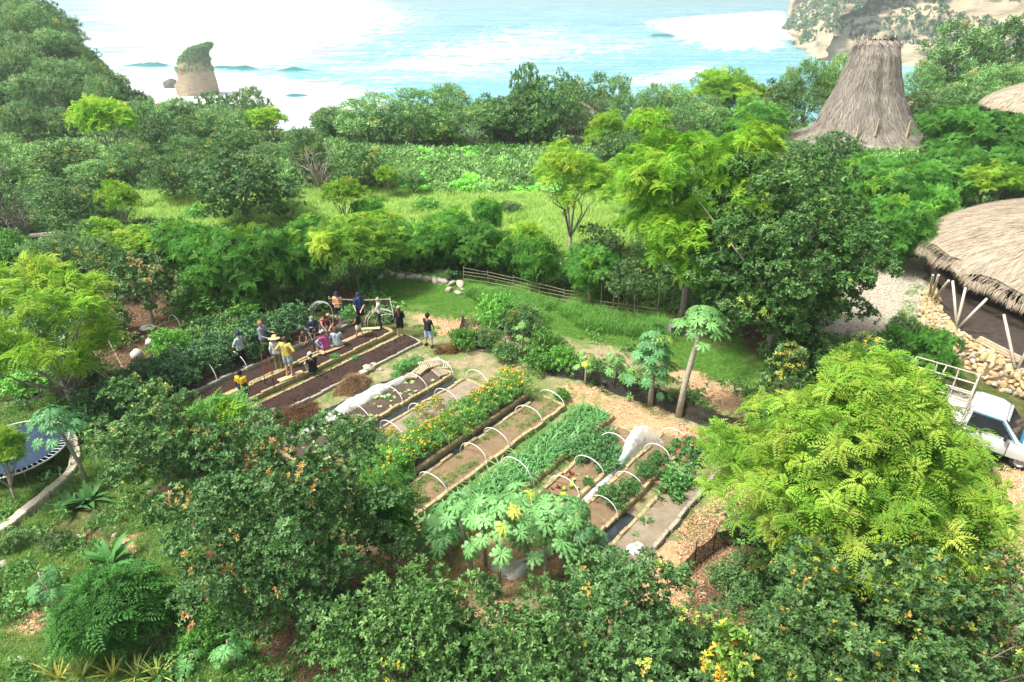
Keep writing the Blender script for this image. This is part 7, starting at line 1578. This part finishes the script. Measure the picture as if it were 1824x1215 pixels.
# ================================================================== ground cover (uncountable)
def gn_scatter(name, pts, scl, rot, templates, label, tint=(1, 1, 1)):
    me = bpy.data.meshes.new(name); me.from_pydata([tuple(p) for p in pts], [], [])
    for nm, arr in (('scl', scl), ('rot', rot)):
        a = me.attributes.new(nm, 'FLOAT', 'POINT'); a.data.foreach_set('value', np.asarray(arr, np.float32))
    o = obj(name, me); o.color = (*tint, 1)
    tcol = bpy.data.collections.new(name + '_kinds')
    for t in templates: tcol.objects.link(bpy.data.objects.new(name + '_kind', t))
    ng = bpy.data.node_groups.new(name, 'GeometryNodeTree')
    ng.interface.new_socket('Geometry', in_out='INPUT', socket_type='NodeSocketGeometry'); ng.interface.new_socket('Geometry', in_out='OUTPUT', socket_type='NodeSocketGeometry')
    n = ng.nodes; l = ng.links; gi = n.new('NodeGroupInput'); go = n.new('NodeGroupOutput'); ip = n.new('GeometryNodeInstanceOnPoints'); ci = n.new('GeometryNodeCollectionInfo')
    ci.inputs['Collection'].default_value = tcol; ci.inputs['Separate Children'].default_value = True; ip.inputs['Pick Instance'].default_value = True
    mp_ = n.new('GeometryNodeMeshToPoints'); l.new(gi.outputs[0], mp_.inputs[0]); l.new(mp_.outputs[0], ip.inputs['Points']); l.new(ci.outputs[0], ip.inputs['Instance'])
    a1 = n.new('GeometryNodeInputNamedAttribute'); a1.data_type = 'FLOAT'; a1.inputs[0].default_value = 'scl'; a2 = n.new('GeometryNodeInputNamedAttribute'); a2.data_type = 'FLOAT'; a2.inputs[0].default_value = 'rot'
    cx = n.new('ShaderNodeCombineXYZ'); l.new(a2.outputs[0], cx.inputs[2]); l.new(cx.outputs[0], ip.inputs['Rotation']); l.new(a1.outputs[0], ip.inputs['Scale']); l.new(ip.outputs[0], go.inputs[0])
    md = o.modifiers.new('spread', 'NODES'); md.node_group = ng
    return tag(o, label, None, None, 'stuff')
grs = np.random.RandomState(31)
def tuft(nb, L, W_, el, bend, spread, col, seg=2, k=1, mat=None):
    rs = np.random.RandomState(nb * 7 + int(L * 100) + k); pos = np.zeros((nb, 3)); pos[:, :2] = rs.normal(0, spread, (nb, 2))
    T = [blade_t(rs, 3, L, W_, el, bend, seg) for _ in range(3)]
    return instance_cloud('tuft', T, pos, up3(nb, rs, .12), rs.uniform(.6, 1.25, nb), palette(rs, nb, col), rs, mat=mat or M_GRASS)
def sprig(n, r, h, col, leaf, wl, k):
    rs = np.random.RandomState(900 + k); p = np.stack([rs.normal(0, r, n), rs.normal(0, r, n), rs.uniform(.02, h, n)], 1)
    return instance_cloud('sprig', [t_rosette(rs, 6, leaf, wl, (-5, 70), 4, leaf * .4) for _ in range(2)], p, up3(n, rs, .5), rs.uniform(.7, 1.3, n), palette(rs, n, col), rs, mat=M_LEAF)
def pts_in(polys, n, seed, rs, dens_noise=0.0, avoid=None):
    bx = [min(p[0] for q in polys for p in q), max(p[0] for q in polys for p in q), min(p[1] for q in polys for p in q), max(p[1] for q in polys for p in q)]
    x = rs.uniform(bx[0], bx[1], n * 6); y = rs.uniform(bx[2], bx[3], n * 6); w = zone(x, y, polys, .5, seed, 3) > .5
    if dens_noise: w &= vnoise(x, y, 1.1, seed) > dens_noise
    for q in (avoid or []): w &= ~in_poly(x, y, q)
    x, y = x[w][:n], y[w][:n]; return np.stack([x, y, terrain(x, y)], 1)
BEDS_ALL = BP((9.8, 6.6), (23.0, 6.6), (22.5, 24), (21.6, 30.6), (8.4, 30.6))
GC = [(.09, .22, .035), (.12, .26, .045), (.16, .3, .06)]
p = pts_in(Z_LAWN, 9000, 41, grs, .3, [BEDS_ALL]); gn_scatter('lawn_grass', p, grs.uniform(.6, 1.3, len(p)), grs.uniform(0, 6.28, len(p)), [tuft(14, .12, .012, (40, 85), .6, .12, GC, 2, k) for k in range(2)], 'short green lawn grass beside the beds')
TALL = [P((830, 510), (900, 520), (1050, 548), (1180, 570), (1200, 610), (1060, 592), (960, 575), (860, 540))]
p = pts_in(TALL, 1500, 42, grs, .35); gn_scatter('tall_grass', p, grs.uniform(.7, 1.4, len(p)), grs.uniform(0, 6.28, len(p)), [tuft(16, .55, .022, (50, 88), .6, .14, [(.07, .19, .03), (.1, .24, .04), (.13, .27, .06)], 3, k + 5) for k in range(2)], 'tall arching grass below the bamboo fence')
p = pts_in(Z_MEADOW, 12000, 43, grs, .3); gn_scatter('meadow_grass', p, grs.uniform(.7, 1.4, len(p)), grs.uniform(0, 6.28, len(p)), [tuft(16, .5, .03, (60, 88), .45, .22, [(.18, .33, .06), (.25, .39, .08), (.34, .45, .13)], 2, k + 9) for k in range(2)], 'bright yellow-green meadow grass beyond the hedge')
SLOPE = [P((-60, 700), (120, 700), (200, 850), (330, 830), (470, 1000), (520, 1260), (-100, 1260), (-200, 900))]
KBZ = P((115, 770), (145, 770), (150, 840), (70, 915), (10, 965), (-20, 960), (-20, 930), (40, 905), (120, 845))
p = pts_in(SLOPE, 8000, 44, grs, .4, Z_STRAW + [KBZ]); gn_scatter('slope_grass', p, grs.uniform(.6, 1.4, len(p)), grs.uniform(0, 6.28, len(p)), [tuft(14, .2, .014, (35, 85), .7, .14, [(.08, .19, .03), (.12, .23, .045), (.2, .25, .08)], 2, k + 13) for k in range(2)], 'rough grass on the slope below the trampoline')
# leafy undergrowth wherever nothing else grows
n = 60000; x = grs.uniform(-75, 75, n); y = grs.uniform(8, 106, n); ok = np.abs(x) < y * .84 + 9
NFZ = P((985, 655), (1340, 760), (1340, 800), (1240, 775), (1100, 725), (985, 690))
for polys in ([NFZ], Z_LAWN, Z_DIRT, Z_MEADOW, Z_GRAVEL, Z_STRAW, SLOPE, [BEDS_ALL], [[(v.x, v.y) for v in [G(1640, 590), G(1660, 470), G(1700, 400), G(1990, 500), G(1990, 800), G(1700, 800), G(1610, 720)]]]):
    ok &= ~(zone(x, y, polys, .2, 45, 3) > .3)
lit_ = zone(x, y, Z_LITTER, .3, 46, 3) > .5; ok &= ~lit_ | (grs.uniform(0, 1, n) < .12)
x, y = x[ok][:20000], y[ok][:20000]; p = np.stack([x, y, terrain(x, y)], 1); far = y > 62
gn_scatter('undergrowth', p[~far], grs.uniform(.7, 1.3, int((~far).sum())), grs.uniform(0, 6.28, int((~far).sum())), [sprig(34, .38, .5, c, .16, .07, i) for i, c in enumerate(([(.06, .15, .035), (.08, .19, .045)], [(.1, .22, .05), (.13, .26, .06)], [(.05, .12, .035), (.07, .15, .05)], [(.14, .22, .07), (.1, .19, .05)]))], 'leafy green undergrowth below the trees')
gn_scatter('slope_scrub', p[far], grs.uniform(1.4, 2.5, int(far.sum())), grs.uniform(0, 6.28, int(far.sum())), [sprig(34, .38, .5, c, .16, .07, i + 7) for i, c in enumerate(([(.12, .24, .06), (.16, .29, .08)], [(.2, .32, .1), (.16, .28, .08)], [(.1, .2, .06), (.14, .24, .09)]))], 'pale green low scrub on the slope towards the sea')
p = pts_in(SLOPE, 250, 51, grs, .5, [KBZ]); gn_scatter('slope_weeds', p, grs.uniform(.5, 1.1, len(p)), grs.uniform(0, 6.28, len(p)), [sprig(26, .3, .35, c, .14, .06, i + 12) for i, c in enumerate(([(.07, .17, .04), (.1, .21, .05)], [(.12, .25, .06), (.08, .18, .05)]))], 'leafy weeds on the slope below the trampoline')
LT = lambda cs: [instance_cloud('litter', [t_rosette(grs, 3, .13, .022, (-10, 15), 4, .02)], np.stack([grs.normal(0, .25, 9), grs.normal(0, .25, 9), np.full(9, .01)], 1), up3(9, grs, .3), grs.uniform(.6, 1.2, 9), palette(grs, 9, c), grs, mat=M_STRAW) for c in cs]
p = pts_in(Z_STRAW, 4200, 50, grs, 0.25); p[:, 2] += .015
gn_scatter('straw_mulch', p, grs.uniform(.6, 1.3, len(p)), grs.uniform(0, 6.28, len(p)), LT(([(.72, .54, .35), (.62, .42, .26)], [(.6, .4, .24), (.78, .62, .42)])), 'pale orange straw mulch on the bare paths')
p = pts_in(Z_LITTER, 6000, 47, grs, 0.0); p[:, 2] += .015
gn_scatter('leaf_litter', p, grs.uniform(.6, 1.3, len(p)), grs.uniform(0, 6.28, len(p)), LT(([(.36, .24, .14), (.24, .15, .09)], [(.18, .11, .065), (.3, .2, .12)])), 'dry brown leaf litter on the bare ground')
GRV = Z_GRAVEL[:2]; p = pts_in(GRV, 9000, 48, grs, 0.0); p[:, 2] += .01
gn_scatter('gravel', p, grs.uniform(.03, .1, len(p)), grs.uniform(0, 6.28, len(p)), STONES[:3], 'pale coral gravel of the yard')
p = pts_in([BP((10, 6.4), (23.4, 6.2), (22.5, 24), (10.5, 24))], 2600, 49, grs, .62, [BP((a0, p0), (a1, p0), (a1, p1), (a0, p1)) for p0, p1, a0, a1 in ((23.8, 25.15, 10.7, 21.4), (20.15, 22.3, 11.2, 20), (18.15, 19.5, 11.6, 20.1), (16.25, 17.5, 11.5, 20.9), (14.4, 15.75, 11.8, 21.2), (12.35, 13.75, 11.5, 21.9), (10.5, 11.75, 14.2, 21.4), (8.88, 10, 14.6, 22.1))])
gn_scatter('path_weeds', p, grs.uniform(.5, 1.1, len(p)), grs.uniform(0, 6.28, len(p)), [tuft(10, .12, .015, (30, 80), .6, .1, [(.13, .25, .05), (.19, .29, .08)], 2, k + 20) for k in range(2)], 'weedy grass on the paths between the beds')

q_, A_, P_ = scatter_bed(14.9, 22.4, 7.25, 8.15, 0.16, grs); q_[:, 2] = .2; k_ = vnoise(A_, P_, .5, 77) > .45; p = q_[k_]
q_, A_, P_ = scatter_bed(14.6, 21.8, 9.0, 11.6, 0.22, grs); q_[:, 2] = .19; p = np.concatenate([p, q_[(vnoise(A_, P_, .5, 78) > .6) & ((P_ < 9.9) | (P_ > 10.6))]])
gn_scatter('bed_debris', p, grs.uniform(.3, .8, len(p)), grs.uniform(0, 6.28, len(p)), LT(([(.5, .42, .3), (.36, .28, .18)], [(.28, .2, .12), (.42, .34, .22)])), 'dry stalks and straw bits on the outer beds')

CLOD = [blob_mesh('clod', 70 + i, 1, .4, .7, M_SOIL) for i in range(3)]
p = np.concatenate([scatter_bed(a0, a1, p0, p1, .17, grs)[0] + np.array([0, 0, z0]) for a0, a1, p0, p1, z0 in ((11, 20.2, 27.1, 27.95, .15), (11.4, 21, 25.85, 26.65, .2), (10.9, 21.2, 23.95, 25.0, .17))]); p = p[grs.uniform(0, 1, len(p)) < .6]
gn_scatter('soil_clods', p, grs.uniform(.012, .05, len(p)), grs.uniform(0, 6.28, len(p)), CLOD, 'crumbly dark clods on the freshly dug beds')
CL2 = [blob_mesh('clod', 80 + i, 1, .4, .7, M_SOIL2) for i in range(2)]
p = scatter_bed(11.4, 19.8, 20.3, 21.4, .18, grs)[0] + np.array([0, 0, .17]); gn_scatter('soil_crumbs', p, grs.uniform(.01, .04, len(p)), grs.uniform(0, 6.28, len(p)), CL2, 'grey crumbs of soil on the seedling bed')
